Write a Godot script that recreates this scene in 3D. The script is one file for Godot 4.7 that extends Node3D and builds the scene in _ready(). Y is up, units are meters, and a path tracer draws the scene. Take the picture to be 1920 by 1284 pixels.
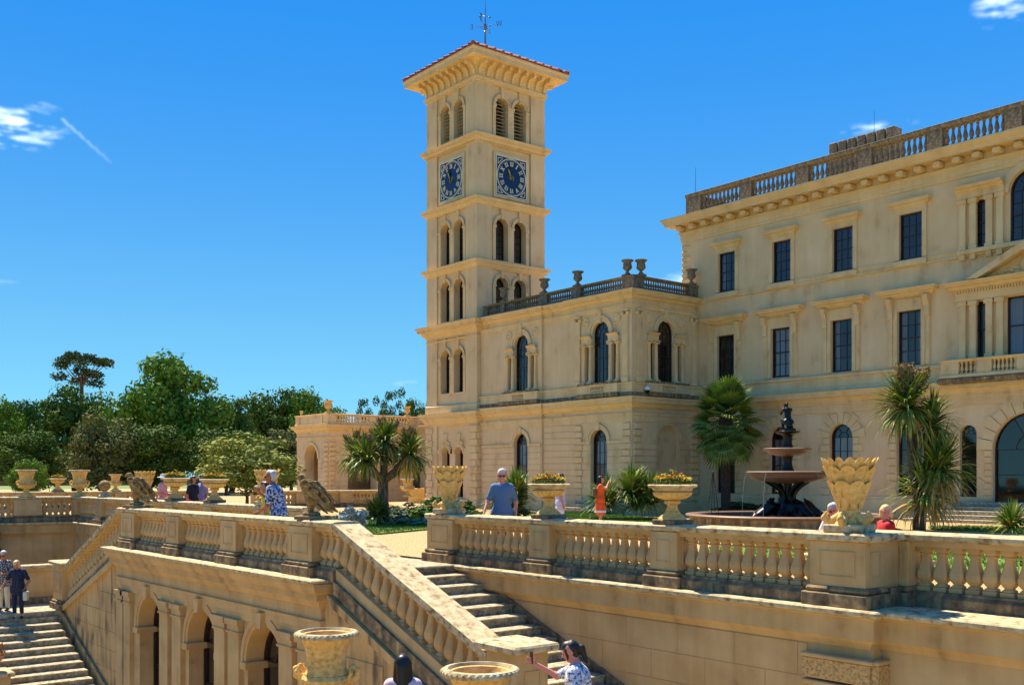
extends Node3D
# House axes: a point is given as p (along the fronts, away from the viewer), q (into the house), y (up); the eye stands over the origin.

var M := {}
var used := {}
var cache := {}
var rng := RandomNumberGenerator.new()
const FRONT := Basis.IDENTITY
const SIDE := Basis(Vector3(0, 0, -1), Vector3(0, 1, 0), Vector3(1, 0, 0))
const BACK := Basis(Vector3(-1, 0, 0), Vector3(0, 1, 0), Vector3(0, 0, -1))
const FARSIDE := Basis(Vector3(0, 0, 1), Vector3(0, 1, 0), Vector3(-1, 0, 0))

func W(p: float, q: float, y: float) -> Vector3: return Vector3(-p, y, -q)
func T(b: Basis, o: Vector3) -> Transform3D: return Transform3D(b, o)
func at(x: float, y: float, z: float) -> Transform3D: return Transform3D(Basis.IDENTITY, Vector3(x, y, z))

# ---------- a mesh under construction ----------
class B:
	var v := PackedVector3Array()
	var n := PackedVector3Array()
	var c := PackedColorArray()
	var xf := Transform3D.IDENTITY
	var col := Color.WHITE
	var tinted := false
	func tri(a: Vector3, b: Vector3, d: Vector3) -> void:      # counter-clockwise seen from outside
		a = xf * a; b = xf * b; d = xf * d
		var m := (b - a).cross(d - a)
		if m.length_squared() < 1e-16: return
		m = m.normalized()
		v.append(a); v.append(d); v.append(b)
		n.append(m); n.append(m); n.append(m)
		if tinted:
			c.append(col); c.append(col); c.append(col)
	func quad(a: Vector3, b: Vector3, d: Vector3, e: Vector3) -> void:
		tri(a, b, d); tri(a, d, e)
	func stri(a: Vector3, b: Vector3, d: Vector3, na: Vector3, nb: Vector3, nd: Vector3) -> void:
		a = xf * a; b = xf * b; d = xf * d
		if (b - a).cross(d - a).length_squared() < 1e-16: return
		v.append(a); v.append(d); v.append(b)
		n.append((xf.basis * na).normalized()); n.append((xf.basis * nd).normalized()); n.append((xf.basis * nb).normalized())
		if tinted:
			c.append(col); c.append(col); c.append(col)
	func box(o: Vector3, s: Vector3, e := 0.0) -> void:         # o: centre, s: size, e: chamfer
		var h := s * 0.5
		if e <= 0.0:
			for k in 3:
				for g in [-1.0, 1.0]:
					var a := Vector3.ZERO; a[k] = g
					var b := Vector3.ZERO; b[(k + 1) % 3] = 1.0
					var d := Vector3.ZERO; d[(k + 2) % 3] = 1.0
					if g < 0.0:
						var t := b; b = d; d = t
					quad(o + (a - b - d) * h, o + (a + b - d) * h, o + (a + b + d) * h, o + (a - b + d) * h)
			return
		e = minf(e, minf(h.x, minf(h.y, h.z)) * 0.9)
		var i := h - Vector3(e, e, e)
		for k in 3:
			var k1 := (k + 1) % 3
			var k2 := (k + 2) % 3
			for g in [-1.0, 1.0]:
				var q := []
				for w in [[-1, -1], [1, -1], [1, 1], [-1, 1]]:
					var r := Vector3.ZERO
					r[k] = g * h[k]; r[k1] = w[0] * i[k1]; r[k2] = w[1] * i[k2]
					q.append(o + r)
				if g < 0.0: q.reverse()
				quad(q[0], q[1], q[2], q[3])
			for g1 in [-1.0, 1.0]:                                # edge strips along axis k
				for g2 in [-1.0, 1.0]:
					var a0 := Vector3.ZERO
					a0[k1] = g1 * h[k1]; a0[k2] = g2 * i[k2]
					var b0 := Vector3.ZERO
					b0[k1] = g1 * i[k1]; b0[k2] = g2 * h[k2]
					var l := Vector3.ZERO; l[k] = i[k]
					var q2 := [o + a0 - l, o + a0 + l, o + b0 + l, o + b0 - l]
					if g1 * g2 > 0.0: q2.reverse()
					quad(q2[0], q2[1], q2[2], q2[3])
		for gx in [-1.0, 1.0]:
			for gy in [-1.0, 1.0]:
				for gz in [-1.0, 1.0]:
					var a1 := o + Vector3(gx * h.x, gy * i.y, gz * i.z)
					var b1 := o + Vector3(gx * i.x, gy * h.y, gz * i.z)
					var c1 := o + Vector3(gx * i.x, gy * i.y, gz * h.z)
					if gx * gy * gz > 0.0: tri(a1, b1, c1)
					else: tri(a1, c1, b1)
	func bx(x0: float, x1: float, y0: float, y1: float, z0: float, z1: float, e := 0.0) -> void:
		box(Vector3(x0 + x1, y0 + y1, z0 + z1) * 0.5, Vector3(absf(x1 - x0), absf(y1 - y0), absf(z1 - z0)), e)
	func lathe(pr: Array, segs: int, o := Vector3.ZERO, wob := 0.0, lobes := 0) -> void:  # pr: Vector2(radius, height) upwards
		var m := pr.size()
		var rn := []
		for j in m - 1:
			var t: Vector2 = pr[j + 1] - pr[j]
			rn.append(Vector2(t.y, -t.x).normalized())
		for j in m - 1:
			var n0: Vector2 = rn[j]
			var n1: Vector2 = rn[j]
			if j > 0 and rn[j - 1].dot(rn[j]) > 0.7: n0 = (rn[j - 1] + rn[j]).normalized()
			if j < m - 2 and rn[j + 1].dot(rn[j]) > 0.7: n1 = (rn[j + 1] + rn[j]).normalized()
			for i in segs:
				var a := TAU * i / segs
				var b := TAU * (i + 1) / segs
				var ka := 1.0 + (wob * cos(a * lobes) if lobes > 0 else 0.0)
				var kb := 1.0 + (wob * cos(b * lobes) if lobes > 0 else 0.0)
				var da := Vector3(sin(a), 0, cos(a))
				var db := Vector3(sin(b), 0, cos(b))
				var p0: Vector3 = o + da * pr[j].x * ka + Vector3(0, pr[j].y, 0)
				var p1: Vector3 = o + db * pr[j].x * kb + Vector3(0, pr[j].y, 0)
				var p2: Vector3 = o + db * pr[j + 1].x * kb + Vector3(0, pr[j + 1].y, 0)
				var p3: Vector3 = o + da * pr[j + 1].x * ka + Vector3(0, pr[j + 1].y, 0)
				if lobes > 0 and wob > 0.0:
					quad(p0, p1, p2, p3)
				else:
					stri(p0, p1, p2, da * n0.x + Vector3(0, n0.y, 0), db * n0.x + Vector3(0, n0.y, 0), db * n1.x + Vector3(0, n1.y, 0))
					stri(p0, p2, p3, da * n0.x + Vector3(0, n0.y, 0), db * n1.x + Vector3(0, n1.y, 0), da * n1.x + Vector3(0, n1.y, 0))
	func sweep(path: Array, pr: Array, closed := false, capped := true) -> void:  # path runs so that outside is to its right hand; pr: Vector2(out, up) from the bottom upwards
		var m := path.size()
		var off := []
		for i in m:
			var dp: Vector3
			var dn: Vector3
			if closed or (i > 0 and i < m - 1):
				dp = (path[i] - path[(i + m - 1) % m]); dn = (path[(i + 1) % m] - path[i])
			elif i == 0:
				dn = path[1] - path[0]; dp = dn
			else:
				dp = path[i] - path[i - 1]; dn = dp
			dp.y = 0; dn.y = 0
			var op := dp.normalized().cross(Vector3.UP)
			var on := dn.normalized().cross(Vector3.UP)
			var mt := (op + on).normalized()
			off.append(mt / maxf(mt.dot(op), 0.2))
		for i in (m if closed else m - 1):
			var k := (i + 1) % m
			for j in pr.size() - 1:
				quad(path[i] + off[i] * pr[j].x + Vector3(0, pr[j].y, 0), path[k] + off[k] * pr[j].x + Vector3(0, pr[j].y, 0),
					path[k] + off[k] * pr[j + 1].x + Vector3(0, pr[j + 1].y, 0), path[i] + off[i] * pr[j + 1].x + Vector3(0, pr[j + 1].y, 0))
		if not closed and capped:
			var ids := Geometry2D.triangulate_polygon(PackedVector2Array(pr))
			for e in [0, m - 1]:
				for t in range(0, ids.size(), 3):
					var q := []
					for s in 3: q.append(path[e] + off[e] * pr[ids[t + s]].x + Vector3(0, pr[ids[t + s]].y, 0))
					var d: Vector3 = (path[1] - path[0]) if e == 0 else (path[m - 2] - path[m - 1])
					if (q[1] - q[0]).cross(q[2] - q[0]).dot(d) > 0: q.reverse()
					tri(q[0], q[1], q[2])
	# a wall in the plane z = 0 with openings [x, half width, bottom, springing or top, arched, depth]; outside is +z
	func wall(x0: float, x1: float, y0: float, y1: float, ops: Array) -> void:
		var x := x0
		for o in ops:
			var l: float = o[0] - o[1]
			var r: float = o[0] + o[1]
			quad(Vector3(x, y0, 0), Vector3(l, y0, 0), Vector3(l, y1, 0), Vector3(x, y1, 0))
			if o[2] > y0: quad(Vector3(l, y0, 0), Vector3(r, y0, 0), Vector3(r, o[2], 0), Vector3(l, o[2], 0))
			var d: float = -o[5]
			quad(Vector3(l, o[2], 0), Vector3(l, o[2], d), Vector3(l, o[3], d), Vector3(l, o[3], 0))
			quad(Vector3(r, o[2], d), Vector3(r, o[2], 0), Vector3(r, o[3], 0), Vector3(r, o[3], d))
			quad(Vector3(l, o[2], 0), Vector3(r, o[2], 0), Vector3(r, o[2], d), Vector3(l, o[2], d))
			if o[4]:
				var k := 16
				for i in k:
					var a := PI - PI * i / k
					var b := PI - PI * (i + 1) / k
					var pa := Vector3(o[0] + cos(a) * o[1], o[3] + sin(a) * o[1], 0)
					var pb := Vector3(o[0] + cos(b) * o[1], o[3] + sin(b) * o[1], 0)
					quad(pa, pb, Vector3(pb.x, y1, 0), Vector3(pa.x, y1, 0))
					var z := Vector3(0, 0, d)
					stri(pa, pb + z, pb, Vector3(-cos(a), -sin(a), 0), Vector3(-cos(b), -sin(b), 0), Vector3(-cos(b), -sin(b), 0))
					stri(pa, pa + z, pb + z, Vector3(-cos(a), -sin(a), 0), Vector3(-cos(a), -sin(a), 0), Vector3(-cos(b), -sin(b), 0))
			else:
				quad(Vector3(l, o[3], 0), Vector3(r, o[3], 0), Vector3(r, y1, 0), Vector3(l, y1, 0))
				quad(Vector3(l, o[3], d), Vector3(r, o[3], d), Vector3(r, o[3], 0), Vector3(l, o[3], 0))
			x = r
		quad(Vector3(x, y0, 0), Vector3(x1, y0, 0), Vector3(x1, y1, 0), Vector3(x, y1, 0))
	# half ring round an arch, between radii, from z0 to z1
	func ring(cx: float, cy: float, r0: float, r1: float, z0: float, z1: float, a0 := 0.0, a1 := PI, k := 18) -> void:
		for i in k:
			var a := a1 - (a1 - a0) * i / k
			var b := a1 - (a1 - a0) * (i + 1) / k
			var da := Vector3(cos(a), sin(a), 0)
			var db := Vector3(cos(b), sin(b), 0)
			var o := Vector3(cx, cy, 0)
			var f := Vector3(0, 0, z1)
			var g := Vector3(0, 0, z0)
			quad(o + da * r0 + f, o + db * r0 + f, o + db * r1 + f, o + da * r1 + f)
			stri(o + da * r1 + f, o + db * r1 + f, o + db * r1 + g, da, db, db)
			stri(o + da * r1 + f, o + db * r1 + g, o + da * r1 + g, da, db, da)
			stri(o + da * r0 + g, o + db * r0 + g, o + db * r0 + f, -da, -db, -db)
			stri(o + da * r0 + g, o + db * r0 + f, o + da * r0 + f, -da, -db, -da)
			if i == 0 and a1 - a0 < TAU - 0.01: quad(o + da * r0 + g, o + da * r0 + f, o + da * r1 + f, o + da * r1 + g)
			if i == k - 1 and a1 - a0 < TAU - 0.01: quad(o + db * r0 + f, o + db * r0 + g, o + db * r1 + g, o + db * r1 + f)
	# a prism: outline counter-clockwise in x and y, from z0 to z1
	func prism(pts: Array, z0: float, z1: float) -> void:
		var ids := Geometry2D.triangulate_polygon(PackedVector2Array(pts))
		for t in range(0, ids.size(), 3):
			var a: Vector2 = pts[ids[t]]
			var b: Vector2 = pts[ids[t + 1]]
			var d: Vector2 = pts[ids[t + 2]]
			if (b - a).cross(d - a) < 0:
				var w := b; b = d; d = w
			tri(Vector3(a.x, a.y, z1), Vector3(b.x, b.y, z1), Vector3(d.x, d.y, z1))
			tri(Vector3(a.x, a.y, z0), Vector3(d.x, d.y, z0), Vector3(b.x, b.y, z0))
		for i in pts.size():
			var a2: Vector2 = pts[i]
			var b2: Vector2 = pts[(i + 1) % pts.size()]
			quad(Vector3(a2.x, a2.y, z0), Vector3(b2.x, b2.y, z0), Vector3(b2.x, b2.y, z1), Vector3(a2.x, a2.y, z1))
	func tube(pts: Array, r0: float, r1: float, segs := 8) -> void:
		var m := pts.size()
		var u := Vector3.RIGHT
		var rows := []
		for i in m:
			var d: Vector3 = (pts[mini(i + 1, m - 1)] - pts[maxi(i - 1, 0)]).normalized()
			u = u - d * u.dot(d)
			if u.length() < 0.05: u = Vector3.FORWARD - d * Vector3.FORWARD.dot(d)
			u = u.normalized()
			var w := d.cross(u)
			var r := lerpf(r0, r1, float(i) / (m - 1))
			var row := []
			for s in segs:
				var a := TAU * s / segs
				row.append([pts[i] + (u * cos(a) + w * sin(a)) * r, u * cos(a) + w * sin(a)])
			rows.append(row)
		for i in m - 1:
			for s in segs:
				var t := (s + 1) % segs
				var a: Array = rows[i][s]; var b: Array = rows[i][t]; var d: Array = rows[i + 1][t]; var e: Array = rows[i + 1][s]
				stri(a[0], b[0], d[0], a[1], b[1], d[1]); stri(a[0], d[0], e[0], a[1], d[1], e[1])
		for e in [0, m - 1]:
			for s in range(1, segs - 1):
				if e == 0: tri(rows[0][0][0], rows[0][s + 1][0], rows[0][s][0])
				else: tri(rows[e][0][0], rows[e][s][0], rows[e][s + 1][0])
	func ball(o: Vector3, r: Vector3, k := 8) -> void:
		for i in k:
			for j in 2 * k:
				var q := []
				for w in [[0, 0], [0, 1], [1, 1], [1, 0]]:
					var t: float = -PI / 2 + PI * (i + w[0]) / k
					var f: float = TAU * (j + w[1]) / (2 * k)
					q.append(Vector3(cos(t) * sin(f), sin(t), cos(t) * cos(f)))
				stri(o + q[0] * r, o + q[1] * r, o + q[2] * r, q[0] / r, q[1] / r, q[2] / r)
				stri(o + q[0] * r, o + q[2] * r, o + q[3] * r, q[0] / r, q[2] / r, q[3] / r)
	func mesh() -> ArrayMesh:
		var a := []
		a.resize(Mesh.ARRAY_MAX)
		a[Mesh.ARRAY_VERTEX] = v; a[Mesh.ARRAY_NORMAL] = n
		if tinted: a[Mesh.ARRAY_COLOR] = c
		var m := ArrayMesh.new()
		m.add_surface_from_arrays(Mesh.PRIMITIVE_TRIANGLES, a)
		return m

# ---------- nodes ----------
func numbered(called: String) -> String:
	var k: int = used.get(called, 0)
	used[called] = k + 1
	return called if k == 0 else "%s_%03d" % [called, k]

func thing(called: String, label: String, category: String, x := Transform3D.IDENTITY, group := "") -> Node3D:
	var o := Node3D.new()
	o.name = numbered(called)
	add_child(o)
	o.transform = x
	o.set_meta("label", label); o.set_meta("category", category)
	if group: o.set_meta("group", group)
	return o

func hang(called: String, parent: Node3D, x := Transform3D.IDENTITY) -> Node3D:
	var o := Node3D.new()
	o.name = called
	parent.add_child(o, true)
	o.transform = x
	return o

func put(called: String, mesh: Mesh, m: String, parent: Node3D, x := Transform3D.IDENTITY) -> MeshInstance3D:
	var o := MeshInstance3D.new()
	o.name = called
	o.mesh = mesh
	o.material_override = M[m]
	parent.add_child(o, true)
	o.transform = x
	return o

func structure(called: String, mesh: Mesh, m: String, label := "") -> MeshInstance3D:
	var o := put(called, mesh, m, self)
	o.set_meta("kind", "structure")
	if label: o.set_meta("label", label)
	return o

func copy(o: Node3D, called: String, label: String, x: Transform3D) -> Node3D:
	var r: Node3D = o.duplicate()
	r.name = numbered(called)
	add_child(r)
	r.transform = x
	r.set_meta("label", label)
	return r

# ---------- materials ----------
func noise(size: int, sd: int, freq: float, oct: int, kind := FastNoiseLite.TYPE_SIMPLEX_SMOOTH, tall := 1.0) -> PackedByteArray:
	var f := FastNoiseLite.new()
	f.seed = sd; f.frequency = freq; f.noise_type = kind
	f.fractal_type = FastNoiseLite.FRACTAL_FBM; f.fractal_octaves = oct
	var im := f.get_seamless_image(size, int(size / tall))
	if tall != 1.0: im.resize(size, size, Image.INTERPOLATE_CUBIC)
	im.convert(Image.FORMAT_L8)
	return im.get_data()

func ramp(cols: Array) -> PackedByteArray:      # [[position, Color sRGB], ...]
	var g := PackedByteArray()
	g.resize(768)
	for i in 256:
		var t := i / 255.0
		var k := 0
		while k < cols.size() - 2 and t > cols[k + 1][0]: k += 1
		var c: Color = cols[k][1].lerp(cols[k + 1][1], clampf((t - cols[k][0]) / (cols[k + 1][0] - cols[k][0]), 0, 1))
		g[i * 3] = int(c.r * 255); g[i * 3 + 1] = int(c.g * 255); g[i * 3 + 2] = int(c.b * 255)
	return g

func tex(size: int, layers: Array, cols: Array) -> ImageTexture:   # layers: [bytes, weight]
	var g := ramp(cols)
	var out := PackedByteArray()
	out.resize(size * size * 3)
	var a: PackedByteArray = layers[0][0]
	var wa: float = layers[0][1]
	var b: PackedByteArray = layers[1][0]
	var wb: float = layers[1][1]
	for i in size * size:
		var t := clampi(int(127.5 + (a[i] - 127.5) * wa + (b[i] - 127.5) * wb), 0, 255) * 3
		out[i * 3] = g[t]; out[i * 3 + 1] = g[t + 1]; out[i * 3 + 2] = g[t + 2]
	return ImageTexture.create_from_image(Image.create_from_data(size, size, false, Image.FORMAT_RGB8, out))

func gray(size: int, b: PackedByteArray) -> ImageTexture:
	return ImageTexture.create_from_image(Image.create_from_data(size, size, false, Image.FORMAT_L8, b))

func plain(called: String, c: Color, rough := 0.8, metal := 0.0) -> StandardMaterial3D:
	var m := StandardMaterial3D.new()
	m.albedo_color = c; m.roughness = rough; m.metallic = metal
	M[called] = m
	return m

func woven(called: String, t: Texture2D, tile: float, rough := 0.9, bump: Texture2D = null, cm := 0.0) -> StandardMaterial3D:
	var m := StandardMaterial3D.new()
	m.albedo_texture = t; m.roughness = rough
	m.uv1_triplanar = true; m.uv1_world_triplanar = true
	m.uv1_scale = Vector3.ONE / tile
	if bump:
		m.heightmap_enabled = true; m.heightmap_texture = bump; m.heightmap_scale = cm
	M[called] = m
	return m

func leafy(called: String, c: Color, back: Color, rough := 0.5) -> void:
	var m := plain(called, c, rough)
	m.vertex_color_use_as_albedo = true
	m.metallic_specular = 0.25
	m.backlight_enabled = true; m.backlight = back
	m.cull_mode = BaseMaterial3D.CULL_DISABLED

func sky_and_light() -> void:
	var cam := Camera3D.new()
	cam.name = "camera"
	add_child(cam)
	cam.position = Vector3(0, 1.62, 0)
	cam.look_at_from_position(cam.position, cam.position + Vector3(-0.77989, 0, -0.62591))
	cam.near = 0.1; cam.far = 2000.0
	cam.projection = Camera3D.PROJECTION_FRUSTUM
	cam.size = 2.0 * 0.1 * 642.0 / 1950.0
	cam.frustum_offset = Vector2(0, 0.1 * 253.0 / 1950.0)
	cam.current = true
	var sm := ProceduralSkyMaterial.new()
	sm.sky_top_color = Color(0.003, 0.12, 0.41).linear_to_srgb()
	sm.sky_horizon_color = Color(0.16, 0.41, 0.48).linear_to_srgb()
	sm.sky_curve = 0.12
	sm.ground_bottom_color = Color(0.16, 0.15, 0.1); sm.ground_horizon_color = Color(0.42, 0.5, 0.5)
	sm.sun_angle_max = 6.0
	sm.sky_cover = clouds()
	sm.sky_cover_modulate = Color(1, 1, 1, 1)
	var env := Environment.new()
	env.background_mode = Environment.BG_SKY
	env.sky = Sky.new()
	env.sky.sky_material = sm
	env.tonemap_mode = Environment.TONE_MAPPER_LINEAR
	env.tonemap_exposure = 2.2
	env.sdfgi_enabled = true; env.ssao_enabled = true; env.ssil_enabled = true
	var we := WorldEnvironment.new()
	we.name = "environment"
	we.environment = env
	add_child(we)
	var sun := DirectionalLight3D.new()
	sun.name = "sun"
	add_child(sun)
	sun.look_at_from_position(Vector3(-0.5295, 0.848, -0.017) * 50.0, Vector3.ZERO)
	sun.light_color = Color(1.0, 0.94, 0.84)
	sun.light_energy = 1.6
	sun.light_angular_distance = 0.5
	sun.shadow_enabled = true

# wisps of high cloud and one vapour trail, as a transparent sheet over the whole sky
func clouds() -> ImageTexture:
	var w := 4096
	var im := Image.create(w, w / 2, false, Image.FORMAT_RGBA8)
	im.fill(Color(1, 1, 1, 0))
	var f := FastNoiseLite.new()
	f.seed = 5; f.frequency = 0.045; f.fractal_octaves = 5
	var g := FastNoiseLite.new()
	g.seed = 9; g.frequency = 0.11; g.fractal_octaves = 4
	# [azimuth, elevation, half width, half height, strength] in degrees; azimuth is measured from the view axis to the right
	for c in [[-26.2, 16.9, 3.4, 1.25, 0.7], [-24.3, 18.0, 1.0, 0.35, 0.25], [19.2, 17.6, 2.4, 0.42, 0.35], [25.3, 22.5, 1.6, 1.4, 0.5], [8.9, 10.7, 2.0, 0.5, 0.3], [-5.6, 5.1, 1.3, 0.25, 0.2], [-26.2, 9.5, 1.2, 0.2, 0.12],
		[-48.0, 24.0, 5.0, 1.6, 0.5], [47.0, 28.0, 6.0, 2.0, 0.5], [120.0, 30.0, 9.0, 3.0, 0.5], [170.0, 22.0, 8.0, 2.0, 0.5], [-110.0, 34.0, 8.0, 3.0, 0.5], [-150.0, 20.0, 9.0, 2.0, 0.4]]:
		var o := spot(c[0], c[1], w)
		var hw := int(c[2] / 360.0 * w)
		var hh := int(c[3] / 360.0 * w)
		for y in range(-hh, hh + 1):
			for x in range(-hw, hw + 1):
				var r := Vector2(float(x) / hw, float(y) / hh).length()
				if r >= 1.0: continue
				var u := x + y * 1.6
				var t := 0.5 + 0.9 * f.get_noise_2d(u * 0.8 + c[0] * 90.0, y * 3.2 - x * 0.5) + 0.45 * g.get_noise_2d(u * 0.6, y * 4.0 + c[1] * 70.0)
				t = clampf((t - 0.22 - 0.4 * r * r) * 1.25, 0.0, 1.0) * (1.0 - r * r)
				var px := posmod(o.x + x, w)
				var py := o.y + y
				var old := im.get_pixel(px, py)
				im.set_pixel(px, py, Color(1, 1, 1, maxf(old.a, t * c[4])))
	var a := spot(-23.45, 17.55, w)
	var b := spot(-21.1, 15.8, w)
	for i in 401:
		var t := i / 400.0
		var p := Vector2(a).lerp(Vector2(b), t)
		for e in 3:
			if e == 1: im.set_pixel(int(p.x), int(p.y), Color(1, 1, 1, 0.15 * (1.0 - 0.7 * t)))
	return ImageTexture.create_from_image(im)

func spot(az: float, el: float, w: int) -> Vector2i:
	var fwd := Vector3(-0.77989, 0, -0.62591)
	var rgt := Vector3(0.62591, 0, -0.77989)
	var d := fwd * cos(deg_to_rad(az)) + rgt * sin(deg_to_rad(az))
	var u := fposmod(atan2(d.x, -d.z) / TAU, 1.0)
	return Vector2i(int(u * w), int((0.5 - el / 180.0) * w / 2.0))

func paint() -> void:
	var n1 := noise(1024, 1, 0.004, 5)
	var n2 := noise(1024, 2, 0.05, 4)
	var n3 := noise(1024, 3, 0.012, 5, FastNoiseLite.TYPE_SIMPLEX_SMOOTH, 8.0)
	var n4 := noise(1024, 4, 0.02, 5)
	var g4 := gray(1024, n4)
	var g2 := gray(1024, n2)
	var s := func(r, g, b): return Color(r / 255.0, g / 255.0, b / 255.0)
	# cement render: ochre, a little uneven, with run stains
	woven("render", tex(1024, [[n1, 0.65], [n3, 0.5]], [[0.0, s.call(178, 149, 107)], [0.3, s.call(209, 179, 132)], [0.6, s.call(215, 186, 139)], [1.0, s.call(222, 196, 152)]]), 7.0, 0.92, g2, 0.12)
	woven("trim", tex(1024, [[n1, 0.6], [n3, 0.4]], [[0.0, s.call(160, 132, 90)], [0.28, s.call(206, 175, 124)], [0.6, s.call(217, 188, 137)], [1.0, s.call(225, 199, 150)]]), 5.0, 0.92, g2, 0.1)
	woven("ochre", tex(1024, [[n1, 0.6], [n3, 0.4]], [[0.0, s.call(124, 98, 64)], [0.25, s.call(180, 145, 92)], [0.55, s.call(195, 160, 105)], [1.0, s.call(210, 176, 123)]]), 4.0, 0.92, g2, 0.2)
	# weathered stone: cream and brown with grey and black lichen
	woven("lichen", tex(1024, [[n4, 0.8], [n2, 0.35]], [[0.0, s.call(70, 60, 44)], [0.3, s.call(136, 116, 82)], [0.42, s.call(176, 155, 114)], [0.7, s.call(198, 180, 140)], [1.0, s.call(218, 205, 174)]]), 4.0, 0.95, g4, 0.25)
	woven("stained", tex(1024, [[n3, 0.8], [n4, 0.6]], [[0.0, s.call(66, 56, 42)], [0.35, s.call(106, 89, 64)], [0.6, s.call(132, 110, 77)], [0.85, s.call(168, 140, 95)], [1.0, s.call(190, 160, 110)]]), 3.0, 0.95, g4, 0.15)
	woven("roofstone", tex(1024, [[n4, 0.8], [n3, 0.5]], [[0.0, s.call(60, 54, 46)], [0.4, s.call(98, 90, 75)], [0.7, s.call(128, 117, 95)], [1.0, s.call(162, 147, 118)]]), 3.0, 0.95, g4, 0.15)
	woven("stucco_stained", tex(1024, [[n3, 1.1], [n1, 0.6]], [[0.0, s.call(104, 86, 60)], [0.28, s.call(164, 134, 88)], [0.5, s.call(192, 152, 94)], [1.0, s.call(208, 170, 112)]]), 4.0, 0.93, g2, 0.2)
	woven("tread", tex(1024, [[n4, 0.8], [n2, 0.5]], [[0.0, s.call(84, 74, 56)], [0.35, s.call(142, 128, 100)], [0.65, s.call(176, 163, 134)], [1.0, s.call(208, 198, 172)]]), 3.5, 0.9, g4, 0.15)
	woven("pebbles", tex(1024, [[n2, 2.2], [n4, 0.8]], [[0.0, s.call(110, 84, 46)], [0.4, s.call(172, 138, 84)], [0.7, s.call(196, 164, 108)], [1.0, s.call(220, 200, 156)]]), 1.6, 0.95, g2, 1.5)
	woven("lower_gravel", tex(1024, [[n2, 1.6], [n4, 0.8]], [[0.0, s.call(92, 76, 52)], [0.4, s.call(146, 124, 88)], [0.7, s.call(166, 144, 106)], [1.0, s.call(190, 172, 138)]]), 2.0, 0.95)
	woven("turf", tex(1024, [[n2, 1.6], [n4, 0.7]], [[0.0, s.call(44, 66, 16)], [0.45, s.call(88, 122, 30)], [0.75, s.call(120, 152, 44)], [1.0, s.call(160, 178, 72)]]), 2.0, 0.95, g2, 2.5)
	woven("soil", tex(1024, [[n2, 1.6], [n4, 0.7]], [[0.0, s.call(52, 38, 24)], [0.5, s.call(104, 78, 48)], [1.0, s.call(150, 118, 76)]]), 2.0, 0.95, g2, 2.0)
	woven("pasture", tex(1024, [[n1, 1.2], [n4, 0.7]], [[0.0, s.call(62, 84, 30)], [0.5, s.call(96, 118, 44)], [1.0, s.call(136, 144, 70)]]), 14.0, 0.95)
	woven("granite", tex(1024, [[n2, 1.6], [n4, 0.6]], [[0.0, s.call(66, 48, 38)], [0.4, s.call(104, 78, 63)], [0.7, s.call(128, 100, 81)], [1.0, s.call(160, 134, 112)]]), 1.2, 0.45)
	woven("bark", tex(1024, [[n3, 1.6], [n2, 0.8]], [[0.0, s.call(40, 32, 26)], [0.5, s.call(92, 78, 62)], [1.0, s.call(142, 126, 104)]]), 1.0, 0.95, g2, 2.0)
	woven("terracotta", tex(1024, [[n2, 1.0], [n1, 0.8]], [[0.0, s.call(96, 44, 34)], [0.5, s.call(142, 70, 52)], [1.0, s.call(176, 104, 80)]]), 1.0, 0.85)
	woven("vermiculate", tex(1024, [[n4, 1.4], [n2, 0.8]], [[0.0, s.call(150, 116, 68)], [0.4, s.call(192, 152, 92)], [1.0, s.call(212, 174, 112)]]), 1.2, 0.95, g4, 1.6)
	woven("carved", tex(1024, [[n4, 1.1], [n1, 0.6]], [[0.0, s.call(150, 116, 62)], [0.35, s.call(204, 162, 88)], [0.7, s.call(222, 182, 106)], [1.0, s.call(232, 202, 140)]]), 1.5, 0.9, g2, 0.3)
	woven("eaglestone", tex(1024, [[n4, 1.5], [n2, 0.7]], [[0.0, s.call(84, 64, 34)], [0.35, s.call(128, 100, 54)], [0.7, s.call(150, 120, 68)], [1.0, s.call(184, 154, 98)]]), 2.2, 0.9, g2, 0.1)
	woven("bark_dark", tex(512, [[noise(512, 33, 0.03, 4, FastNoiseLite.TYPE_SIMPLEX_SMOOTH, 6.0), 1.4], [noise(512, 34, 0.08, 3), 0.8]], [[0.0, s.call(20, 16, 12)], [0.5, s.call(52, 40, 30)], [1.0, s.call(98, 80, 58)]]), 0.7, 0.95)
	plain("frame", Color(0.16, 0.075, 0.06), 0.45)
	plain("louvre", Color(0.62, 0.58, 0.5), 0.8)
	var gl := plain("glass", Color(0.05, 0.075, 0.13, 0.42), 0.03)
	gl.transparency = BaseMaterial3D.TRANSPARENCY_ALPHA
	gl.metallic_specular = 1.0
	plain("curtain", Color(0.76, 0.74, 0.78), 0.9)
	plain("bronze", Color(0.10, 0.14, 0.12), 0.35, 0.6)
	plain("darkbronze", Color(0.06, 0.07, 0.065), 0.4, 0.4)
	plain("iron", Color(0.09, 0.09, 0.1), 0.5, 0.3)
	plain("vane", Color(0.45, 0.5, 0.55), 0.4, 0.5)
	plain("enamel", Color(0.02, 0.085, 0.26), 0.35)
	plain("numeral", Color(0.86, 0.85, 0.72), 0.5)
	plain("gilt", Color(0.85, 0.7, 0.3), 0.35, 0.7)
	plain("white", Color(0.85, 0.85, 0.84), 0.5)
	var wt := plain("water", Color(0.04, 0.07, 0.06), 0.05)
	wt.metallic_specular = 0.6
	leafy("leaf", Color.WHITE, Color(0.35, 0.42, 0.12), 0.8)
	leafy("sword", Color.WHITE, Color(0.3, 0.4, 0.1), 0.45)
	leafy("bloom", Color.WHITE, Color(0.2, 0.2, 0.1), 0.7)

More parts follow.
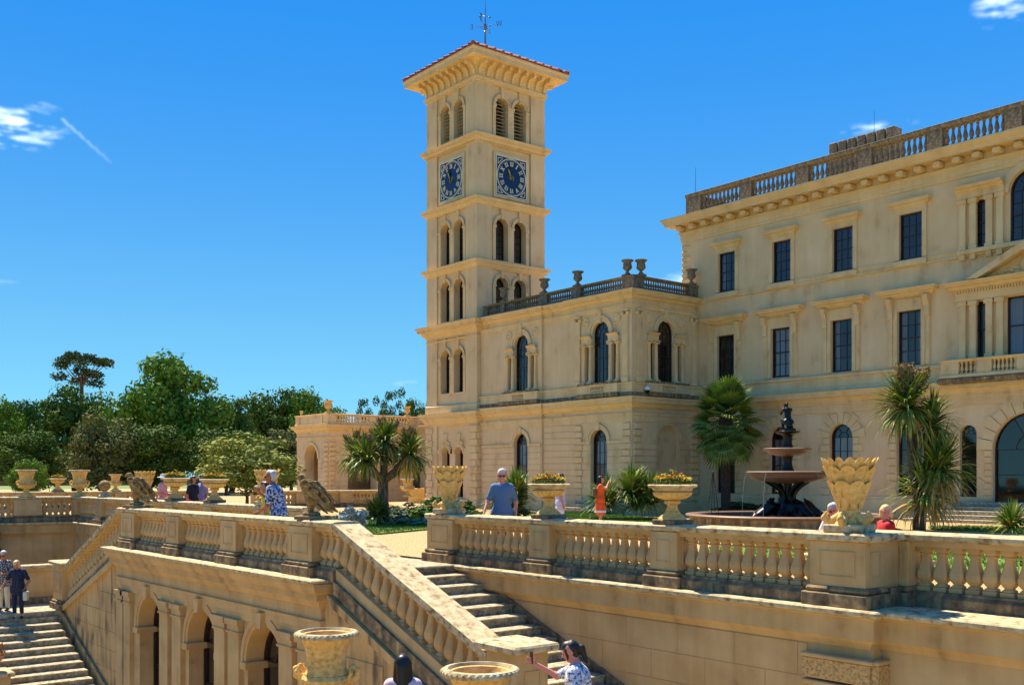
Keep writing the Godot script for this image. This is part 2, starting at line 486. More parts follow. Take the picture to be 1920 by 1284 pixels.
# ---------- windows ----------
func pane(w: Node3D, pts: Array, z: float) -> void:
	var key := "pane%s" % [pts]
	if not cache.has(key):
		var b := B.new()
		var t := rng.randf_range(-0.018, 0.018)
		var t2 := rng.randf_range(-0.012, 0.012)
		var ids := Geometry2D.triangulate_polygon(PackedVector2Array(pts))
		for i in range(0, ids.size(), 3):
			var q := []
			for s in 3: q.append(Vector3(pts[ids[i + s]].x, pts[ids[i + s]].y, pts[ids[i + s]].x * t * 0.3 + (pts[ids[i + s]].y - pts[0].y) * t2))
			if (q[1] - q[0]).cross(q[2] - q[0]).z < 0: q.reverse()
			b.tri(q[0], q[1], q[2])
		cache[key] = b.mesh()
	put("pane", cache[key], "glass", w, at(0, 0, z))

func drape(w: Node3D, x0: float, x1: float, y0: float, y1: float, z: float) -> void:
	var b := B.new()
	var k := 24
	for i in k:
		var xa := lerpf(x0, x1, float(i) / k)
		var xb := lerpf(x0, x1, float(i + 1) / k)
		var za := 0.03 * sin(i * 1.9) + 0.015 * sin(i * 0.7)
		var zb := 0.03 * sin((i + 1) * 1.9) + 0.015 * sin((i + 1) * 0.7)
		b.quad(Vector3(xa, y0, z + za), Vector3(xb, y0, z + zb), Vector3(xb, y1, z + zb), Vector3(xa, y1, z + za))
	put("curtain", b.mesh(), "curtain", w)

# window whose opening is w wide and h tall up to the top or the springing; origin at the middle of the sill, glass in z = 0
func window(parent: Node3D, x: Transform3D, w: float, h: float, cols: int, rows: int, arch := false, curtains := 0, sash := true) -> Node3D:
	var o := hang("window", parent, x)
	var f := 0.055
	var hw := w / 2
	var b := B.new()
	b.bx(-hw, -hw + f, 0, h, -0.05, 0.05); b.bx(hw - f, hw, 0, h, -0.05, 0.05)
	b.bx(-hw + f, hw - f, 0, f * 1.6, -0.045, 0.045)
	if arch: b.ring(0, h, hw - f, hw, -0.05, 0.05)
	else: b.bx(-hw + f, hw - f, h - f, h, -0.045, 0.045)
	var iw := hw - f
	var yb := f * 1.6
	var yt := h if arch else h - f
	var bar := 0.014
	for i in range(1, cols):
		var xx := lerpf(-iw, iw, float(i) / cols)
		b.bx(xx - bar, xx + bar, yb, yt, -0.02, 0.02)
	for j in range(1, rows + (1 if arch else 0)):
		var yy := lerpf(yb, yt, float(j) / rows)
		var t := 0.028 if (sash and j == int(rows / 2.0 + 0.1)) else bar
		b.bx(-iw, iw, yy - t, yy + t, -0.024, 0.024)
	for i in cols:
		for j in rows:
			pane(o, [Vector2(lerpf(-iw, iw, float(i) / cols), lerpf(yb, yt, float(j) / rows)), Vector2(lerpf(-iw, iw, float(i + 1) / cols), lerpf(yb, yt, float(j) / rows)),
				Vector2(lerpf(-iw, iw, float(i + 1) / cols), lerpf(yb, yt, float(j + 1) / rows)), Vector2(lerpf(-iw, iw, float(i) / cols), lerpf(yb, yt, float(j + 1) / rows))], 0.0)
	if arch:
		var k := maxi(cols, 3)
		var ri := iw * 0.45
		var mid := []
		for s in 9: mid.append(Vector2(cos(PI * s / 8) * ri, h + sin(PI * s / 8) * ri))
		pane(o, mid, 0.0)
		b.ring(0, h, ri - bar, ri + bar, -0.018, 0.018, 0, PI, 10)
		for i in k:
			var pts := []
			var a0 := PI * i / k
			var a1 := PI * (i + 1) / k
			for s in 4: pts.append(Vector2(cos(lerpf(a0, a1, s / 3.0)) * iw, h + sin(lerpf(a0, a1, s / 3.0)) * iw))
			for s in 4: pts.append(Vector2(cos(lerpf(a1, a0, s / 3.0)) * ri, h + sin(lerpf(a1, a0, s / 3.0)) * ri))
			pane(o, pts, 0.0)
			if i > 0:
				var d := Vector2(cos(a0), sin(a0))
				var e := Vector2(-d.y, d.x) * bar
				b.prism([d * ri - e + Vector2(0, h), d * iw - e + Vector2(0, h), d * iw + e + Vector2(0, h), d * ri + e + Vector2(0, h)], -0.018, 0.018)
	put("frame", b.mesh(), "frame", o)
	if curtains & 1: drape(o, -hw, -hw + w * 0.3, 0, yt, -0.16)
	if curtains & 2: drape(o, hw - w * 0.3, hw, 0, yt, -0.16)
	if curtains & 4: drape(o, -hw, hw, 0, yt, -0.18)
	return o

func block(sx: float, sy: float, sz: float, e := 0.02) -> ArrayMesh:
	var key := "block%.3f,%.3f,%.3f,%.3f" % [sx, sy, sz, e]
	if not cache.has(key):
		var b := B.new()
		b.box(Vector3.ZERO, Vector3(sx, sy, sz), e)
		cache[key] = b.mesh()
	return cache[key]

# wedge stones round an arch
func voussoirs(parent: Node3D, cx: float, cy: float, r0: float, r1: float, k: int, z0: float, z1: float, m: String, key_out := 0.0) -> void:
	for i in k:
		var a := PI * i / k + 0.012
		var b := PI * (i + 1) / k - 0.012
		var rr := r1 + (key_out if i == k / 2 else (0.12 if i % 2 == 0 else 0.0))
		var s := B.new()
		s.prism([Vector2(cos(a), sin(a)) * r0, Vector2(cos(a), sin(a)) * rr, Vector2(cos(b), sin(b)) * rr, Vector2(cos(b), sin(b)) * r0], z0, z1)
		put("voussoir", s.mesh(), m, parent, at(cx, cy, 0))

func baluster_mesh(h: float, r: float, segs := 12) -> ArrayMesh:
	var key := "baluster%.3f,%.3f,%d" % [h, r, segs]
	if cache.has(key): return cache[key]
	var b := B.new()
	var s := func(x, y): return Vector2(x * r, y * h)
	var outline := [s.call(0.7, 0.1), s.call(0.8, 0.125), s.call(0.7, 0.15), s.call(0.5, 0.18), s.call(0.68, 0.22), s.call(0.92, 0.28), s.call(1.0, 0.345), s.call(0.97, 0.42), s.call(0.8, 0.52), s.call(0.62, 0.63),
		s.call(0.52, 0.74), s.call(0.5, 0.8), s.call(0.72, 0.815), s.call(0.72, 0.845), s.call(0.6, 0.86), s.call(0.64, 0.89), s.call(0.78, 0.92)]
	if segs > 10:                                     # square in plan with clipped corners
		var cut := 0.72
		var plan := [Vector2(-cut, 1), Vector2(cut, 1), Vector2(1, cut), Vector2(1, -cut), Vector2(cut, -1), Vector2(-cut, -1), Vector2(-1, -cut), Vector2(-1, cut)]
		for j in outline.size() - 1:
			for i in 8:
				var u: Vector2 = plan[i]
				var w: Vector2 = plan[(i + 1) % 8]
				var e: Vector2 = outline[j]
				var f: Vector2 = outline[j + 1]
				b.quad(Vector3(u.x * e.x, e.y, u.y * e.x), Vector3(w.x * e.x, e.y, w.y * e.x), Vector3(w.x * f.x, f.y, w.y * f.x), Vector3(u.x * f.x, f.y, u.y * f.x))
	else: b.lathe(outline, segs)
	b.bx(-r * 0.88, r * 0.88, 0, h * 0.1, -r * 0.88, r * 0.88)
	b.bx(-r * 0.82, r * 0.82, h * 0.92, h, -r * 0.82, r * 0.82)
	cache[key] = b.mesh()
	return cache[key]

# balusters in a row from a to b (bottom points), n of them between the ends
func row(parent: Node3D, a: Vector3, b: Vector3, n: int, h: float, r: float, m: String, segs := 12) -> void:
	for i in n:
		put("baluster", baluster_mesh(h, r, segs), m, parent, T(Basis.IDENTITY, a.lerp(b, (i + 0.5) / n)))

# parapet along a straight line in the local x of x: posts is a list of [centre, width]
func parapet(parent: Node3D, x: Transform3D, posts: Array, y0: float, y1: float, depth: float, pitch: float, m: String) -> void:
	var h := y1 - y0
	var o := hang("parapet", parent, x)
	var l: float = posts[0][0] - posts[0][1] / 2
	var r: float = posts[-1][0] + posts[-1][1] / 2
	var b := B.new()
	b.sweep([Vector3(l, 0, 0), Vector3(r, 0, 0)], [Vector2(-depth, y0), Vector2(0.06, y0), Vector2(0.06, y0 + h * 0.16), Vector2(0.0, y0 + h * 0.2), Vector2(-depth, y0 + h * 0.2)])
	put("plinth", b.mesh(), m, o)
	b = B.new()
	b.sweep([Vector3(l, 0, 0), Vector3(r, 0, 0)], [Vector2(-depth - 0.04, y1 - h * 0.15), Vector2(0.02, y1 - h * 0.15), Vector2(0.07, y1 - h * 0.08), Vector2(0.07, y1 - h * 0.02), Vector2(0.03, y1), Vector2(-depth - 0.04, y1)])
	put("coping", b.mesh(), m, o)
	for i in posts.size():
		put("post", block(posts[i][1], h * 0.68, depth + 0.03, 0.015), m, o, at(posts[i][0], (y0 + y1) / 2 + h * 0.02, -depth / 2))
		if i == 0: continue
		var xa: float = posts[i - 1][0] + posts[i - 1][1] / 2
		var xb: float = posts[i][0] - posts[i][1] / 2
		row(o, Vector3(xa, y0 + h * 0.2, -depth / 2), Vector3(xb, y0 + h * 0.2, -depth / 2), maxi(1, int(round((xb - xa) / pitch))), h * 0.65, pitch * 0.4, m, 8)

const CORNICE := [Vector2(0, 0), Vector2(0.04, 0), Vector2(0.06, 0.06), Vector2(0.14, 0.1), Vector2(0.2, 0.22), Vector2(0.34, 0.24), Vector2(0.34, 0.34), Vector2(0.42, 0.38), Vector2(0.44, 0.44), Vector2(0, 0.47)]
func profile(pr: Array, sx: float, sy: float, y: float) -> Array:
	var r := []
	for q in pr: r.append(Vector2(q.x * sx, q.y * sy + y))
	return r

# ---------- the main house ----------
func main_house() -> void:
	var L := 30.0
	var o := thing("main_house", "three-storey ochre mansion with rows of sash windows and balustraded roof", "house", T(FRONT, W(33.5, 37.3, 0)))
	var ax := 16.3          # axis of the middle bay
	var ups := [2.7, 5.72, 8.75, 11.76]
	var rights := [20.84, 23.85, 26.88]
	var ground := []
	var first := []
	var second := []
	for x in [2.6, 5.62, 8.65, 11.7]: ground.append([x, 0.54, 0.9, 3.27, true, 0.3])
	ground.append([14.05, 0.32, 0.9, 3.24, true, 0.3]); ground.append([ax, 1.32, 0.72, 2.62, true, 0.35]); ground.append([18.55, 0.32, 0.9, 3.24, true, 0.3])
	for x in [20.9, 23.95, 27.0]: ground.append([x, 0.54, 0.9, 3.27, true, 0.3])
	for x in ups: first.append([x - 0.06, 0.5, 5.95, 8.1, false, 0.22])
	first.append([14.45, 0.29, 5.98, 8.08, false, 0.22]); first.append([ax, 0.82, 5.98, 8.1, false, 0.22]); first.append([18.15, 0.29, 5.98, 8.08, false, 0.22])
	for x in rights: first.append([x, 0.5, 5.95, 8.1, false, 0.22])
	for x in ups: second.append([x, 0.48, 10.09, 11.87, false, 0.2])
	second.append([14.47, 0.28, 10.07, 11.82, false, 0.2]); second.append([ax, 0.7, 10.05, 11.85, true, 0.2]); second.append([18.13, 0.28, 10.07, 11.82, false, 0.2])
	for x in rights: second.append([x, 0.48, 10.09, 11.87, false, 0.2])
	var b := B.new()
	b.wall(0, L, 0, 4.9, ground)
	b.wall(0, L, 4.9, 9.2, first)
	b.wall(0, L, 9.2, 13.9, second)
	b.xf = T(FARSIDE, Vector3(0, 0, -14)); b.wall(0, 14, 0, 13.9, [])
	b.xf = T(SIDE, Vector3(L, 0, 0)); b.wall(0, 14, 0, 13.9, [])
	b.xf = T(BACK, Vector3(L, 0, -14)); b.wall(0, L, 0, 13.9, [])
	b.xf = Transform3D.IDENTITY
	b.quad(Vector3(0, 13.88, 0), Vector3(L, 13.88, 0), Vector3(L, 13.88, -14), Vector3(0, 13.88, -14))
	for yy in [4.9, 9.2]: b.quad(Vector3(0, yy, -0.4), Vector3(L, yy, -0.4), Vector3(L, yy, -14), Vector3(0, yy, -14))
	b.quad(Vector3(0, 4.9, -4.5), Vector3(0, 13.88, -4.5), Vector3(L, 13.88, -4.5), Vector3(L, 4.9, -4.5))
	put("wall", b.mesh(), "render", o)
	# plinth, bands and cornices run round the corner
	var path := [Vector3(0, 0, -6), Vector3(0, 0, 0), Vector3(L, 0, 0)]
	b = B.new()
	b.sweep([Vector3(0, 0, -6), Vector3(0, 0, 0), Vector3(ax - 2.7, 0, 0)], [Vector2(0, -0.3), Vector2(0.09, -0.3), Vector2(0.09, 0.74), Vector2(0.05, 0.8), Vector2(0.05, 0.86), Vector2(0, 0.89)])
	b.sweep([Vector3(ax + 2.7, 0, 0), Vector3(L, 0, 0)], [Vector2(0, -0.3), Vector2(0.09, -0.3), Vector2(0.09, 0.74), Vector2(0.05, 0.8), Vector2(0.05, 0.86), Vector2(0, 0.89)])
	put("plinth", b.mesh(), "trim", o)
	b = B.new()
	b.sweep(path, [Vector2(0, 4.3), Vector2(0.05, 4.3), Vector2(0.05, 4.58), Vector2(0.1, 4.62), Vector2(0.1, 4.74), Vector2(0.2, 4.9), Vector2(0.34, 4.94), Vector2(0.34, 5.06), Vector2(0.4, 5.12), Vector2(0.4, 5.17), Vector2(0, 5.24)])
	put("lower_cornice", b.mesh(), "trim", o)
	b = B.new()
	b.sweep(path, [Vector2(0, 5.2), Vector2(0.1, 5.2), Vector2(0.1, 5.34), Vector2(0.06, 5.38), Vector2(0.06, 5.72), Vector2(0.14, 5.78), Vector2(0.14, 5.86), Vector2(0, 5.92)])
	put("sill_band", b.mesh(), "trim", o)
	b = B.new()
	b.sweep(path, [Vector2(0, 9.76), Vector2(0.08, 9.8), Vector2(0.08, 9.86), Vector2(0.03, 9.88), Vector2(0.03, 9.99), Vector2(0.06, 10.01), Vector2(0.06, 10.06), Vector2(0, 10.07)])
	put("string_course", b.mesh(), "trim", o)
	b = B.new()
	b.sweep(path, [Vector2(0, 12.72), Vector2(0.04, 12.74), Vector2(0.04, 12.84), Vector2(0.08, 12.88), Vector2(0.08, 13.1), Vector2(0.16, 13.16), Vector2(0.16, 13.22), Vector2(0.06, 13.24), Vector2(0.06, 13.5), Vector2(0.6, 13.52),
		Vector2(0.62, 13.62), Vector2(0.72, 13.74), Vector2(0.76, 13.8), Vector2(0.76, 13.86), Vector2(0, 13.9)])
	put("cornice", b.mesh(), "trim", o)
	for k in 40:
		put("modillion", block(0.3, 0.22, 0.42, 0.05), "trim", o, at(0.1 + k * 0.76, 13.38, 0.27))
	for k in 7: put("modillion", block(0.42, 0.22, 0.3, 0.05), "trim", o, at(-0.27, 13.38, -0.4 - k * 0.76))
	# roof parapet
	var posts := [[0.55, 0.9]]
	for k in 10: posts.append([3.65 + k * 3.0, 0.62])
	parapet(o, at(0, 0, -0.12), posts, 13.9, 15.05, 0.34, 0.235, "roofstone")
	parapet(o, T(FARSIDE, Vector3(0.1, 0, -6.5)), [[0.3, 0.62], [3.2, 0.62], [6.0, 0.7]], 13.9, 15.05, 0.34, 0.235, "roofstone")
	# chimney stack behind the parapet
	var ch := hang("chimney", o, at(4.4, 13.65, -5.7))
	put("stack", block(3.5, 3.2, 0.9, 0.04), "roofstone", ch, at(1.7, 1.6, 0))
	for k in 7: put("chimney_block", block(0.42, 0.62, 0.7, 0.05), "roofstone", ch, at(0.2 + k * 0.5, 3.5, 0))
	b = B.new()
	b.tube([Vector3(0.55, 15.0, -0.3), Vector3(0.55, 16.3, -0.3)], 0.012, 0.006, 6)
	put("lightning_rod", b.mesh(), "iron", o)
	b = B.new()
	b.tube([Vector3(6.6, 17.5, -5.7), Vector3(6.6, 18.5, -5.7)], 0.012, 0.006, 6)
	put("lightning_rod", b.mesh(), "iron", o)
	# quoins at the corner above the side wing
	for k in 12:
		var w := 0.62 if k % 2 == 0 else 0.36
		put("quoin", block(w, 0.24, 0.98 - w, 0.07), "trim", o, at(w / 2 - 0.06, 9.95 + k * 0.255, -(0.98 - w) / 2 + 0.06))
	# second floor
	for i in second.size():
		var s: Array = second[i]
		var x: float = s[0]
		var hw: float = s[1]
		var mid: bool = i >= 4 and i <= 6
		var wn := window(o, at(x, s[2], -0.12), hw * 2, s[3] - s[2], (2 if hw < 0.4 else (4 if s[4] else 3)), 4, s[4], [1, 0, 2, 0, 0, 0, 0, 1, 2, 0][i])
		b = B.new()
		if not mid:
			var y0 := 0.0
			var y1: float = s[3] - s[2]
			b.bx(-hw - 0.18, -hw, 0.0, y1 + 0.18, 0.12, 0.185); b.bx(hw, hw + 0.18, 0.0, y1 + 0.18, 0.12, 0.185); b.bx(-hw, hw, y1, y1 + 0.18, 0.12, 0.183)
			put("surround", b.mesh(), "trim", wn)
			b = B.new()
			b.sweep([Vector3(-hw - 0.16, 0, 0), Vector3(-hw - 0.16, 0, 0.18), Vector3(hw + 0.16, 0, 0.18), Vector3(hw + 0.16, 0, 0)], profile(CORNICE, 0.55, 0.7, y1 + 0.18), false, false)
			put("hood", b.mesh(), "trim", wn)
			put("sill", block(hw * 2 + 0.44, 0.24, 0.16, 0.02), "trim", wn, at(0, -0.16, 0.19))
	# first floor
	for i in first.size():
		var s: Array = first[i]
		var hw: float = s[1]
		var mid: bool = i >= 4 and i <= 6
		var wn := window(o, at(s[0], s[2], -0.14), hw * 2, s[3] - s[2], (1 if hw < 0.4 else 3), (2 if mid else 4), false, [0, 4, 1, 3, 1, 1, 2, 1, 2, 0][i])
		if mid: continue
		var y1: float = s[3] - s[2]
		b = B.new()
		for g in [-1.0, 1.0]:
			b.bx(g * hw, g * (hw + 0.16), 0.0, y1 + 0.14, 0.14, 0.21)
			b.bx(g * (hw + 0.16), g * (hw + 0.38), 0.0, y1 + 0.14, 0.14, 0.18)
			b.bx(g * (hw + 0.2), g * (hw + 0.34), 0.02, y1 - 0.3, 0.18, 0.205)
		b.bx(-hw, hw, y1, y1 + 0.14, 0.14, 0.208)
		b.bx(-hw - 0.38, hw + 0.38, y1 + 0.14, y1 + 0.5, 0.14, 0.2)
		put("surround", b.mesh(), "trim", wn)
		b = B.new()
		b.sweep([Vector3(-hw - 0.4, 0, 0.1), Vector3(-hw - 0.4, 0, 0.2), Vector3(hw + 0.4, 0, 0.2), Vector3(hw + 0.4, 0, 0.1)], profile(CORNICE, 0.85, 0.72, y1 + 0.5), false, false)
		for k in 24: b.bx(-hw - 0.34 + k * (hw * 2 + 0.68) / 24, -hw - 0.34 + (k + 0.55) * (hw * 2 + 0.68) / 24, y1 + 0.45, y1 + 0.52, 0.2, 0.26)
		put("hood", b.mesh(), "trim", wn)
		for g in [-1.0, 1.0]:
			b = B.new()
			b.prism([Vector2(0.2, y1 - 0.32), Vector2(0.28, y1 - 0.3), Vector2(0.29, y1 - 0.18), Vector2(0.3, y1 + 0.1), Vector2(0.38, y1 + 0.26), Vector2(0.44, y1 + 0.42), Vector2(0.44, y1 + 0.5), Vector2(0.2, y1 + 0.5)], -0.1, 0.1)
			put("console", b.mesh(), "trim", wn, T(Basis(Vector3(0, 0, 1), Vector3(0, 1, 0), Vector3(-1, 0, 0)), Vector3(g * (hw + 0.27), 0, 0)))
	# ground floor
	for i in ground.size():
		var s: Array = ground[i]
		var hw: float = s[1]
		var wn := window(o, at(s[0], s[2], -0.2), hw * 2, s[3] - s[2], (1 if hw < 0.4 else (2 if hw > 1 else 3)), (2 if hw < 0.4 or hw > 1 else 4), true, (4 if i in [1, 2] else 0), hw < 1)
		var k := 9 if hw < 1 else 13
		if hw > 0.4:
			voussoirs(wn, 0, s[3] - s[2], hw + 0.02, hw + 0.48, k, 0.19, 0.245, "trim", 0.3)
			for g in [-1.0, 1.0]:
				for j in 8:
					var w := 0.42 if j % 2 == 0 else 0.28
					var hj: float = (s[3] - s[2]) / 8.0
					if hw > 1 : w = 0.3
					put("jamb_block", block(w, hj - 0.03, 0.055, 0.02), "trim", wn, at(g * (hw + 0.02 + w / 2), hj * (j + 0.5), 0.22))
	# middle bay: coupled pilasters, entablatures, pediment with shield, balcony
	for fl in [[5.98, 8.12, 0.0], [10.0, 11.9, 0.0]]:
		for xx in [-2.42, -2.02, -1.42, -1.02, 1.02, 1.42, 2.02, 2.42]:
			b = B.new()
			b.bx(-0.15, 0.15, fl[0], fl[0] + 0.14, 0, 0.17); b.bx(-0.12, 0.12, fl[0] + 0.14, fl[1] - 0.16, 0, 0.13); b.bx(-0.17, 0.17, fl[1] - 0.16, fl[1], 0, 0.18)
			put("pilaster", b.mesh(), "trim", o, at(ax + xx, 0, 0))
	b = B.new()
	b.bx(ax - 2.65, ax + 2.65, 8.13, 8.5, 0.0, 0.2)
	b.sweep([Vector3(ax - 2.65, 0, 0), Vector3(ax - 2.65, 0, 0.2), Vector3(ax + 2.65, 0, 0.2), Vector3(ax + 2.65, 0, 0)], profile(CORNICE, 0.95, 0.7, 8.5), false, false)
	for k in 48: b.bx(ax - 2.6 + k * 0.109, ax - 2.54 + k * 0.109, 8.42, 8.52, 0.2, 0.28)
	put("entablature", b.mesh(), "trim", o)
	b = B.new()
	b.prism([Vector2(ax - 1.7, 8.84), Vector2(ax + 1.7, 8.84), Vector2(ax, 9.72)], 0.0, 0.16)
	put("pediment_field", b.mesh(), "trim", o)
	for g in [-1.0, 1.0]:
		b = B.new()
		b.prism([Vector2(ax + g * 2.05, 8.84), Vector2(ax + g * 1.62, 8.84), Vector2(ax, 9.62), Vector2(ax, 9.9)] if g < 0 else [Vector2(ax, 9.9), Vector2(ax, 9.62), Vector2(ax + 1.62, 8.84), Vector2(ax + 2.05, 8.84)], 0.16, 0.6)
		put("raking_cornice", b.mesh(), "trim", o)
	b = B.new()
	b.ball(Vector3(ax, 9.18, 0.18), Vector3(0.26, 0.3, 0.1), 8)
	for g in [-1.0, 1.0]:
		for k in 9: b.ball(Vector3(ax + g * (0.3 + k * 0.12), 9.08 - 0.02 * k + 0.05 * sin(k * 2.3), 0.17), Vector3(0.1, 0.085, 0.07) * (1.0 - k * 0.04), 5)
	put("carved_shield", b.mesh(), "trim", o)
	b = B.new()
	b.bx(ax - 2.6, ax + 2.6, 9.86, 10.03, 0.0, 0.22, 0.02)
	for xx in [-2.42, -2.02, -1.42, -1.02, 1.02, 1.42, 2.02, 2.42]: b.bx(ax + xx - 0.1, ax + xx + 0.1, 9.66, 9.86, 0.0, 0.16)
	put("sill_course", b.mesh(), "trim", o)
	for g in [-1.0, 1.0]:
		b = B.new()
		b.bx(ax + g * 0.84, ax + g * 2.62, 11.91, 12.12, 0.0, 0.2)
		b.sweep([Vector3(minf(ax + g * 0.84, ax + g * 2.62), 0, 0.2), Vector3(maxf(ax + g * 0.84, ax + g * 2.62), 0, 0.2)], profile(CORNICE, 0.6, 0.5, 12.12))
		put("entablature", b.mesh(), "trim", o)
	b = B.new()
	b.ring(ax, 11.85, 0.72, 0.98, 0.0, 0.1)
	put("archivolt", b.mesh(), "trim", o)
	b = B.new()
	b.sweep([Vector3(ax - 3.1, 0, 0), Vector3(ax - 3.1, 0, 0.42), Vector3(ax + 3.1, 0, 0.42), Vector3(ax + 3.1, 0, 0)], [Vector2(-0.4, 5.06), Vector2(0.0, 5.06), Vector2(0.1, 5.12), Vector2(0.1, 5.26), Vector2(0.0, 5.3), Vector2(-0.4, 5.3)], false, false)
	put("balcony_floor", b.mesh(), "stained", o)
	parapet(o, at(ax, 0, 0.42), [[-2.75, 0.7], [-1.45, 0.55], [0.0, 0.55], [1.45, 0.55], [2.75, 0.7]], 5.3, 5.98, 0.2, 0.155, "trim")
	# steps to the garden door
	for k in 5:
		put("step", block(5.0 + k * 0.66, 0.145, 0.5, 0.015), "tread", o, at(ax, 0.64 - k * 0.148, 0.25 + k * 0.34))

func louvres(parent: Node3D, x: Transform3D, hw: float, h: float) -> void:
	var o := hang("louvred_opening", parent, x)
	var n := 11
	for k in n:
		var y := (h + hw) * (k + 0.5) / n
		var w := hw if y < h else sqrt(maxf(hw * hw - (y - h) * (y - h), 0.003))
		var b := B.new()
		b.xf = T(Basis(Vector3.RIGHT, 0.5), Vector3(0, y, 0))
		b.bx(-w + 0.02, w - 0.02, -0.012, 0.012, -0.055, 0.055)
		put("slat", b.mesh(), "louvre", o)

func clock(parent: Node3D, x: Transform3D) -> void:
	var o := hang("clock", parent, x)
	var b := B.new()
	b.bx(-1.06, 1.06, -1.06, 1.06, 0, 0.04)
	put("dial", b.mesh(), "enamel", o)
	b = B.new()
	for g in [-1.0, 1.0]:
		b.bx(-1.06, 1.06, g * 1.06, g * 1.02, 0.04, 0.07); b.bx(g * 1.06, g * 1.02, -1.02, 1.02, 0.04, 0.068)
	b.ring(0, 0, 0.96, 1.0, 0.04, 0.062, 0, TAU, 48)
	for gx in [-1.0, 1.0]:
		for gy in [-1.0, 1.0]:
			var f := func(u, w): return Vector2(gx * u, gy * w)
			for e in [[f.call(0.92, 0.92), f.call(0.92, 0.6)], [f.call(0.92, 0.6), f.call(0.6, 0.92)], [f.call(0.6, 0.92), f.call(0.92, 0.92)]]:
				var d: Vector2 = (e[1] - e[0]).normalized().orthogonal() * 0.014
				b.prism([e[0] + d, e[0] - d, e[1] - d, e[1] + d], 0.04, 0.058)
	put("rim", b.mesh(), "numeral", o)
	for k in 60:
		var a := TAU * k / 60.0
		put("minute_mark", block(0.014, 0.035 if k % 5 else 0.055, 0.02, 0.0), "numeral", o, T(Basis(Vector3.BACK, -a), Vector3(sin(a), cos(a), 0) * 0.905 + Vector3(0, 0, 0.05)))
	var font := SystemFont.new()
	font.font_names = PackedStringArray(["Droid Serif"])
	font.font_weight = 700
	var names := ["XII", "I", "II", "III", "IIII", "V", "VI", "VII", "VIII", "IX", "X", "XI"]
	for k in 12:
		var a := TAU * k / 12.0
		if not cache.has("numeral" + names[k]):
			var t := TextMesh.new()
			t.text = names[k]; t.font = font; t.font_size = 64; t.pixel_size = 0.0043; t.depth = 0.02; t.curve_step = 2.0
			cache["numeral" + names[k]] = t
		var t2: TextMesh = cache["numeral" + names[k]]
		var w := t2.get_aabb().size.x
		var sx := minf(1.0, 0.27 / maxf(w, 0.01)) * (0.9 if w > 0.2 else 1.1)
		put("numeral", t2, "numeral", o, T(Basis(Vector3.BACK, -a) * Basis.from_scale(Vector3(sx, 1.12, 1)), Vector3(sin(a), cos(a), 0) * 0.71 + Vector3(0, 0, 0.055)))
	for hnd in [[deg_to_rad(328.5), 0.52, 0.05, "gilt", 0.075], [deg_to_rad(343.0), 0.82, 0.032, "iron", 0.095]]:
		b = B.new()
		b.prism([Vector2(-hnd[2], -0.16), Vector2(hnd[2], -0.16), Vector2(hnd[2] * 1.2, hnd[1] * 0.65), Vector2(0, hnd[1]), Vector2(-hnd[2] * 1.2, hnd[1] * 0.65)], 0, 0.015)
		put("hand", b.mesh(), hnd[3], o, T(Basis(Vector3.BACK, -hnd[0]), Vector3(0, 0, hnd[4])))
	b = B.new()
	for k in 16:
		var a := TAU * k / 16.0
		b.prism([Vector2(cos(a - 0.14), sin(a - 0.14)) * 0.06, Vector2(cos(a), sin(a)) * 0.22, Vector2(cos(a + 0.14), sin(a + 0.14)) * 0.06], 0.04, 0.06)
	b.ring(0, 0, 0.0, 0.1, 0.04, 0.065, 0, TAU, 20)
	put("sunburst", b.mesh(), "gilt", o)

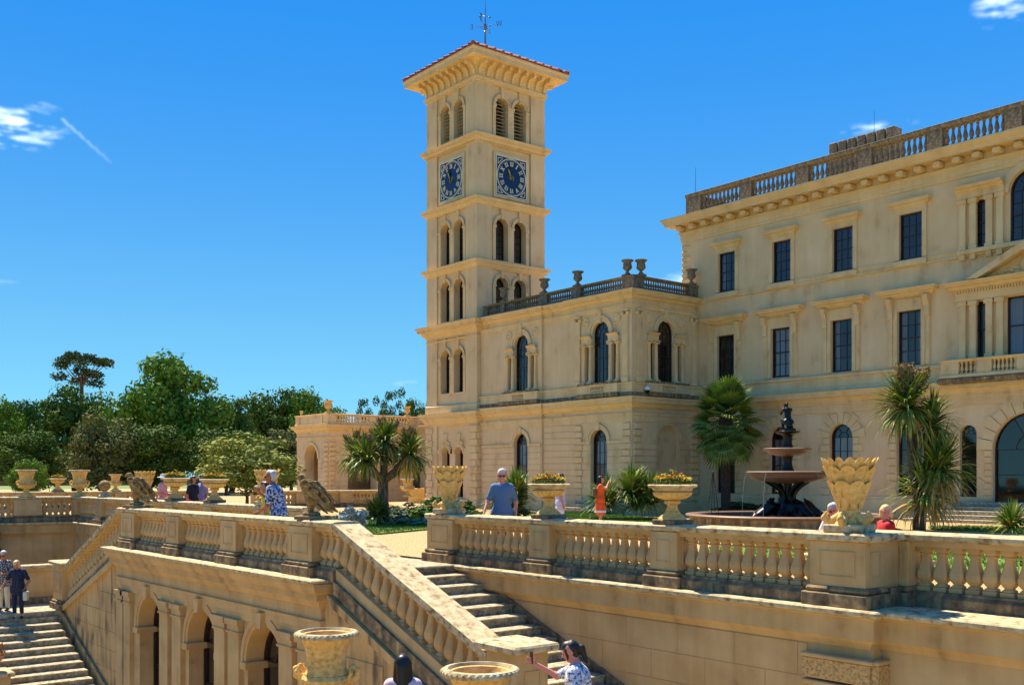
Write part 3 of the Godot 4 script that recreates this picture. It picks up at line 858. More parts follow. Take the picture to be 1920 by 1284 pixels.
# one face of the tower; x runs 0..S, bands are the storeys
func tower_face(o: Node3D, x: Transform3D, S: float, seen: bool) -> void:
	var f := hang("face", o, x)
	var c := S / 2
	var pw := 1.35
	var b := B.new()
	b.wall(0, c - pw, 0, 22.8, []); b.wall(c + pw, S, 0, 22.8, [])
	var ops := [[0.55, 2.9, 3.42, 0.35, 0.0, 4.4], [6.2, 8.12, 8.9, 0.3, 5.3, 9.2], [10.1, 11.88, 12.62, 0.42, 9.9, 12.65], [13.2, 15.02, 15.92, 0.42, 13.1, 15.95], [0, 0, 0, 0, 16.4, 19.3], [19.78, 21.45, 22.3, 0.42, 19.68, 22.42]]
	var edges := [0.0]
	for k in 6:
		var s: Array = ops[k]
		var y0: float = s[4]
		var y1: float = s[5]
		# plain band below the recess
		if y0 > edges[-1]:
			b.quad(Vector3(c - pw, edges[-1], 0), Vector3(c + pw, edges[-1], 0), Vector3(c + pw, y0, 0), Vector3(c - pw, y0, 0))
		edges.append(y1)
		b.xf = at(0, 0, -0.1)
		var hw := 0.36 if k == 0 else 0.42
		if k == 4 or not seen: b.wall(c - pw, c + pw, y0, y1, [])
		else: b.wall(c - pw, c + pw, y0, y1, [[c - 0.62, hw, s[0], s[1], true, 0.5], [c + 0.62, hw, s[0], s[1], true, 0.5]])
		b.xf = Transform3D.IDENTITY
		for g in [-1.0, 1.0]:
			var xx: float = c + g * pw
			if g < 0: b.quad(Vector3(xx, y0, 0), Vector3(xx, y0, -0.1), Vector3(xx, y1, -0.1), Vector3(xx, y1, 0))
			else: b.quad(Vector3(xx, y0, -0.1), Vector3(xx, y0, 0), Vector3(xx, y1, 0), Vector3(xx, y1, -0.1))
		b.quad(Vector3(c - pw, y1, -0.1), Vector3(c + pw, y1, -0.1), Vector3(c + pw, y1, 0), Vector3(c - pw, y1, 0))
		b.quad(Vector3(c - pw, y0, 0), Vector3(c + pw, y0, 0), Vector3(c + pw, y0, -0.1), Vector3(c - pw, y0, -0.1))
		if not seen or k == 4: continue
		for g in [-1.0, 1.0]:
			var cx: float = c + g * 0.62
			if k == 5: louvres(f, at(cx, s[0], -0.3), hw, s[1] - s[0])
			else:
				window(f, at(cx, s[0], -0.5), hw * 2, s[1] - s[0], 2, 5, true, 0, false)
			var t := B.new()
			t.ring(cx, s[1], hw, hw + 0.16, -0.1, -0.03)
			t.ring(cx, s[1], hw + 0.11, hw + 0.18, -0.03, 0.0)
			put("archivolt", t.mesh(), "trim", f)
			if k > 0:
				t = B.new()
				t.prism([Vector2(cx - 0.07, s[1] + hw - 0.05), Vector2(cx + 0.07, s[1] + hw - 0.05), Vector2(cx + 0.11, y1 - 0.01), Vector2(cx - 0.11, y1 - 0.01)], -0.1, 0.02)
				put("keystone", t.mesh(), "trim", f)
			else:
				voussoirs(f, cx, s[1], hw + 0.02, hw + 0.25, 7, -0.1, -0.02, "trim", 0.5)
		if k > 0:
			var wd := 1.24 - hw * 2
			for px in [[c - 0.62 - hw - 0.2, 0.2], [c - 0.2, 0.4], [c + 0.62 + hw, 0.2]]:
				var t := B.new()
				t.bx(px[0], px[0] + px[1], s[0] - 0.05, s[1] - 0.12, -0.098, -0.045)
				t.bx(px[0] - 0.03, px[0] + px[1] + 0.03, s[1] - 0.12, s[1] + 0.02, -0.098, 0.0)
				put("pilaster", t.mesh(), "trim", f)
	b.quad(Vector3(c - pw, edges[-1], 0), Vector3(c + pw, edges[-1], 0), Vector3(c + pw, 22.8, 0), Vector3(c - pw, 22.8, 0))
	put("wall", b.mesh(), "render", f)
	if seen:
		clock(f, at(c, 17.72, -0.06))
		var t := B.new()
		for g in [-1.0, 1.0]:
			t.bx(c - 1.2, c + 1.2, 17.72 + g * 1.07, 17.72 + g * 1.2, -0.098, -0.02); t.bx(c + g * 1.07, c + g * 1.2, 17.72 - 1.07, 17.72 + 1.07, -0.098, -0.022)
		put("clock_frame", t.mesh(), "trim", f)
		for k in 11:                                     # rusticated corner of the lowest storey
			for e in [0.28, S - 0.28]:
				put("quoin", block(0.66 if k % 2 == 0 else 0.5, 0.34, 0.06, 0.02), "trim", f, at(e, 0.55 + k * 0.365, 0.03))

func clock_tower() -> void:
	var S := 4.68
	var o := thing("clock_tower", "tall square ochre tower with blue clock faces and louvred belfry", "tower", T(FRONT, W(48.27, 32.62, 0)))
	tower_face(o, Transform3D.IDENTITY, S, true)
	tower_face(o, T(SIDE, Vector3(S, 0, 0)), S, true)
	tower_face(o, T(BACK, Vector3(S, 0, -S)), S, false)
	tower_face(o, T(FARSIDE, Vector3(0, 0, -S)), S, false)
	var sq := [Vector3(0, 0, 0), Vector3(S, 0, 0), Vector3(S, 0, -S), Vector3(0, 0, -S)]
	for k in [[-0.2, 0.12, 0.9], [4.5, 0.85, 1.35], [9.28, 1.15, 1.4], [12.68, 0.62, 0.86], [15.97, 0.62, 0.86], [19.24, 0.68, 0.95]]:
		var b := B.new()
		if k[0] < 0: b.sweep(sq, [Vector2(0, 0), Vector2(0.1, 0), Vector2(0.1, 0.42), Vector2(0.02, 0.48), Vector2(0, 0.48)], true)
		else: b.sweep(sq, profile(CORNICE, k[1], k[2], k[0]), true)
		put("plinth" if k[0] < 0 else "cornice", b.mesh(), "trim", o)
	var d: B
	d = B.new()
	d.sweep(sq, [Vector2(0, 5.1), Vector2(0.06, 5.1), Vector2(0.06, 5.5), Vector2(0, 5.56)], true)
	put("string_course", d.mesh(), "trim", o)
	d = B.new()
	d.sweep(sq, [Vector2(0, 9.02), Vector2(0.05, 9.04), Vector2(0.05, 9.1), Vector2(0, 9.12)], true)
	put("string_course", d.mesh(), "trim", o)
	d = B.new()
	d.sweep(sq, [Vector2(0, 22.42), Vector2(0.07, 22.44), Vector2(0.07, 22.54), Vector2(0.12, 22.58), Vector2(0.12, 22.68), Vector2(0, 22.74)], true)
	put("string_course", d.mesh(), "trim", o)
	for face in [T(FRONT, Vector3.ZERO), T(SIDE, Vector3(S, 0, 0))]:
		for k in 40: put("dentil", block(0.06, 0.07, 0.07, 0.0), "trim", o, face * at(0.08 + k * 0.116, 19.3, 0.07))
	# coved eaves on brackets
	var b := B.new()
	b.sweep(sq, [Vector2(0, 22.7), Vector2(0.02, 22.7), Vector2(0.04, 22.95), Vector2(0.1, 23.16), Vector2(0.26, 23.32), Vector2(0.5, 23.38), Vector2(0.9, 23.38), Vector2(0.9, 23.6), Vector2(0.97, 23.66), Vector2(0.97, 23.74), Vector2(0.9, 23.76)], true)
	put("eaves", b.mesh(), "trim", o)
	for face in [T(FRONT, Vector3.ZERO), T(SIDE, Vector3(S, 0, 0)), T(BACK, Vector3(S, 0, -S)), T(FARSIDE, Vector3(0, 0, -S))]:
		for k in 9:
			b = B.new()
			b.prism([Vector2(0.0, 22.72), Vector2(0.1, 22.74), Vector2(0.14, 22.9), Vector2(0.22, 23.1), Vector2(0.4, 23.18), Vector2(0.62, 23.16), Vector2(0.68, 23.24), Vector2(0.68, 23.39), Vector2(0.0, 23.39)], -0.075, 0.075)
			put("bracket", b.mesh(), "trim", o, face * T(Basis(Vector3(0, 0, 1), Vector3(0, 1, 0), Vector3(-1, 0, 0)), Vector3(0.12 + k * (S - 0.24) / 8.0, 0, 0)))
	# shallow hipped roof with barrel tiles
	var r := hang("roof", o)
	b = B.new()
	var e := 0.95
	var q := [Vector3(-e, 23.75, e), Vector3(S + e, 23.75, e), Vector3(S + e, 23.75, -S - e), Vector3(-e, 23.75, -S - e)]
	for k in 4: b.tri(q[k], q[(k + 1) % 4], Vector3(S / 2, 25.25, -S / 2))
	b.quad(q[0], q[3], q[2], q[1])
	put("slope", b.mesh(), "terracotta", r)
	var n := 12
	for face in [T(FRONT, Vector3.ZERO), T(SIDE, Vector3(S, 0, 0)), T(BACK, Vector3(S, 0, -S)), T(FARSIDE, Vector3(0, 0, -S))]:
		for k in n:
			var x := -e + (S + 2 * e) * (k + 0.5) / n
			var t := minf(x + e, S + e - x)
			var len := maxf(t, 0.3)
			var rise: float = 1.5 / (S / 2 + e)
			b = B.new()
			b.tube([Vector3(x, 23.79, e + 0.05), Vector3(x, 23.79 + rise * len, e + 0.05 - len)], 0.11, 0.1, 8)
			put("roof_tile", b.mesh(), "terracotta", r, face)
	for k in 4:
		b = B.new()
		b.tube([q[k] + Vector3(0, 0.06, 0), Vector3(S / 2, 25.3, -S / 2)], 0.13, 0.13, 8)
		put("ridge_tile", b.mesh(), "terracotta", r)
	# weather vane
	var v := thing("weather_vane", "slim weather vane with compass letters on top of the clock tower", "weather vane", T(Basis(Vector3.UP, 0.62), W(48.27 - S / 2, 32.62 + S / 2, 25.2)))
	b = B.new()
	b.lathe([Vector2(0.14, 0), Vector2(0.1, 0.1), Vector2(0.055, 0.2), Vector2(0.05, 1.1), Vector2(0.09, 1.14), Vector2(0.05, 1.2), Vector2(0.1, 1.4), Vector2(0.1, 1.5), Vector2(0.03, 1.6), Vector2(0.025, 2.3), Vector2(0.004, 2.95)], 10)
	put("pole", b.mesh(), "vane", v)
	for k in 4:
		b = B.new()
		var dd := Vector3(cos(k * PI / 2), 0, -sin(k * PI / 2))
		b.tube([dd * 0.05 + Vector3(0, 1.45, 0), dd * 0.62 + Vector3(0, 1.5, 0)], 0.018, 0.014, 6)
		b.tube([dd * 0.06 + Vector3(0, 1.28, 0), dd * 0.2 + Vector3(0, 1.34, 0), dd * 0.32 + Vector3(0, 1.47, 0)], 0.014, 0.014, 6)
		put("arm", b.mesh(), "vane", v)
		var tm := TextMesh.new()
		tm.text = ["W", "S", "E", "N"][k]
		var sf := SystemFont.new()
		sf.font_names = PackedStringArray(["Droid Sans"])
		tm.font = sf; tm.font_size = 64; tm.pixel_size = 0.0062; tm.depth = 0.02
		put("letter", tm, "vane", v, T(Basis(Vector3.UP, PI) if k == 2 else (Basis(Vector3.UP, PI / 2) if k % 2 else Basis.IDENTITY), dd * 0.8 + Vector3(0, 1.5, 0)))
	b = B.new()
	b.xf = T(Basis(Vector3.UP, -0.5) * Basis(Vector3.BACK, -0.42), Vector3(0, 2.0, 0))
	b.tube([Vector3(-0.42, 0, 0), Vector3(0.42, 0, 0)], 0.018, 0.014, 6)
	b.prism([Vector2(-0.58, 0.14), Vector2(-0.4, 0.0), Vector2(-0.58, -0.14), Vector2(-0.34, -0.1), Vector2(-0.24, 0.0), Vector2(-0.34, 0.1)], -0.008, 0.008)
	b.prism([Vector2(0.34, 0.07), Vector2(0.34, -0.07), Vector2(0.52, 0.0)], -0.01, 0.01)
	put("arrow", b.mesh(), "vane", v)

func column(parent: Node3D, x: float, y0: float, y1: float, z: float, r: float) -> void:
	var key := "column%.2f,%.2f" % [y1 - y0, r]
	if not cache.has(key):
		var h := y1 - y0
		var b := B.new()
		b.bx(-r * 1.5, r * 1.5, 0, 0.07, -r * 1.5, r * 1.5)
		b.lathe([Vector2(r * 1.4, 0.07), Vector2(r * 1.45, 0.1), Vector2(r * 1.1, 0.14), Vector2(r, 0.17), Vector2(r * 0.98, h * 0.4), Vector2(r * 0.85, h - 0.2), Vector2(r * 1.05, h - 0.18), Vector2(r * 0.9, h - 0.15), Vector2(r * 1.15, h - 0.08)], 12)
		for g in [-1.0, 1.0]: b.ball(Vector3(g * r * 1.35, h - 0.1, 0), Vector3(0.06, 0.06, r * 1.2), 6)
		b.bx(-r * 1.5, r * 1.5, h - 0.06, h, -r * 1.4, r * 1.4)
		cache[key] = b.mesh()
	put("column", cache[key], "trim", parent, at(x, y0, z))

# three-light arched window of the first floor, centre cx on the face f
func serliana(f: Node3D, cx: float, y: float, blind_side := false) -> void:
	var w := window(f, at(cx, y, -0.14), 1.06, 2.28, 4, 4, true, 0)
	var b := B.new()
	b.ring(cx, y + 2.28, 0.53, 0.7, 0.0, 0.05)
	b.ring(cx, y + 2.28, 0.68, 0.8, 0.0, 0.09)
	put("archivolt", b.mesh(), "trim", f)
	b = B.new()
	b.prism([Vector2(cx - 0.07, y + 2.74), Vector2(cx + 0.07, y + 2.74), Vector2(cx + 0.1, y + 3.32), Vector2(cx - 0.1, y + 3.32)], 0, 0.12)
	put("keystone", b.mesh(), "trim", f)
	for g in [-1.0, 1.0]:
		b = B.new()
		b.bx(cx + g * 0.54, cx + g * 1.2, y + 1.86, y + 2.08, -0.2, 0.12)
		b.sweep([Vector3(minf(cx + g * 0.54, cx + g * 1.2), 0, 0.12), Vector3(maxf(cx + g * 0.54, cx + g * 1.2), 0, 0.12)], profile(CORNICE, 0.28, 0.3, y + 2.06))
		put("entablature", b.mesh(), "trim", f)
		column(f, cx + g * 0.66, y, y + 1.86, 0.04, 0.105)
		column(f, cx + g * 1.1, y, y + 1.86, 0.04, 0.09)
		b = B.new()
		b.lathe([Vector2(0.24, 0.0), Vector2(0.24, 0.03), Vector2(0.19, 0.06), Vector2(0.17, 0.03), Vector2(0.1, 0.03), Vector2(0.07, 0.07), Vector2(0.0, 0.08)], 20)
		put("roundel", b.mesh(), "trim", f, T(Basis(Vector3.RIGHT, PI / 2), Vector3(cx + g * 1.02, y + 2.85, 0)))
	b = B.new()
	b.bx(cx - 1.32, cx + 1.32, y - 0.08, y, -0.02, 0.3, 0.015)
	put("sill", b.mesh(), "stained", f)

func serliana_openings(cx: float, y: float) -> Array:
	return [[cx - 0.88, 0.13, y, y + 1.86, false, 0.2], [cx, 0.53, y, y + 2.28, true, 0.18], [cx + 0.88, 0.13, y, y + 1.86, false, 0.2]]

func side_panes(f: Node3D, cx: float, y: float) -> void:
	for g in [-1.0, 1.0]: window(f, at(cx + g * 0.88, y, -0.16), 0.26, 1.86, 1, 2, false, 0)

# small pierced panel below a window
func little_balusters(f: Node3D, cx: float, y0: float, y1: float, half: float, n: int) -> void:
	row(f, Vector3(cx - half, y0, 0.0), Vector3(cx + half, y0, 0.0), n, y1 - y0, half / n * 0.82, "trim", 8)

func bands(f: Node3D, x0: float, x1: float, y0: float, n: int, h: float, m: String, z := 0.025) -> void:
	for k in n: put("course", block(x1 - x0, h - 0.035, z * 2, 0.012), m, f, at((x0 + x1) / 2, y0 + (k + 0.5) * h, 0))

func roof_urn() -> ArrayMesh:
	if not cache.has("roof_urn"):
		var b := B.new()
		b.bx(-0.18, 0.18, 0, 0.08, -0.18, 0.18)
		b.lathe([Vector2(0.15, 0.08), Vector2(0.14, 0.12), Vector2(0.07, 0.18), Vector2(0.06, 0.22), Vector2(0.12, 0.27), Vector2(0.2, 0.34), Vector2(0.22, 0.42), Vector2(0.19, 0.5), Vector2(0.18, 0.6), Vector2(0.24, 0.66), Vector2(0.28, 0.68), Vector2(0.28, 0.72), Vector2(0.22, 0.72), Vector2(0.17, 0.6), Vector2(0.0, 0.5)], 16)
		cache["roof_urn"] = b.mesh()
	return cache["roof_urn"]

func side_wing() -> void:
	var L := 11.08
	var o := thing("side_wing", "two-storey ochre wing with three-light arched windows beside the clock tower", "building", T(FRONT, W(43.58, 33.0, 0)))
	var f := hang("front", o)
	var s := hang("end", o, T(SIDE, Vector3(L, 0, 0)))
	var D := 4.3
	var c1 := 3.4
	var c2 := 9.12
	var c3 := 2.02
	# front walls: bay, recess, corner pavilion; outside planes 0.12 / 0 / 0.12
	var b := B.new()
	var bay := 4.92
	var pav := 7.3
	for z in [[0.0, bay, 0.12, c1, [c1 - 0.08, 0.54, 0.5, 3.29, true, 0.26]], [bay, pav, 0.0, -1.0, null], [pav, L, 0.12, c2, [c2 - 0.15, 0.54, 0.62, 3.28, true, 0.26]]]:
		b.xf = at(0, 0, z[2])
		b.wall(z[0], z[1], 0, 5.0, [z[4]] if z[4] else [])
		b.wall(z[0], z[1], 5.0, 10.0, serliana_openings(z[3], 5.92) if z[3] > 0 else [])
	b.xf = Transform3D.IDENTITY
	b.quad(Vector3(bay, 0, 0.12), Vector3(bay, 0, 0), Vector3(bay, 10, 0), Vector3(bay, 10, 0.12))
	b.quad(Vector3(pav, 0, 0), Vector3(pav, 0, 0.12), Vector3(pav, 10, 0.12), Vector3(pav, 10, 0))
	b.quad(Vector3(0, 9.95, 0.1), Vector3(L, 9.95, 0.1), Vector3(L, 9.95, -9), Vector3(0, 9.95, -9))
	b.quad(Vector3(0, 4.9, -0.5), Vector3(L, 4.9, -0.5), Vector3(L, 4.9, -9), Vector3(0, 4.9, -9))
	b.xf = T(BACK, Vector3(L, 0, -9)); b.wall(0, L, 0, 10, [])
	b.xf = T(FARSIDE, Vector3(0, 0, -9)); b.wall(0, 9, 0, 10, [])
	b.xf = T(SIDE, Vector3(L, 0, 0.12))
	b.wall(0, 9.12, 0, 5.0, [[2.3, 0.72, 0.5, 3.28, true, 0.12]])
	b.wall(0, 9.12, 5.0, 10.0, serliana_openings(c3 + 0.12, 5.92))
	b.quad(Vector3(1.58, 0.5, -0.12), Vector3(3.02, 0.5, -0.12), Vector3(3.02, 4.0, -0.12), Vector3(1.58, 4.0, -0.12))
	put("wall", b.mesh(), "render", o)
	# mouldings follow the breaks of the front
	var path := [Vector3(0, 0, 0.12), Vector3(bay, 0, 0.12), Vector3(bay, 0, 0), Vector3(pav, 0, 0), Vector3(pav, 0, 0.12), Vector3(L, 0, 0.12), Vector3(L, 0, -D)]
	for m in [["plinth", [Vector2(0, -0.2), Vector2(0.1, -0.2), Vector2(0.1, 0.42), Vector2(0.02, 0.48), Vector2(0, 0.48)], "trim"],
		["impost_band", [Vector2(0, 4.12), Vector2(0.04, 4.12), Vector2(0.04, 4.36), Vector2(0.07, 4.38), Vector2(0.07, 4.5), Vector2(0, 4.52)], "trim"],
		["lower_cornice", [Vector2(0, 4.7), Vector2(0.1, 4.74), Vector2(0.18, 4.9), Vector2(0.32, 4.94), Vector2(0.32, 5.08), Vector2(0.38, 5.14), Vector2(0.38, 5.2), Vector2(0, 5.24)], "trim"],
		["weathered_band", [Vector2(0, 5.2), Vector2(0.13, 5.22), Vector2(0.13, 5.38), Vector2(0.08, 5.42), Vector2(0, 5.42)], "stained"],
		["sill_band", [Vector2(0, 5.4), Vector2(0.07, 5.42), Vector2(0.07, 5.74), Vector2(0.13, 5.78), Vector2(0.13, 5.84), Vector2(0, 5.86)], "trim"],
		["frieze", [Vector2(0, 9.1), Vector2(0.05, 9.12), Vector2(0.05, 9.26), Vector2(0.08, 9.28), Vector2(0.08, 9.34), Vector2(0.03, 9.36), Vector2(0.03, 9.56), Vector2(0, 9.56)], "trim"],
		["cornice", [Vector2(0, 9.54), Vector2(0.1, 9.56), Vector2(0.16, 9.68), Vector2(0.3, 9.72), Vector2(0.3, 9.82), Vector2(0.38, 9.88), Vector2(0.38, 9.92), Vector2(0, 9.97)], "trim"]]:
		b = B.new()
		b.sweep(path, m[1])
		put(m[0], b.mesh(), m[2], o)
	# first-floor windows
	var ff := hang("window_bay", o, at(0, 0, 0.12))
	serliana(ff, c1, 5.92); side_panes(ff, c1, 5.92)
	var pf := hang("window_bay", o, at(0, 0, 0.12))
	serliana(pf, c2, 5.92); side_panes(pf, c2, 5.92)
	var ef := hang("window_bay", o, T(SIDE, Vector3(L, 0, 0.12)))
	serliana(ef, c3 + 0.12, 5.92); side_panes(ef, c3 + 0.12, 5.92)
	for w in [[ff, c1, 1.5], [pf, c2, 1.3], [ef, c3 + 0.12, 1.3]]:
		b = B.new()
		b.bx(w[1] - w[2], w[1] - 0.45, 5.42, 5.84, 0.07, 0.28, 0.01); b.bx(w[1] + 0.45, w[1] + w[2], 5.42, 5.84, 0.07, 0.28, 0.01); b.bx(w[1] - 0.45, w[1] + 0.45, 5.42, 5.48, 0.07, 0.278); b.bx(w[1] - 0.45, w[1] + 0.45, 5.76, 5.84, 0.07, 0.278)
		put("window_apron", b.mesh(), "trim", w[0])
		var lb := hang("pierced_panel", w[0], at(0, 0, 0.22))
		little_balusters(lb, w[1], 5.48, 5.76, 0.45, 9)
		b = B.new()
		b.bx(w[1] - w[2] - 0.02, w[1] + w[2] + 0.02, 5.24, 5.44, 0.1, 0.32, 0.02)
		put("weathered_base", b.mesh(), "stained", w[0])
	# pilasters of the corner pavilion with curled capitals
	for w in [[pf, [7.6, 10.72]], [ef, [0.42, 4.02]]]:
		for x in w[1]:
			b = B.new()
			b.bx(x - 0.2, x + 0.2, 5.86, 6.1, 0, 0.14, 0.02); b.bx(x - 0.16, x + 0.16, 6.1, 8.86, 0, 0.09); b.bx(x - 0.22, x + 0.22, 9.02, 9.1, 0, 0.15)
			b.ball(Vector3(x - 0.17, 8.92, 0.07), Vector3(0.09, 0.1, 0.09), 6); b.ball(Vector3(x + 0.17, 8.92, 0.07), Vector3(0.09, 0.1, 0.09), 6)
			put("pilaster", b.mesh(), "trim", w[0])
	# ground floor: banded stucco, arched windows with plain archivolts
	for w in [[ff, c1 - 0.08, 0.1, bay - 0.05], [pf, c2 - 0.15, pav + 0.05, L - 0.02]]:
		var wn := window(w[0], at(w[1], 0.6, -0.22), 1.06, 2.68, 3, 5, true, 4)
		b = B.new()
		b.ring(w[1], 3.28, 0.54, 0.68, 0, 0.05); b.ring(w[1], 3.28, 0.66, 0.76, 0, 0.08)
		put("archivolt", b.mesh(), "trim", w[0])
		b = B.new()
		b.prism([Vector2(w[1] - 0.08, 3.78), Vector2(w[1] + 0.08, 3.78), Vector2(w[1] + 0.12, 4.12), Vector2(w[1] - 0.12, 4.12)], 0, 0.11)
		put("keystone", b.mesh(), "trim", w[0])
		for e in [[w[2], w[1] - 0.56], [w[1] + 0.56, w[3]]]:
			bands(w[0], e[0], e[1], 0.5, 9, 0.295, "render")
			b = B.new()
			b.bx(e[0], e[1], 3.16, 3.28, 0, 0.06)
			put("impost", b.mesh(), "trim", w[0])
	var rf := hang("recessed_bay", o)
	bands(rf, bay + 0.02, pav - 0.02, 0.5, 12, 0.3, "render")
	b = B.new()
	b.ring(2.3, 3.28, 0.72, 0.86, 0, 0.05); b.ring(2.3, 3.28, 0.84, 0.94, 0, 0.08)
	put("archivolt", b.mesh(), "trim", ef)
	for e in [[0.08, 1.5], [3.1, 4.38]]:
		bands(ef, e[0], e[1], 0.5, 9, 0.295, "render")
	for k in 12:
		for e in [[pf, L - 0.3], [pf, pav + 0.32], [ef, 0.32], [ef, 4.1]]:
			put("quoin", block(0.56 if k % 2 == 0 else 0.44, 0.26, 0.09, 0.03), "trim", e[0], at(e[1], 0.66 + k * 0.295, 0.04))
	# garden-door steps
	for k in 3: put("step", block(2.2 + k * 0.6, 0.16, 0.4, 0.02), "tread", o, at(c2 - 0.15, 0.5 - k * 0.16, 0.4 + k * 0.34))
	# roof parapet and its urns
	parapet(o, at(0, 0, 0.04), [[0.3, 0.35], [1.7, 0.4], [4.88, 0.7], [7.3, 0.7], [10.75, 0.75]], 9.97, 10.6, 0.26, 0.155, "roofstone")
	parapet(o, T(SIDE, Vector3(L - 0.02, 0, 0.04)), [[0.45, 0.6], [4.0, 0.6]], 9.97, 10.6, 0.26, 0.155, "roofstone")
	for u in [[W(41.9, 33.1, 10.6), "small stone urn on the wing parapet nearest the tower wall"], [W(38.7, 33.1, 10.6), "small stone urn on the wing parapet, second from the tower"], [W(36.28, 33.1, 10.6), "small stone urn on the wing parapet, third from the tower"],
		[W(33.0, 33.1, 10.6), "stone roof urn of the close pair on the wing corner, on the tower side"], [W(32.6, 33.55, 10.6), "stone roof urn of the close pair on the wing corner, on the mansion side"], [W(32.6, 36.9, 10.6), "stone roof urn on the wing parapet against the mansion wall"]]:
		var n := thing("roof_urn", u[1], "urn", T(Basis.IDENTITY, u[0]), "urns on the wing parapet")
		put("vase", roof_urn(), "roofstone", n)
	# camera dome
	var cd := thing("security_camera", "small white dome security camera on the wing corner below the dark window", "camera", T(SIDE, W(32.5, 33.0, 5.5) + Vector3(0.24, 0, -0.62)))
	b = B.new()
	b.lathe([Vector2(0.0, -0.14), Vector2(0.06, -0.12), Vector2(0.1, -0.05), Vector2(0.11, 0.0)], 14)
	put("dome", b.mesh(), "iron", cd)
	b = B.new()
	b.lathe([Vector2(0.13, 0.0), Vector2(0.14, 0.1), Vector2(0.1, 0.16), Vector2(0.0, 0.18)], 14)
	b.bx(-0.03, 0.03, 0.04, 0.1, -0.16, 0.0)
	put("housing", b.mesh(), "white", cd)

# the low arcaded wing beyond the tower
func arcade_wing() -> void:
	var o := thing("arcade_wing", "low ochre wing with dark archways and urns on its parapet, beyond the tower", "building", T(FRONT, W(67.0, 34.2, 0)))
	var L := 4.6
	var b := B.new()
	b.wall(0, L, 0, 5.2, [[2.2, 0.95, 0, 2.9, true, 0.7]])
	b.xf = T(SIDE, Vector3(L, 0, 0)); b.wall(0, 7, 0, 5.2, [[2.6, 1.1, 0, 2.8, true, 0.7]])
	b.xf = T(FRONT, Vector3(L, 0, -7)); b.wall(0, 15, 0, 5.2, [[2.6, 1.1, 0, 2.8, true, 0.7], [6.6, 1.1, 0, 2.8, true, 0.7], [10.9, 1.0, 0, 2.8, true, 0.7], [13.6, 0.6, 0, 2.8, true, 0.7]])
	b.xf = Transform3D.IDENTITY
	b.quad(Vector3(0, 5.18, 0), Vector3(L, 5.18, 0), Vector3(L, 5.18, -12), Vector3(0, 5.18, -12))
	b.quad(Vector3(L, 5.18, -7), Vector3(L + 15, 5.18, -7), Vector3(L + 15, 5.18, -12), Vector3(L, 5.18, -12))
	b.xf = T(BACK, Vector3(L + 15, 0, -12)); b.wall(0, L + 15, 0, 5.2, [])
	b.xf = T(FARSIDE, Vector3(0, 0, -12)); b.wall(0, 12, 0, 5.2, [])
	put("wall", b.mesh(), "render", o)
	var path := [Vector3(0, 0, -8), Vector3(0, 0, 0), Vector3(L, 0, 0), Vector3(L, 0, -7), Vector3(L + 14, 0, -7)]
	b = B.new()
	b.sweep(path, profile(CORNICE, 0.9, 1.0, 4.75))
	b.sweep(path, [Vector2(0, 4.2), Vector2(0.05, 4.2), Vector2(0.05, 4.4), Vector2(0, 4.42)])
	put("cornice", b.mesh(), "trim", o)
	parapet(o, at(0, 0, 0.1), [[0.3, 0.6], [2.35, 3.2], [4.35, 0.6]], 5.2, 5.95, 0.3, 0.24, "trim")
	parapet(o, T(SIDE, Vector3(L + 0.1, 0, 0)), [[0.3, 0.5], [3.4, 0.5], [6.7, 0.5]], 5.2, 5.95, 0.3, 0.24, "trim")
	parapet(o, at(L, 0, -6.9), [[0.3, 0.5], [5.0, 0.5], [9.5, 0.5], [13.7, 0.5]], 5.2, 5.95, 0.3, 0.24, "trim")
	for c in [[Transform3D.IDENTITY, 2.2, 0.95, 2.9, 0.1, 4.5], [T(SIDE, Vector3(L, 0, 0)), 2.6, 1.1, 2.8, 0.1, 6.9]]:
		var f := hang("arch_face", o, c[0])
		b = B.new()
		b.ring(c[1], c[3], c[2], c[2] + 0.2, 0, 0.07)
		put("archivolt", b.mesh(), "trim", f)
		for e in [[c[4], c[1] - c[2] - 0.02], [c[1] + c[2] + 0.02, c[5]]]: bands(f, e[0], e[1], 0.1, 9, 0.31, "render")
		for k in 12: put("quoin", block(0.5, 0.24, 0.12, 0.04), "trim", f, at(0.27 if c[4] < 0.2 and c[5] > 5 else L - 0.27, 0.25 + k * 0.33, 0.05))
	for u in [[W(67.0 - 4.3, 34.35, 5.95), "large stone vase on the front corner of the low arcaded wing", 1.2], [W(62.4, 40.5, 5.95), "stone vase on the parapet of the low wing, above the spiky palm", 1.0], [W(66.6, 34.35, 5.95), "small stone finial at the outer corner of the low arcaded wing", 0.5], [W(57.3, 41.1, 5.95), "stone vase on the low wing parapet, close to the tower", 1.0]]:
		var n := thing("parapet_vase", u[1], "vase", T(Basis.from_scale(Vector3.ONE * u[2]), u[0]), "vases on the low arcaded wing")
		put("vase", roof_urn(), "carved", n)

func sheet(x0: float, x1: float, z0: float, z1: float, y: float) -> ArrayMesh:
	var b := B.new()
	b.quad(Vector3(x0, y, z1), Vector3(x1, y, z1), Vector3(x1, y, z0), Vector3(x0, y, z0))
	return b.mesh()

func grounds() -> void:
	structure("ground", sheet(-900, 900, -900, 900, -5.2), "pasture")
	structure("lower_terrace", sheet(-70, 30, -11.42, 60, -5.19), "lower_gravel")
	var b := B.new()
	b.bx(-150, 60, -1.2, 0.0, -160, -11.72)
	b.bx(-150, -40.45, -1.21, -0.002, -11.72, 10)
	structure("terrace_ground", b.mesh(), "pebbles")

# ---------- terrace walls, balustrades and stairs ----------
const BY := [0.0, 0.2, 0.755, 0.82, 0.92]     # plinth foot, plinth top, rail, coping foot, coping top

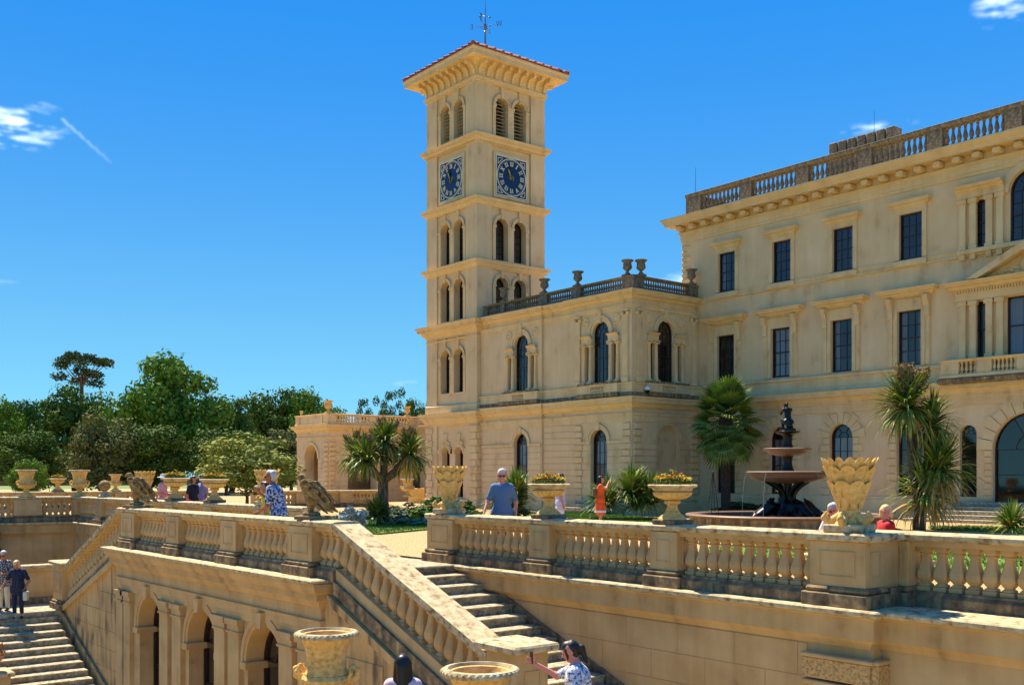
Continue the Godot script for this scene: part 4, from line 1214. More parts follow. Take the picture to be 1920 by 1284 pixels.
func pier(parent: Node3D, x0: float, x1: float, zf: float, zb: float, y := 0.0, top := 0.82, m := "ochre") -> void:
	var o := hang("pier", parent, at((x0 + x1) / 2, y, (zf + zb) / 2))
	var w := x1 - x0
	var d := zf - zb
	put("base", block(w + 0.16, 0.17, d + 0.16, 0.012), "stained", o, at(0, 0.085, 0))
	put("base_moulding", block(w + 0.09, 0.08, d + 0.09, 0.03), "stained", o, at(0, 0.21, 0))
	put("shaft", block(w, top - 0.25, d, 0.008), m, o, at(0, 0.25 + (top - 0.25) / 2, 0))
	var b := B.new()
	var hh := (top - 0.25)
	var a := w * 0.5 - minf(0.14, w * 0.24)
	var y0 := 0.25 + hh * 0.2
	var y1 := 0.25 + hh * 0.78
	var z := d / 2
	b.bx(-a, a, y0, y0 + 0.02, z, z + 0.012); b.bx(-a, a, y1 - 0.02, y1, z, z + 0.012); b.bx(-a, -a + 0.02, y0 + 0.02, y1 - 0.02, z, z + 0.011); b.bx(a - 0.02, a, y0 + 0.02, y1 - 0.02, z, z + 0.011)
	put("panel_fillet", b.mesh(), m, o)
	a = d * 0.5 - 0.12
	z = w / 2
	if d > 0.4:
		for g in [-1.0, 1.0]:
			b = B.new()
			b.bx(g * z, g * (z + 0.012), y0, y0 + 0.02, -a, a); b.bx(g * z, g * (z + 0.012), y1 - 0.02, y1, -a, a); b.bx(g * z, g * (z + 0.011), y0 + 0.02, y1 - 0.02, -a, -a + 0.02); b.bx(g * z, g * (z + 0.011), y0 + 0.02, y1 - 0.02, a - 0.02, a)
			put("panel_fillet", b.mesh(), m, o)

# level balustrade in the local frame of o, along x, centre line z = 0, piers [x0, x1, extra depth]
func balustrade(o: Node3D, x0: float, x1: float, piers: Array, m := "ochre", pitch := 0.215) -> void:
	var b := B.new()
	b.sweep([Vector3(x0, 0, 0), Vector3(x1, 0, 0)], [Vector2(-0.2, 0), Vector2(0.2, 0), Vector2(0.2, 0.13), Vector2(0.15, 0.17), Vector2(0.15, BY[1]), Vector2(-0.15, BY[1]), Vector2(-0.15, 0.17), Vector2(-0.2, 0.13)])
	put("plinth", b.mesh(), "stained", o)
	b = B.new()
	b.bx(x0, x1, BY[2], BY[3], -0.16, 0.16)
	put("rail", b.mesh(), m, o)
	# coping breaks forward over the piers
	var f := [Vector3(x0 - 0.06, 0, 0.24)]
	var pr := [Vector2(-0.48, BY[3]), Vector2(-0.05, BY[3]), Vector2(-0.01, 0.84), Vector2(0.0, 0.86), Vector2(0.0, 0.9), Vector2(-0.025, BY[4]), Vector2(-0.25, BY[4] + 0.012), Vector2(-0.48, BY[4])]
	b = B.new()
	b.sweep([Vector3(x0 - 0.06, 0, 0.24), Vector3(x1 + 0.06, 0, 0.24)], pr)
	put("coping", b.mesh(), "lichen", o)
	var prev := x0
	for p in piers + [[x1, x1 + 0.01, 0.0]]:
		if p[0] - prev > 0.25:
			row(o, Vector3(prev + 0.02, BY[1], 0), Vector3(p[0] - 0.02, BY[1], 0), int(round((p[0] - prev - 0.04) / pitch)), BY[2] - BY[1], 0.094, m)
		prev = p[1]
		if p[1] - p[0] < 0.1: continue
		pier(o, p[0], p[1], 0.22 + p[2], -0.22)
		if p[2] > 0.05:
			b = B.new()
			b.bx(p[0] - 0.08, p[1] + 0.08, BY[3] + 0.003, BY[4] + 0.006, -0.2, 0.3 + p[2], 0.02)
			put("coping", b.mesh(), "lichen", o)

func slope_strip(o: Node3D, xa: float, ya: float, xb: float, yb: float, d0: float, d1: float, z: float, m: String, called: String) -> void:
	var s := B.new()
	var q := [Vector2(xa, ya - d1), Vector2(xb, yb - d1), Vector2(xb, yb - d0), Vector2(xa, ya - d0)]
	if xb < xa: q.reverse()
	s.prism(q, -z, z)
	put(called, s.mesh(), m, o)

# sloping balustrade: from (xa, ya) to (xb, yb), the coping's top
func sloped(o: Node3D, xa: float, ya: float, xb: float, yb: float, n: int) -> void:
	slope_strip(o, xa, ya, xb, yb, 0.0, 0.1, 0.235, "lichen", "coping")
	slope_strip(o, xa, ya, xb, yb, 0.1, 0.17, 0.16, "ochre", "rail")
	slope_strip(o, xa, ya, xb, yb, 0.74, 0.92, 0.15, "ochre", "plinth")
	slope_strip(o, xa, ya, xb, yb, 0.92, 1.12, 0.2, "stained", "plinth")
	for i in n:
		var t := (i + 0.5) / n
		put("baluster", baluster_mesh(0.66, 0.1), "ochre", o, at(lerpf(xa, xb, t), lerpf(ya, yb, t) - 0.79, 0))

# courses of thin ashlar blocks on a wall plane; cut keeps those above (1) or below (-1) the line y = ca + cb x
func ashlar(parent: Node3D, x0: float, x1: float, ytop: float, n: int, h: float, len: float, m: String, cut := 0, ca := 0.0, cb := 0.0) -> void:
	for k in n:
		var x := x0
		var first := len * (0.5 if k % 2 else 1.0)
		while x < x1 - 0.05:
			var e := minf(x + first, x1)
			first = len
			var y := ytop - (k + 0.5) * h
			var mx := (x + e) / 2
			if cut == 0 or (y - ca - cb * mx) * cut > 0.0:
				put("ashlar_block", block(snappedf(e - x, 0.01) - 0.005, h - 0.005, 0.024, 0.002), m, parent, at((x + e) / 2, y, 0))
			x = e

const LEDGE := [Vector2(0.0, -0.5), Vector2(0.02, -0.5), Vector2(0.05, -0.44), Vector2(0.1, -0.4), Vector2(0.13, -0.38), Vector2(0.14, -0.12), Vector2(0.18, -0.1)]
func ledge(o: Node3D, path: Array) -> void:
	var b := B.new()
	b.sweep(path, LEDGE + [Vector2(0.18, -0.08), Vector2(-0.3, -0.08)])
	put("fascia", b.mesh(), "ochre", o)
	b = B.new()
	b.sweep(path, [Vector2(-0.3, -0.079), Vector2(0.22, -0.079), Vector2(0.24, -0.06), Vector2(0.24, -0.02), Vector2(0.22, 0.0), Vector2(-0.3, 0.008)])
	put("ledge", b.mesh(), "lichen", o)

func terrace() -> void:
	# --- wall and balustrade at the mansion end
	var w := thing("retaining_wall", "ochre garden retaining wall below the long balustrade, with a rough-faced corner pilaster", "wall", T(FRONT, W(25.2, 11.42, 0)))
	var b := B.new()
	b.wall(0, 18.05, -5.2, -0.05, [])
	b.xf = T(SIDE, Vector3(18.05, 0, 0)); b.wall(0, 0.17, -5.2, -0.05, [])
	b.xf = at(18.05, 0, -0.17); b.wall(0, 12, -5.2, -0.05, [])
	b.xf = Transform3D.IDENTITY
	put("backing", b.mesh(), "ochre", w)
	ledge(w, [Vector3(9.55, 0, 0), Vector3(18.0, 0, 0), Vector3(18.0, 0, -0.17), Vector3(30, 0, -0.17)])
	b = B.new()
	b.bx(17.9, 30, -0.07, 0.004, -1.2, -0.3)
	put("ledge", b.mesh(), "lichen", w)
	ashlar(w, 9.6, 17.1, -0.52, 8, 0.43, 1.05, "ochre", 1, 3.55, -0.3844)
	var rw := hang("pilaster", w)
	for k in 9:
		var long := k % 2 == 0
		var wd := 0.98 if long else 0.64
		var y := -0.74 - k * 0.43
		put("rough_block", block(wd, 0.26, 0.13, 0.012), "vermiculate", rw, at(18.07 - wd / 2, y - 0.06, 0.065))
		put("rough_block", block(0.13, 0.26, 0.42, 0.012), "vermiculate", rw, at(18.1, y - 0.06, -0.12))
		put("block_margin", block(wd + 0.06, 0.05, 0.17, 0.012), "ochre", rw, at(18.09 - wd / 2, y + 0.1, 0.07))
		put("block_margin", block(0.16, 0.05, 0.46, 0.012), "ochre", rw, at(18.1, y + 0.1, -0.13))
		put("block_margin", block(wd + 0.03, 0.06, 0.14, 0.012), "ochre", rw, at(18.08 - wd / 2, y - 0.25, 0.065))
	b = B.new()
	var pts := []
	for k in 9: pts.append(Vector3(20.4 + k * 0.28, -0.78 - k * 0.035 - 0.01 * sin(k * 1.7), -0.155))
	b.tube(pts, 0.006, 0.006, 5)
	b.ball(Vector3(20.4, -0.78, -0.155), Vector3.ONE * 0.02, 5)
	put("cable", b.mesh(), "iron", w)
	b = B.new()
	b.prism([Vector2(9.5, -0.1), Vector2(9.5, -0.9), Vector2(14.7, -2.9), Vector2(14.7, -1.94), Vector2(9.9, -0.1)], 0.0, 0.05)
	put("skirting", b.mesh(), "stained", w)
	var t := thing("terrace_balustrade", "long ochre stone balustrade with flower urns, running from the stair head to the mansion end", "balustrade", T(FRONT, W(16.8, 11.58, 0)))
	balustrade(t, 0, 9.6, [[0.0, 0.84, 0.0], [3.1, 3.63, 0.0], [5.94, 6.48, 0.0], [8.78, 9.58, 0.02]])
	var t2 := thing("terrace_balustrade", "ochre stone balustrade on the right of the big corner pier, grass showing through it", "balustrade", T(FRONT, W(7.22, 12.3, 0)))
	balustrade(t2, 0, 9.5, [[0.0, 0.14, 0.0], [4.6, 5.2, 0.0]])
	b = B.new()
	b.bx(8.78, 9.58, 0.02, 0.816, -0.9, -0.2)
	put("pier_return", b.mesh(), "ochre", t)
	b = B.new()
	b.bx(8.7, 9.66, 0.0, 0.24, -0.9, -0.2)
	put("pier_return_base", b.mesh(), "stained", t)
	b = B.new()
	b.bx(8.68, 9.68, 0.823, 0.922, -1.0, 0.3, 0.02)
	put("coping", b.mesh(), "lichen", t)
	# --- flight beside the wall
	var st := thing("stone_staircase", "pale stone steps descending beside the wall from the gravel terrace", "staircase", T(FRONT, W(15.7, 11.4, 0)))
	for k in range(0, 14):
		var x0 := -0.9 if k == 0 else 0.385 * (k - 1)
		var x1 := 0.385 * k
		if k == 13: x1 = 10.2
		b = B.new()
		b.bx(x0 - (0.3 if k > 0 else 0.0), x1 + 0.03, -0.148 * k - 0.035, -0.148 * k + (0.002 if k == 0 else 0.0), 0.02, 3.1, 0.01)
		var so := hang("step" if k < 13 else "landing", st)
		put("tread", b.mesh(), "tread", so)
		b = B.new()
		b.bx(x0, x1, -0.148 * k - 0.45, -0.148 * k - 0.035, 0.02, 3.1)
		put("riser", b.mesh(), "tread", so)
	var sl := thing("stair_balustrade", "sloping stone balustrade with lichened coping beside the descending steps", "balustrade", T(FRONT, W(14.5, 8.2, 0)))
	sloped(sl, 0.05, 0.92, 4.05, -0.6, 17)
	pier(sl, 4.06, 4.68, 0.24, -0.26, -1.924, 1.42)
	b = B.new()
	b.bx(3.94, 4.8, -0.53, -0.43, -0.36, 0.36, 0.025)
	put("newel_cap", b.mesh(), "lichen", sl)
	# --- loggia
	var lo := thing("garden_loggia", "ochre loggia of three round arches and paired pilasters under a terrace balustrade", "loggia", T(FRONT, W(24.6, 8.05, 0)))
	var L := 9.7
	b = B.new()
	b.wall(0, L, -5.2, -0.3, [[2.0, 0.74, -5.2, -1.72, true, 0.42], [4.87, 0.74, -5.2, -1.72, true, 0.42], [7.66, 0.74, -5.2, -1.72, true, 0.42]])
	b.xf = T(BACK, Vector3(L, 0, -0.42)); b.wall(0, L, -5.2, -0.3, [[L - 7.66, 0.74, -5.2, -1.72, true, 0.0], [L - 4.87, 0.74, -5.2, -1.72, true, 0.0], [L - 2.0, 0.74, -5.2, -1.72, true, 0.0]])
	b.xf = Transform3D.IDENTITY
	b.bx(0.0, 0.15, -5.2, -0.3, -3.3, -0.42); b.bx(L - 0.95, L - 0.8, -5.2, -0.3, -3.3, -0.42)
	put("wall", b.mesh(), "ochre", lo)
	b = B.new()
	b.bx(-0.2, L - 0.8, -0.3, 0.003, -3.37, 0.02)
	b.bx(L - 0.8, L + 0.15, -0.3, 0.003, -0.3, 0.02)
	put("terrace_floor", b.mesh(), "tread", lo)
	b = B.new()
	b.sweep([Vector3(0, 0, -0.3), Vector3(0, 0, 0.0), Vector3(L, 0, 0.0), Vector3(L, 0, -0.3)], [Vector2(-0.1, -0.97), Vector2(0.05, -0.97), Vector2(0.05, -0.86), Vector2(0.075, -0.84), Vector2(0.075, -0.72), Vector2(0.1, -0.7), Vector2(0.1, -0.67), Vector2(0.05, -0.66), Vector2(0.05, -0.47), Vector2(0.1, -0.45), Vector2(0.13, -0.36), Vector2(0.2, -0.33), Vector2(0.2, -0.24), Vector2(0.27, -0.2), Vector2(0.31, -0.1), Vector2(0.31, -0.06), Vector2(-0.1, -0.06)])
	put("entablature", b.mesh(), "ochre", lo)
	b = B.new()
	b.sweep([Vector3(-0.1, 0, -0.5), Vector3(-0.1, 0, 0.1), Vector3(L + 0.05, 0, 0.1), Vector3(L + 0.05, 0, -0.5)], [Vector2(-0.5, -0.058), Vector2(0.24, -0.058), Vector2(0.26, -0.04), Vector2(0.26, -0.01), Vector2(0.24, 0.006), Vector2(-0.5, 0.012)])
	put("ledge", b.mesh(), "lichen", lo)
	for x in [0.22, 0.66, 2.98, 3.7, 5.87, 6.5, 8.6, 9.3]:
		b = B.new()
		var pw := 0.24
		b.bx(-pw, pw, -5.2, -1.2, 0, 0.1); b.bx(-pw - 0.03, pw + 0.03, -1.24, -1.2, 0, 0.13); b.bx(-pw - 0.01, pw + 0.01, -1.2, -1.08, 0, 0.11); b.bx(-pw - 0.04, pw + 0.04, -1.08, -0.972, 0, 0.15)
		put("pilaster", b.mesh(), "ochre", lo, at(x, 0, 0))
	for x in [2.0, 4.87, 7.66]:
		b = B.new()
		window(lo, at(x, -5.2, -0.36), 1.48, 3.48, 2, 4, true, 0, false)
		b.ring(x, -1.72, 0.74, 0.84, 0, 0.04); b.ring(x, -1.72, 0.82, 0.92, 0, 0.07)
		put("archivolt", b.mesh(), "ochre", lo)
		b = B.new()
		b.prism([Vector2(x - 0.09, -1.02), Vector2(x + 0.09, -1.02), Vector2(x + 0.13, -0.74), Vector2(x - 0.13, -0.74)], 0, 0.16)
		put("keystone", b.mesh(), "ochre", lo)
		for g in [-1.0, 1.0]:
			b = B.new()
			b.bx(x + g * 0.68, x + g * 0.98, -1.86, -1.72, -0.56, 0.08, 0.01)
			put("impost", b.mesh(), "ochre", lo)
	var lb := thing("loggia_balustrade", "ochre balustrade with four piers above the three arches, eagle statues on its ends", "balustrade", T(FRONT, W(24.6, 8.2, 0)))
	balustrade(lb, 0.0, 10.15, [[0.2, 1.08, 0.0], [3.04, 3.73, 0.0], [5.84, 6.54, 0.0], [8.62, 9.48, 0.0]])
	# outer wall below the sloping balustrade
	var ow := thing("stair_wall", "stained ochre wall under the sloping balustrade, behind the big urns", "wall", T(FRONT, W(14.9, 8.06, 0)))
	b = B.new()
	b.prism([Vector2(0.0, -5.2), Vector2(5.2, -5.2), Vector2(5.2, -1.93), Vector2(4.5, -1.93), Vector2(4.4, -1.75), Vector2(0.4, -0.2), Vector2(0.0, -0.2)], -0.34, 0.0)
	put("backing", b.mesh(), "stucco_stained", ow)
	ashlar(hang("facing", ow, at(0, 0, 0.002)), 0.2, 5.6, -0.7, 8, 0.45, 1.1, "stucco_stained", -1, -0.81, -0.38)
	b = B.new()
	b.prism([Vector2(0.3, -0.36), Vector2(0.3, -0.22), Vector2(4.4, -1.78), Vector2(4.4, -1.92)], -0.1, 0.09)
	put("string_moulding", b.mesh(), "stucco_stained", ow)
	# --- the far flight, its landing and the lower flight in front of it
	var fs := thing("stone_staircase", "pale stone steps in two turning flights at the far end of the loggia", "staircase", T(FRONT, W(29.6, 11.3, 0)))
	for k in range(1, 14):
		b = B.new()
		var xr := 4.95 - 0.385 * (k - 1)
		b.bx(xr - 0.385 - 0.03 if k < 13 else -4.2, xr, -0.148 * k - 0.4, -0.148 * k, -0.02, 3.0 if k < 13 else 6.4, 0.012)
		put("step" if k < 13 else "landing", b.mesh(), "tread", fs)
	for k in range(1, 15):
		b = B.new()
		b.bx(0.385 * (k - 1) - 0.04, 0.385 * k + 0.03, -1.924 - 0.148 * k - 0.045, -1.924 - 0.148 * k, 3.42, 6.4, 0.012)
		var so := hang("step", fs)
		put("tread", b.mesh(), "tread", so)
		b = B.new()
		b.bx(0.385 * (k - 1) - 0.04, 0.385 * k, -1.924 - 0.148 * k - 0.3, -1.924 - 0.148 * k - 0.045, 3.42, 6.4)
		put("riser", b.mesh(), "tread", so)
	var fw := thing("stair_wall", "streaked ashlar wall under the far sloping balustrade, beside the lower steps", "wall", T(FRONT, W(29.6, 8.06, 0)))
	b = B.new()
	b.prism([Vector2(-0.1, -5.2), Vector2(5.0, -5.2), Vector2(5.0, -0.2), Vector2(4.9, -0.2), Vector2(0.6, -1.75), Vector2(-0.1, -1.93)], -0.34, 0.0)
	put("backing", b.mesh(), "stucco_stained", fw)
	ashlar(hang("facing", fw, at(0, 0, 0.002)), 0.0, 5.0, -0.7, 9, 0.45, 1.0, "stucco_stained", -1, -2.69, 0.38)
	b = B.new()
	b.prism([Vector2(0.55, -1.92), Vector2(0.55, -1.78), Vector2(4.8, -0.22), Vector2(4.8, -0.36)].duplicate(), -0.1, 0.09)
	put("string_moulding", b.mesh(), "ochre", fw)
	b = B.new()
	b.prism([Vector2(0.0, -2.4), Vector2(5.0, -4.3), Vector2(5.0, -3.72), Vector2(0.0, -1.8)], 0.0, 0.05)
	put("skirting", b.mesh(), "stucco_stained", fw)
	b = B.new()
	b.prism([Vector2(0.0, -1.82), Vector2(5.0, -3.74), Vector2(5.0, -3.7), Vector2(0.0, -1.78)], 0.05, 0.075)
	put("skirting_edge", b.mesh(), "stained", fw)
	var fl := thing("stair_balustrade", "sloping stone balustrade falling away beyond the first eagle to the far landing", "balustrade", T(FRONT, W(29.6, 8.2, 0)))
	sloped(fl, 5.0, 0.92, 0.75, -0.7, 17)
	pier(fl, -0.35, 0.45, 0.22, -0.25, -1.924, 1.2)
	b = B.new()
	b.bx(-0.5, 0.75, -0.73, -0.64, -0.32, 0.32, 0.025)
	put("newel_cap", b.mesh(), "lichen", fl)
	# landing parapet with sunk panels
	var lp := thing("landing_parapet", "low ochre parapet with sunk panels closing the far stair landing", "wall", T(SIDE, W(31.2, 3.5, -1.924)))
	b = B.new()
	b.bx(0.0, 5.2, 0, 0.98, -0.3, 0.0)
	put("wall", b.mesh(), "ochre", lp)
	put("coping", block(5.4, 0.1, 0.46, 0.02), "lichen", lp, at(2.6, 1.03, -0.15))
	put("plinth", block(5.2, 0.18, 0.08, 0.02), "stained", lp, at(2.6, 0.09, 0.04))
	for k in 3:
		b = B.new()
		var xx := 0.3 + k * 1.65
		b.bx(xx, xx + 1.4, 0.3, 0.34, 0, 0.02); b.bx(xx, xx + 1.4, 0.84, 0.88, 0, 0.02); b.bx(xx, xx + 0.05, 0.34, 0.84, 0, 0.019); b.bx(xx + 1.35, xx + 1.4, 0.34, 0.84, 0, 0.019)
		put("panel_fillet", b.mesh(), "ochre", lp)
	# --- far terrace wall and balustrades
	var fr := thing("retaining_wall", "ochre retaining wall turning a corner below the distant balustrade, above the far landing", "wall", T(FRONT, W(40.15, 11.42, 0)))
	b = B.new()
	b.wall(0, 15.0, -5.2, -0.05, [])
	b.xf = T(SIDE, Vector3(0, 0, 12.0)); b.wall(0, 12.0, -5.2, -0.05, [])
	b.xf = Transform3D.IDENTITY
	put("backing", b.mesh(), "ochre", fr)
	ledge(fr, [Vector3(0, 0, 12), Vector3(0, 0, 0), Vector3(15.4, 0, 0)])
	for k in 10: put("quoin", block(0.1, 0.3, 0.9 if k % 2 else 0.6, 0.03), "ochre", fr, at(0.03, -0.75 - k * 0.34, 2.9))
	var fb := thing("terrace_balustrade", "ochre balustrade with lily vases and planted bowls, behind the eagles", "balustrade", T(FRONT, W(40.3, 11.58, 0)))
	balustrade(fb, 0.0, 18.3, [[0.0, 0.55, 0.0], [2.9, 3.5, 0.0], [6.9, 7.5, 0.0], [9.5, 10.1, 0.0], [12.4, 13.0, 0.0], [15.7, 16.3, 0.0], [17.7, 18.3, 0.0]])
	var fc := thing("terrace_balustrade", "sunlit distant balustrade on the far left, bright gaps between its balusters", "balustrade", T(SIDE, W(40.3, 0.0, 0)))
	balustrade(fc, 0.0, 11.35, [[3.0, 3.6, 0.0], [6.2, 6.8, 0.0], [9.35, 10.3, 0.0]])
	var fd := thing("garden_balustrade", "farthest stone balustrade on the far left, in front of the trees", "balustrade", T(SIDE, W(54.0, 8.0, 0)))
	balustrade(fd, 0.0, 14.0, [[0.0, 0.6, 0.0], [4.4, 5.0, 0.0], [6.3, 6.9, 0.0], [9.3, 9.9, 0.0], [13.4, 14.0, 0.0]])
	var fe := thing("garden_balustrade", "low stone balustrade behind the spiky palm, in front of the low wing", "balustrade", T(SIDE, W(50.0, 23.0, 0)))
	balustrade(fe, 0.0, 8.0, [[0.0, 0.6, 0.0], [2.4, 3.2, 0.0], [5.0, 5.8, 0.0], [7.4, 8.0, 0.0]])
	# landing-side piers that carry the large urns below the view
	for u in [[10.35, 5.65, -1.03, "near square stone pedestal under the first rim-carved urn"], [7.5, 5.65, -1.03, "near square stone pedestal under the second rim-carved urn"], [25.9, 5.55, -2.8, "square stone pedestal under the shell vase beside the lower steps"]]:
		var pd := thing("pedestal", u[3], "pedestal", T(Basis.IDENTITY, W(u[0], u[1], -5.2)), "pedestals beside the lower flights")
		put("shaft", block(0.7, u[2] + 5.2 - 0.1, 0.7, 0.02), "ochre", pd, at(0, (u[2] + 5.1) / 2, 0))
		put("cap", block(0.86, 0.1, 0.86, 0.02), "lichen", pd, at(0, u[2] + 5.15, 0))

# ---------- modelled forms: a smooth union of tapered bones, meshed as surface nets ----------
# bone: [from, to, radius, radius, optional flattening axis, optional factor]
func blob(out: B, bones: Array, cell: float, k: float) -> void:
	var lo := Vector3.ONE * 1e9
	var hi := -lo
	for n in bones:
		var r := maxf(n[2], n[3]) + k + 3.0 * cell
		lo = lo.min(n[0] - Vector3.ONE * r).min(n[1] - Vector3.ONE * r)
		hi = hi.max(n[0] + Vector3.ONE * r).max(n[1] + Vector3.ONE * r)
	var d := Vector3i(((hi - lo) / cell).ceil()) + Vector3i.ONE
	var g := PackedFloat32Array()
	g.resize(d.x * d.y * d.z)
	g.fill(1000.0)
	var sy := d.x
	var sz := d.x * d.y
	for n in bones:
		var a: Vector3 = n[0]
		var ab: Vector3 = n[1] - a
		var ra: float = n[2]
		var dr: float = n[3] - ra
		var l2 := maxf(ab.length_squared(), 1e-9)
		var flat: bool = n.size() > 4
		var ax: Vector3 = n[4] if flat else Vector3.UP
		var fk: float = (n[5] - 1.0) if flat else 0.0
		var r := maxf(n[2], n[3]) + k + 2.0 * cell
		var i0 := Vector3i(((a.min(n[1]) - Vector3.ONE * r - lo) / cell).floor()).clamp(Vector3i.ZERO, d - Vector3i.ONE)
		var i1 := Vector3i(((a.max(n[1]) + Vector3.ONE * r - lo) / cell).ceil()).clamp(Vector3i.ZERO, d - Vector3i.ONE)
		for z in range(i0.z, i1.z + 1):
			for y in range(i0.y, i1.y + 1):
				var at0 := z * sz + y * sy
				for x in range(i0.x, i1.x + 1):
					var p := lo + Vector3(x, y, z) * cell - a
					if flat: p += ax * (p.dot(ax) * fk)
					var t := clampf(p.dot(ab) / l2, 0.0, 1.0)
					var v := (p - ab * t).length() - ra - dr * t
					var o := g[at0 + x]
					if o < 100.0:
						var h := clampf(0.5 + 0.5 * (o - v) / k, 0.0, 1.0)
						v = lerpf(o, v, h) - k * h * (1.0 - h)
					g[at0 + x] = v
	var ids := {}
	var pos := []
	var nor := []
	var lim := cell * 2.2
	for z in d.z - 1:
		for y in d.y - 1:
			for x in d.x - 1:
				var i := z * sz + y * sy + x
				var c0 := g[i]
				if c0 > lim or c0 < -lim: continue
				var c := [c0, g[i + 1], g[i + sy], g[i + sy + 1], g[i + sz], g[i + sz + 1], g[i + sz + sy], g[i + sz + sy + 1]]
				var m := 0
				for s in 8:
					if c[s] < 0.0: m += 1
				if m == 0 or m == 8: continue
				var sum := Vector3.ZERO
				var cnt := 0
				for e in EDGES:
					var va: float = c[e[0]]
					var vb: float = c[e[1]]
					if (va < 0.0) != (vb < 0.0):
						sum += CORNERS[e[0]].lerp(CORNERS[e[1]], va / (va - vb))
						cnt += 1
				ids[i] = pos.size()
				pos.append(lo + (Vector3(x, y, z) + sum / cnt) * cell)
				nor.append(Vector3(c[1] - c[0] + c[3] - c[2] + c[5] - c[4] + c[7] - c[6], c[2] - c[0] + c[3] - c[1] + c[6] - c[4] + c[7] - c[5], c[4] - c[0] + c[5] - c[1] + c[6] - c[2] + c[7] - c[3]).normalized())
	for i in ids:
		for e in [[1, sy, sz], [sy, sz, 1], [sz, 1, sy]]:
			var a2 := g[i] < 0.0
			if a2 == (g[i + e[0]] < 0.0): continue
			if not (ids.has(i - e[1]) and ids.has(i - e[2]) and ids.has(i - e[1] - e[2])): continue
			var q := [ids[i], ids[i - e[1]], ids[i - e[1] - e[2]], ids[i - e[2]]]
			if not a2: q.reverse()
			out.stri(pos[q[0]], pos[q[1]], pos[q[2]], nor[q[0]], nor[q[1]], nor[q[2]])
			out.stri(pos[q[0]], pos[q[2]], pos[q[3]], nor[q[0]], nor[q[2]], nor[q[3]])

const CORNERS := [Vector3(0, 0, 0), Vector3(1, 0, 0), Vector3(0, 1, 0), Vector3(1, 1, 0), Vector3(0, 0, 1), Vector3(1, 0, 1), Vector3(0, 1, 1), Vector3(1, 1, 1)]
const EDGES := [[0, 1], [2, 3], [4, 5], [6, 7], [0, 2], [1, 3], [4, 6], [5, 7], [0, 4], [1, 5], [2, 6], [3, 7]]

func V(x: float, y: float, z := 0.0) -> Vector3: return Vector3(x, y, z)

# ---------- vases ----------
func lily_vase(label: String, where: Vector3, turn: float, k := 1.0) -> void:
	var o := thing("lily_vase", label, "vase", T(Basis(Vector3.UP, turn).scaled(Vector3(0.91, 1.0, 0.91) * k), where), "lily vases on the balustrades")
	if not cache.has("lily_stem"):
		var b := B.new()
		b.lathe([Vector2(0.2, 0.1), Vector2(0.17, 0.14), Vector2(0.145, 0.22), Vector2(0.13, 0.34), Vector2(0.13, 0.44), Vector2(0.17, 0.54), Vector2(0.23, 0.68), Vector2(0.295, 0.82), Vector2(0.285, 0.81), Vector2(0.22, 0.62), Vector2(0.0, 0.5)], 24)
		cache["lily_stem"] = b.mesh()
		b = B.new()
		var bones := []
		for i in 5:
			var a := TAU * i / 5.0 + 0.3
			var dx := V(cos(a), 0, sin(a))
			bones.append([dx * 0.12 + V(0, 0.2), dx * 0.24 + V(0, 0.12), 0.05, 0.055])
			bones.append([dx * 0.24 + V(0, 0.12), dx * 0.32 + V(0, 0.17), 0.05, 0.04])
			bones.append([dx * 0.32 + V(0, 0.17), dx * 0.29 + V(0, 0.23), 0.04, 0.028])
		blob(b, bones, 0.018, 0.02)
		cache["lily_scroll"] = b.mesh()
		for ring in 3:
			b = B.new()
			var n: int = [16, 10, 8][ring]
			var y0: float = [0.46, 0.36, 0.28][ring]
			var y1: float = [0.9, 0.8, 0.62][ring]
			var S := 6
			var U := 8
			var P := []
			for u in U + 1:
				var rowp := []
				var t := float(u) / U
				for s in S + 1:
					var e := -1.0 + 2.0 * s / S
					var tip := t - 0.16 * e * e * t
					var y := lerpf(y0, y1, tip)
					var a := e * PI / n * (1.04 if t > 0.3 else 0.7 + t)
					var r: float = petal_radius(y, y0, ring) + 0.026 * (1.0 - e * e) + 0.024 * t * t * t
					rowp.append(V(sin(a) * r, y, cos(a) * r))
				P.append(rowp)
			for u in U:
				for s in S: b.quad(P[u][s], P[u][s + 1], P[u + 1][s + 1], P[u + 1][s])
			for s in S: b.quad(P[U][s], P[U][s + 1], P[U][s + 1] * V(0.9, 1.0, 0.9) + V(0, -0.02), P[U][s] * V(0.9, 1.0, 0.9) + V(0, -0.02))
			cache["lily_petal%d" % ring] = b.mesh()
	put("base", block(0.52, 0.1, 0.52, 0.015), "lichen", o, at(0, 0.05, 0))
	put("stem", cache["lily_stem"], "carved", o)
	put("scrolled_foot", cache["lily_scroll"], "carved", o)
	for ring in 3:
		var n: int = [16, 10, 8][ring]
		for i in n: put("petal", cache["lily_petal%d" % ring], "carved", o, T(Basis(Vector3.UP, TAU * (i + 0.5 * ring) / n), Vector3.ZERO))

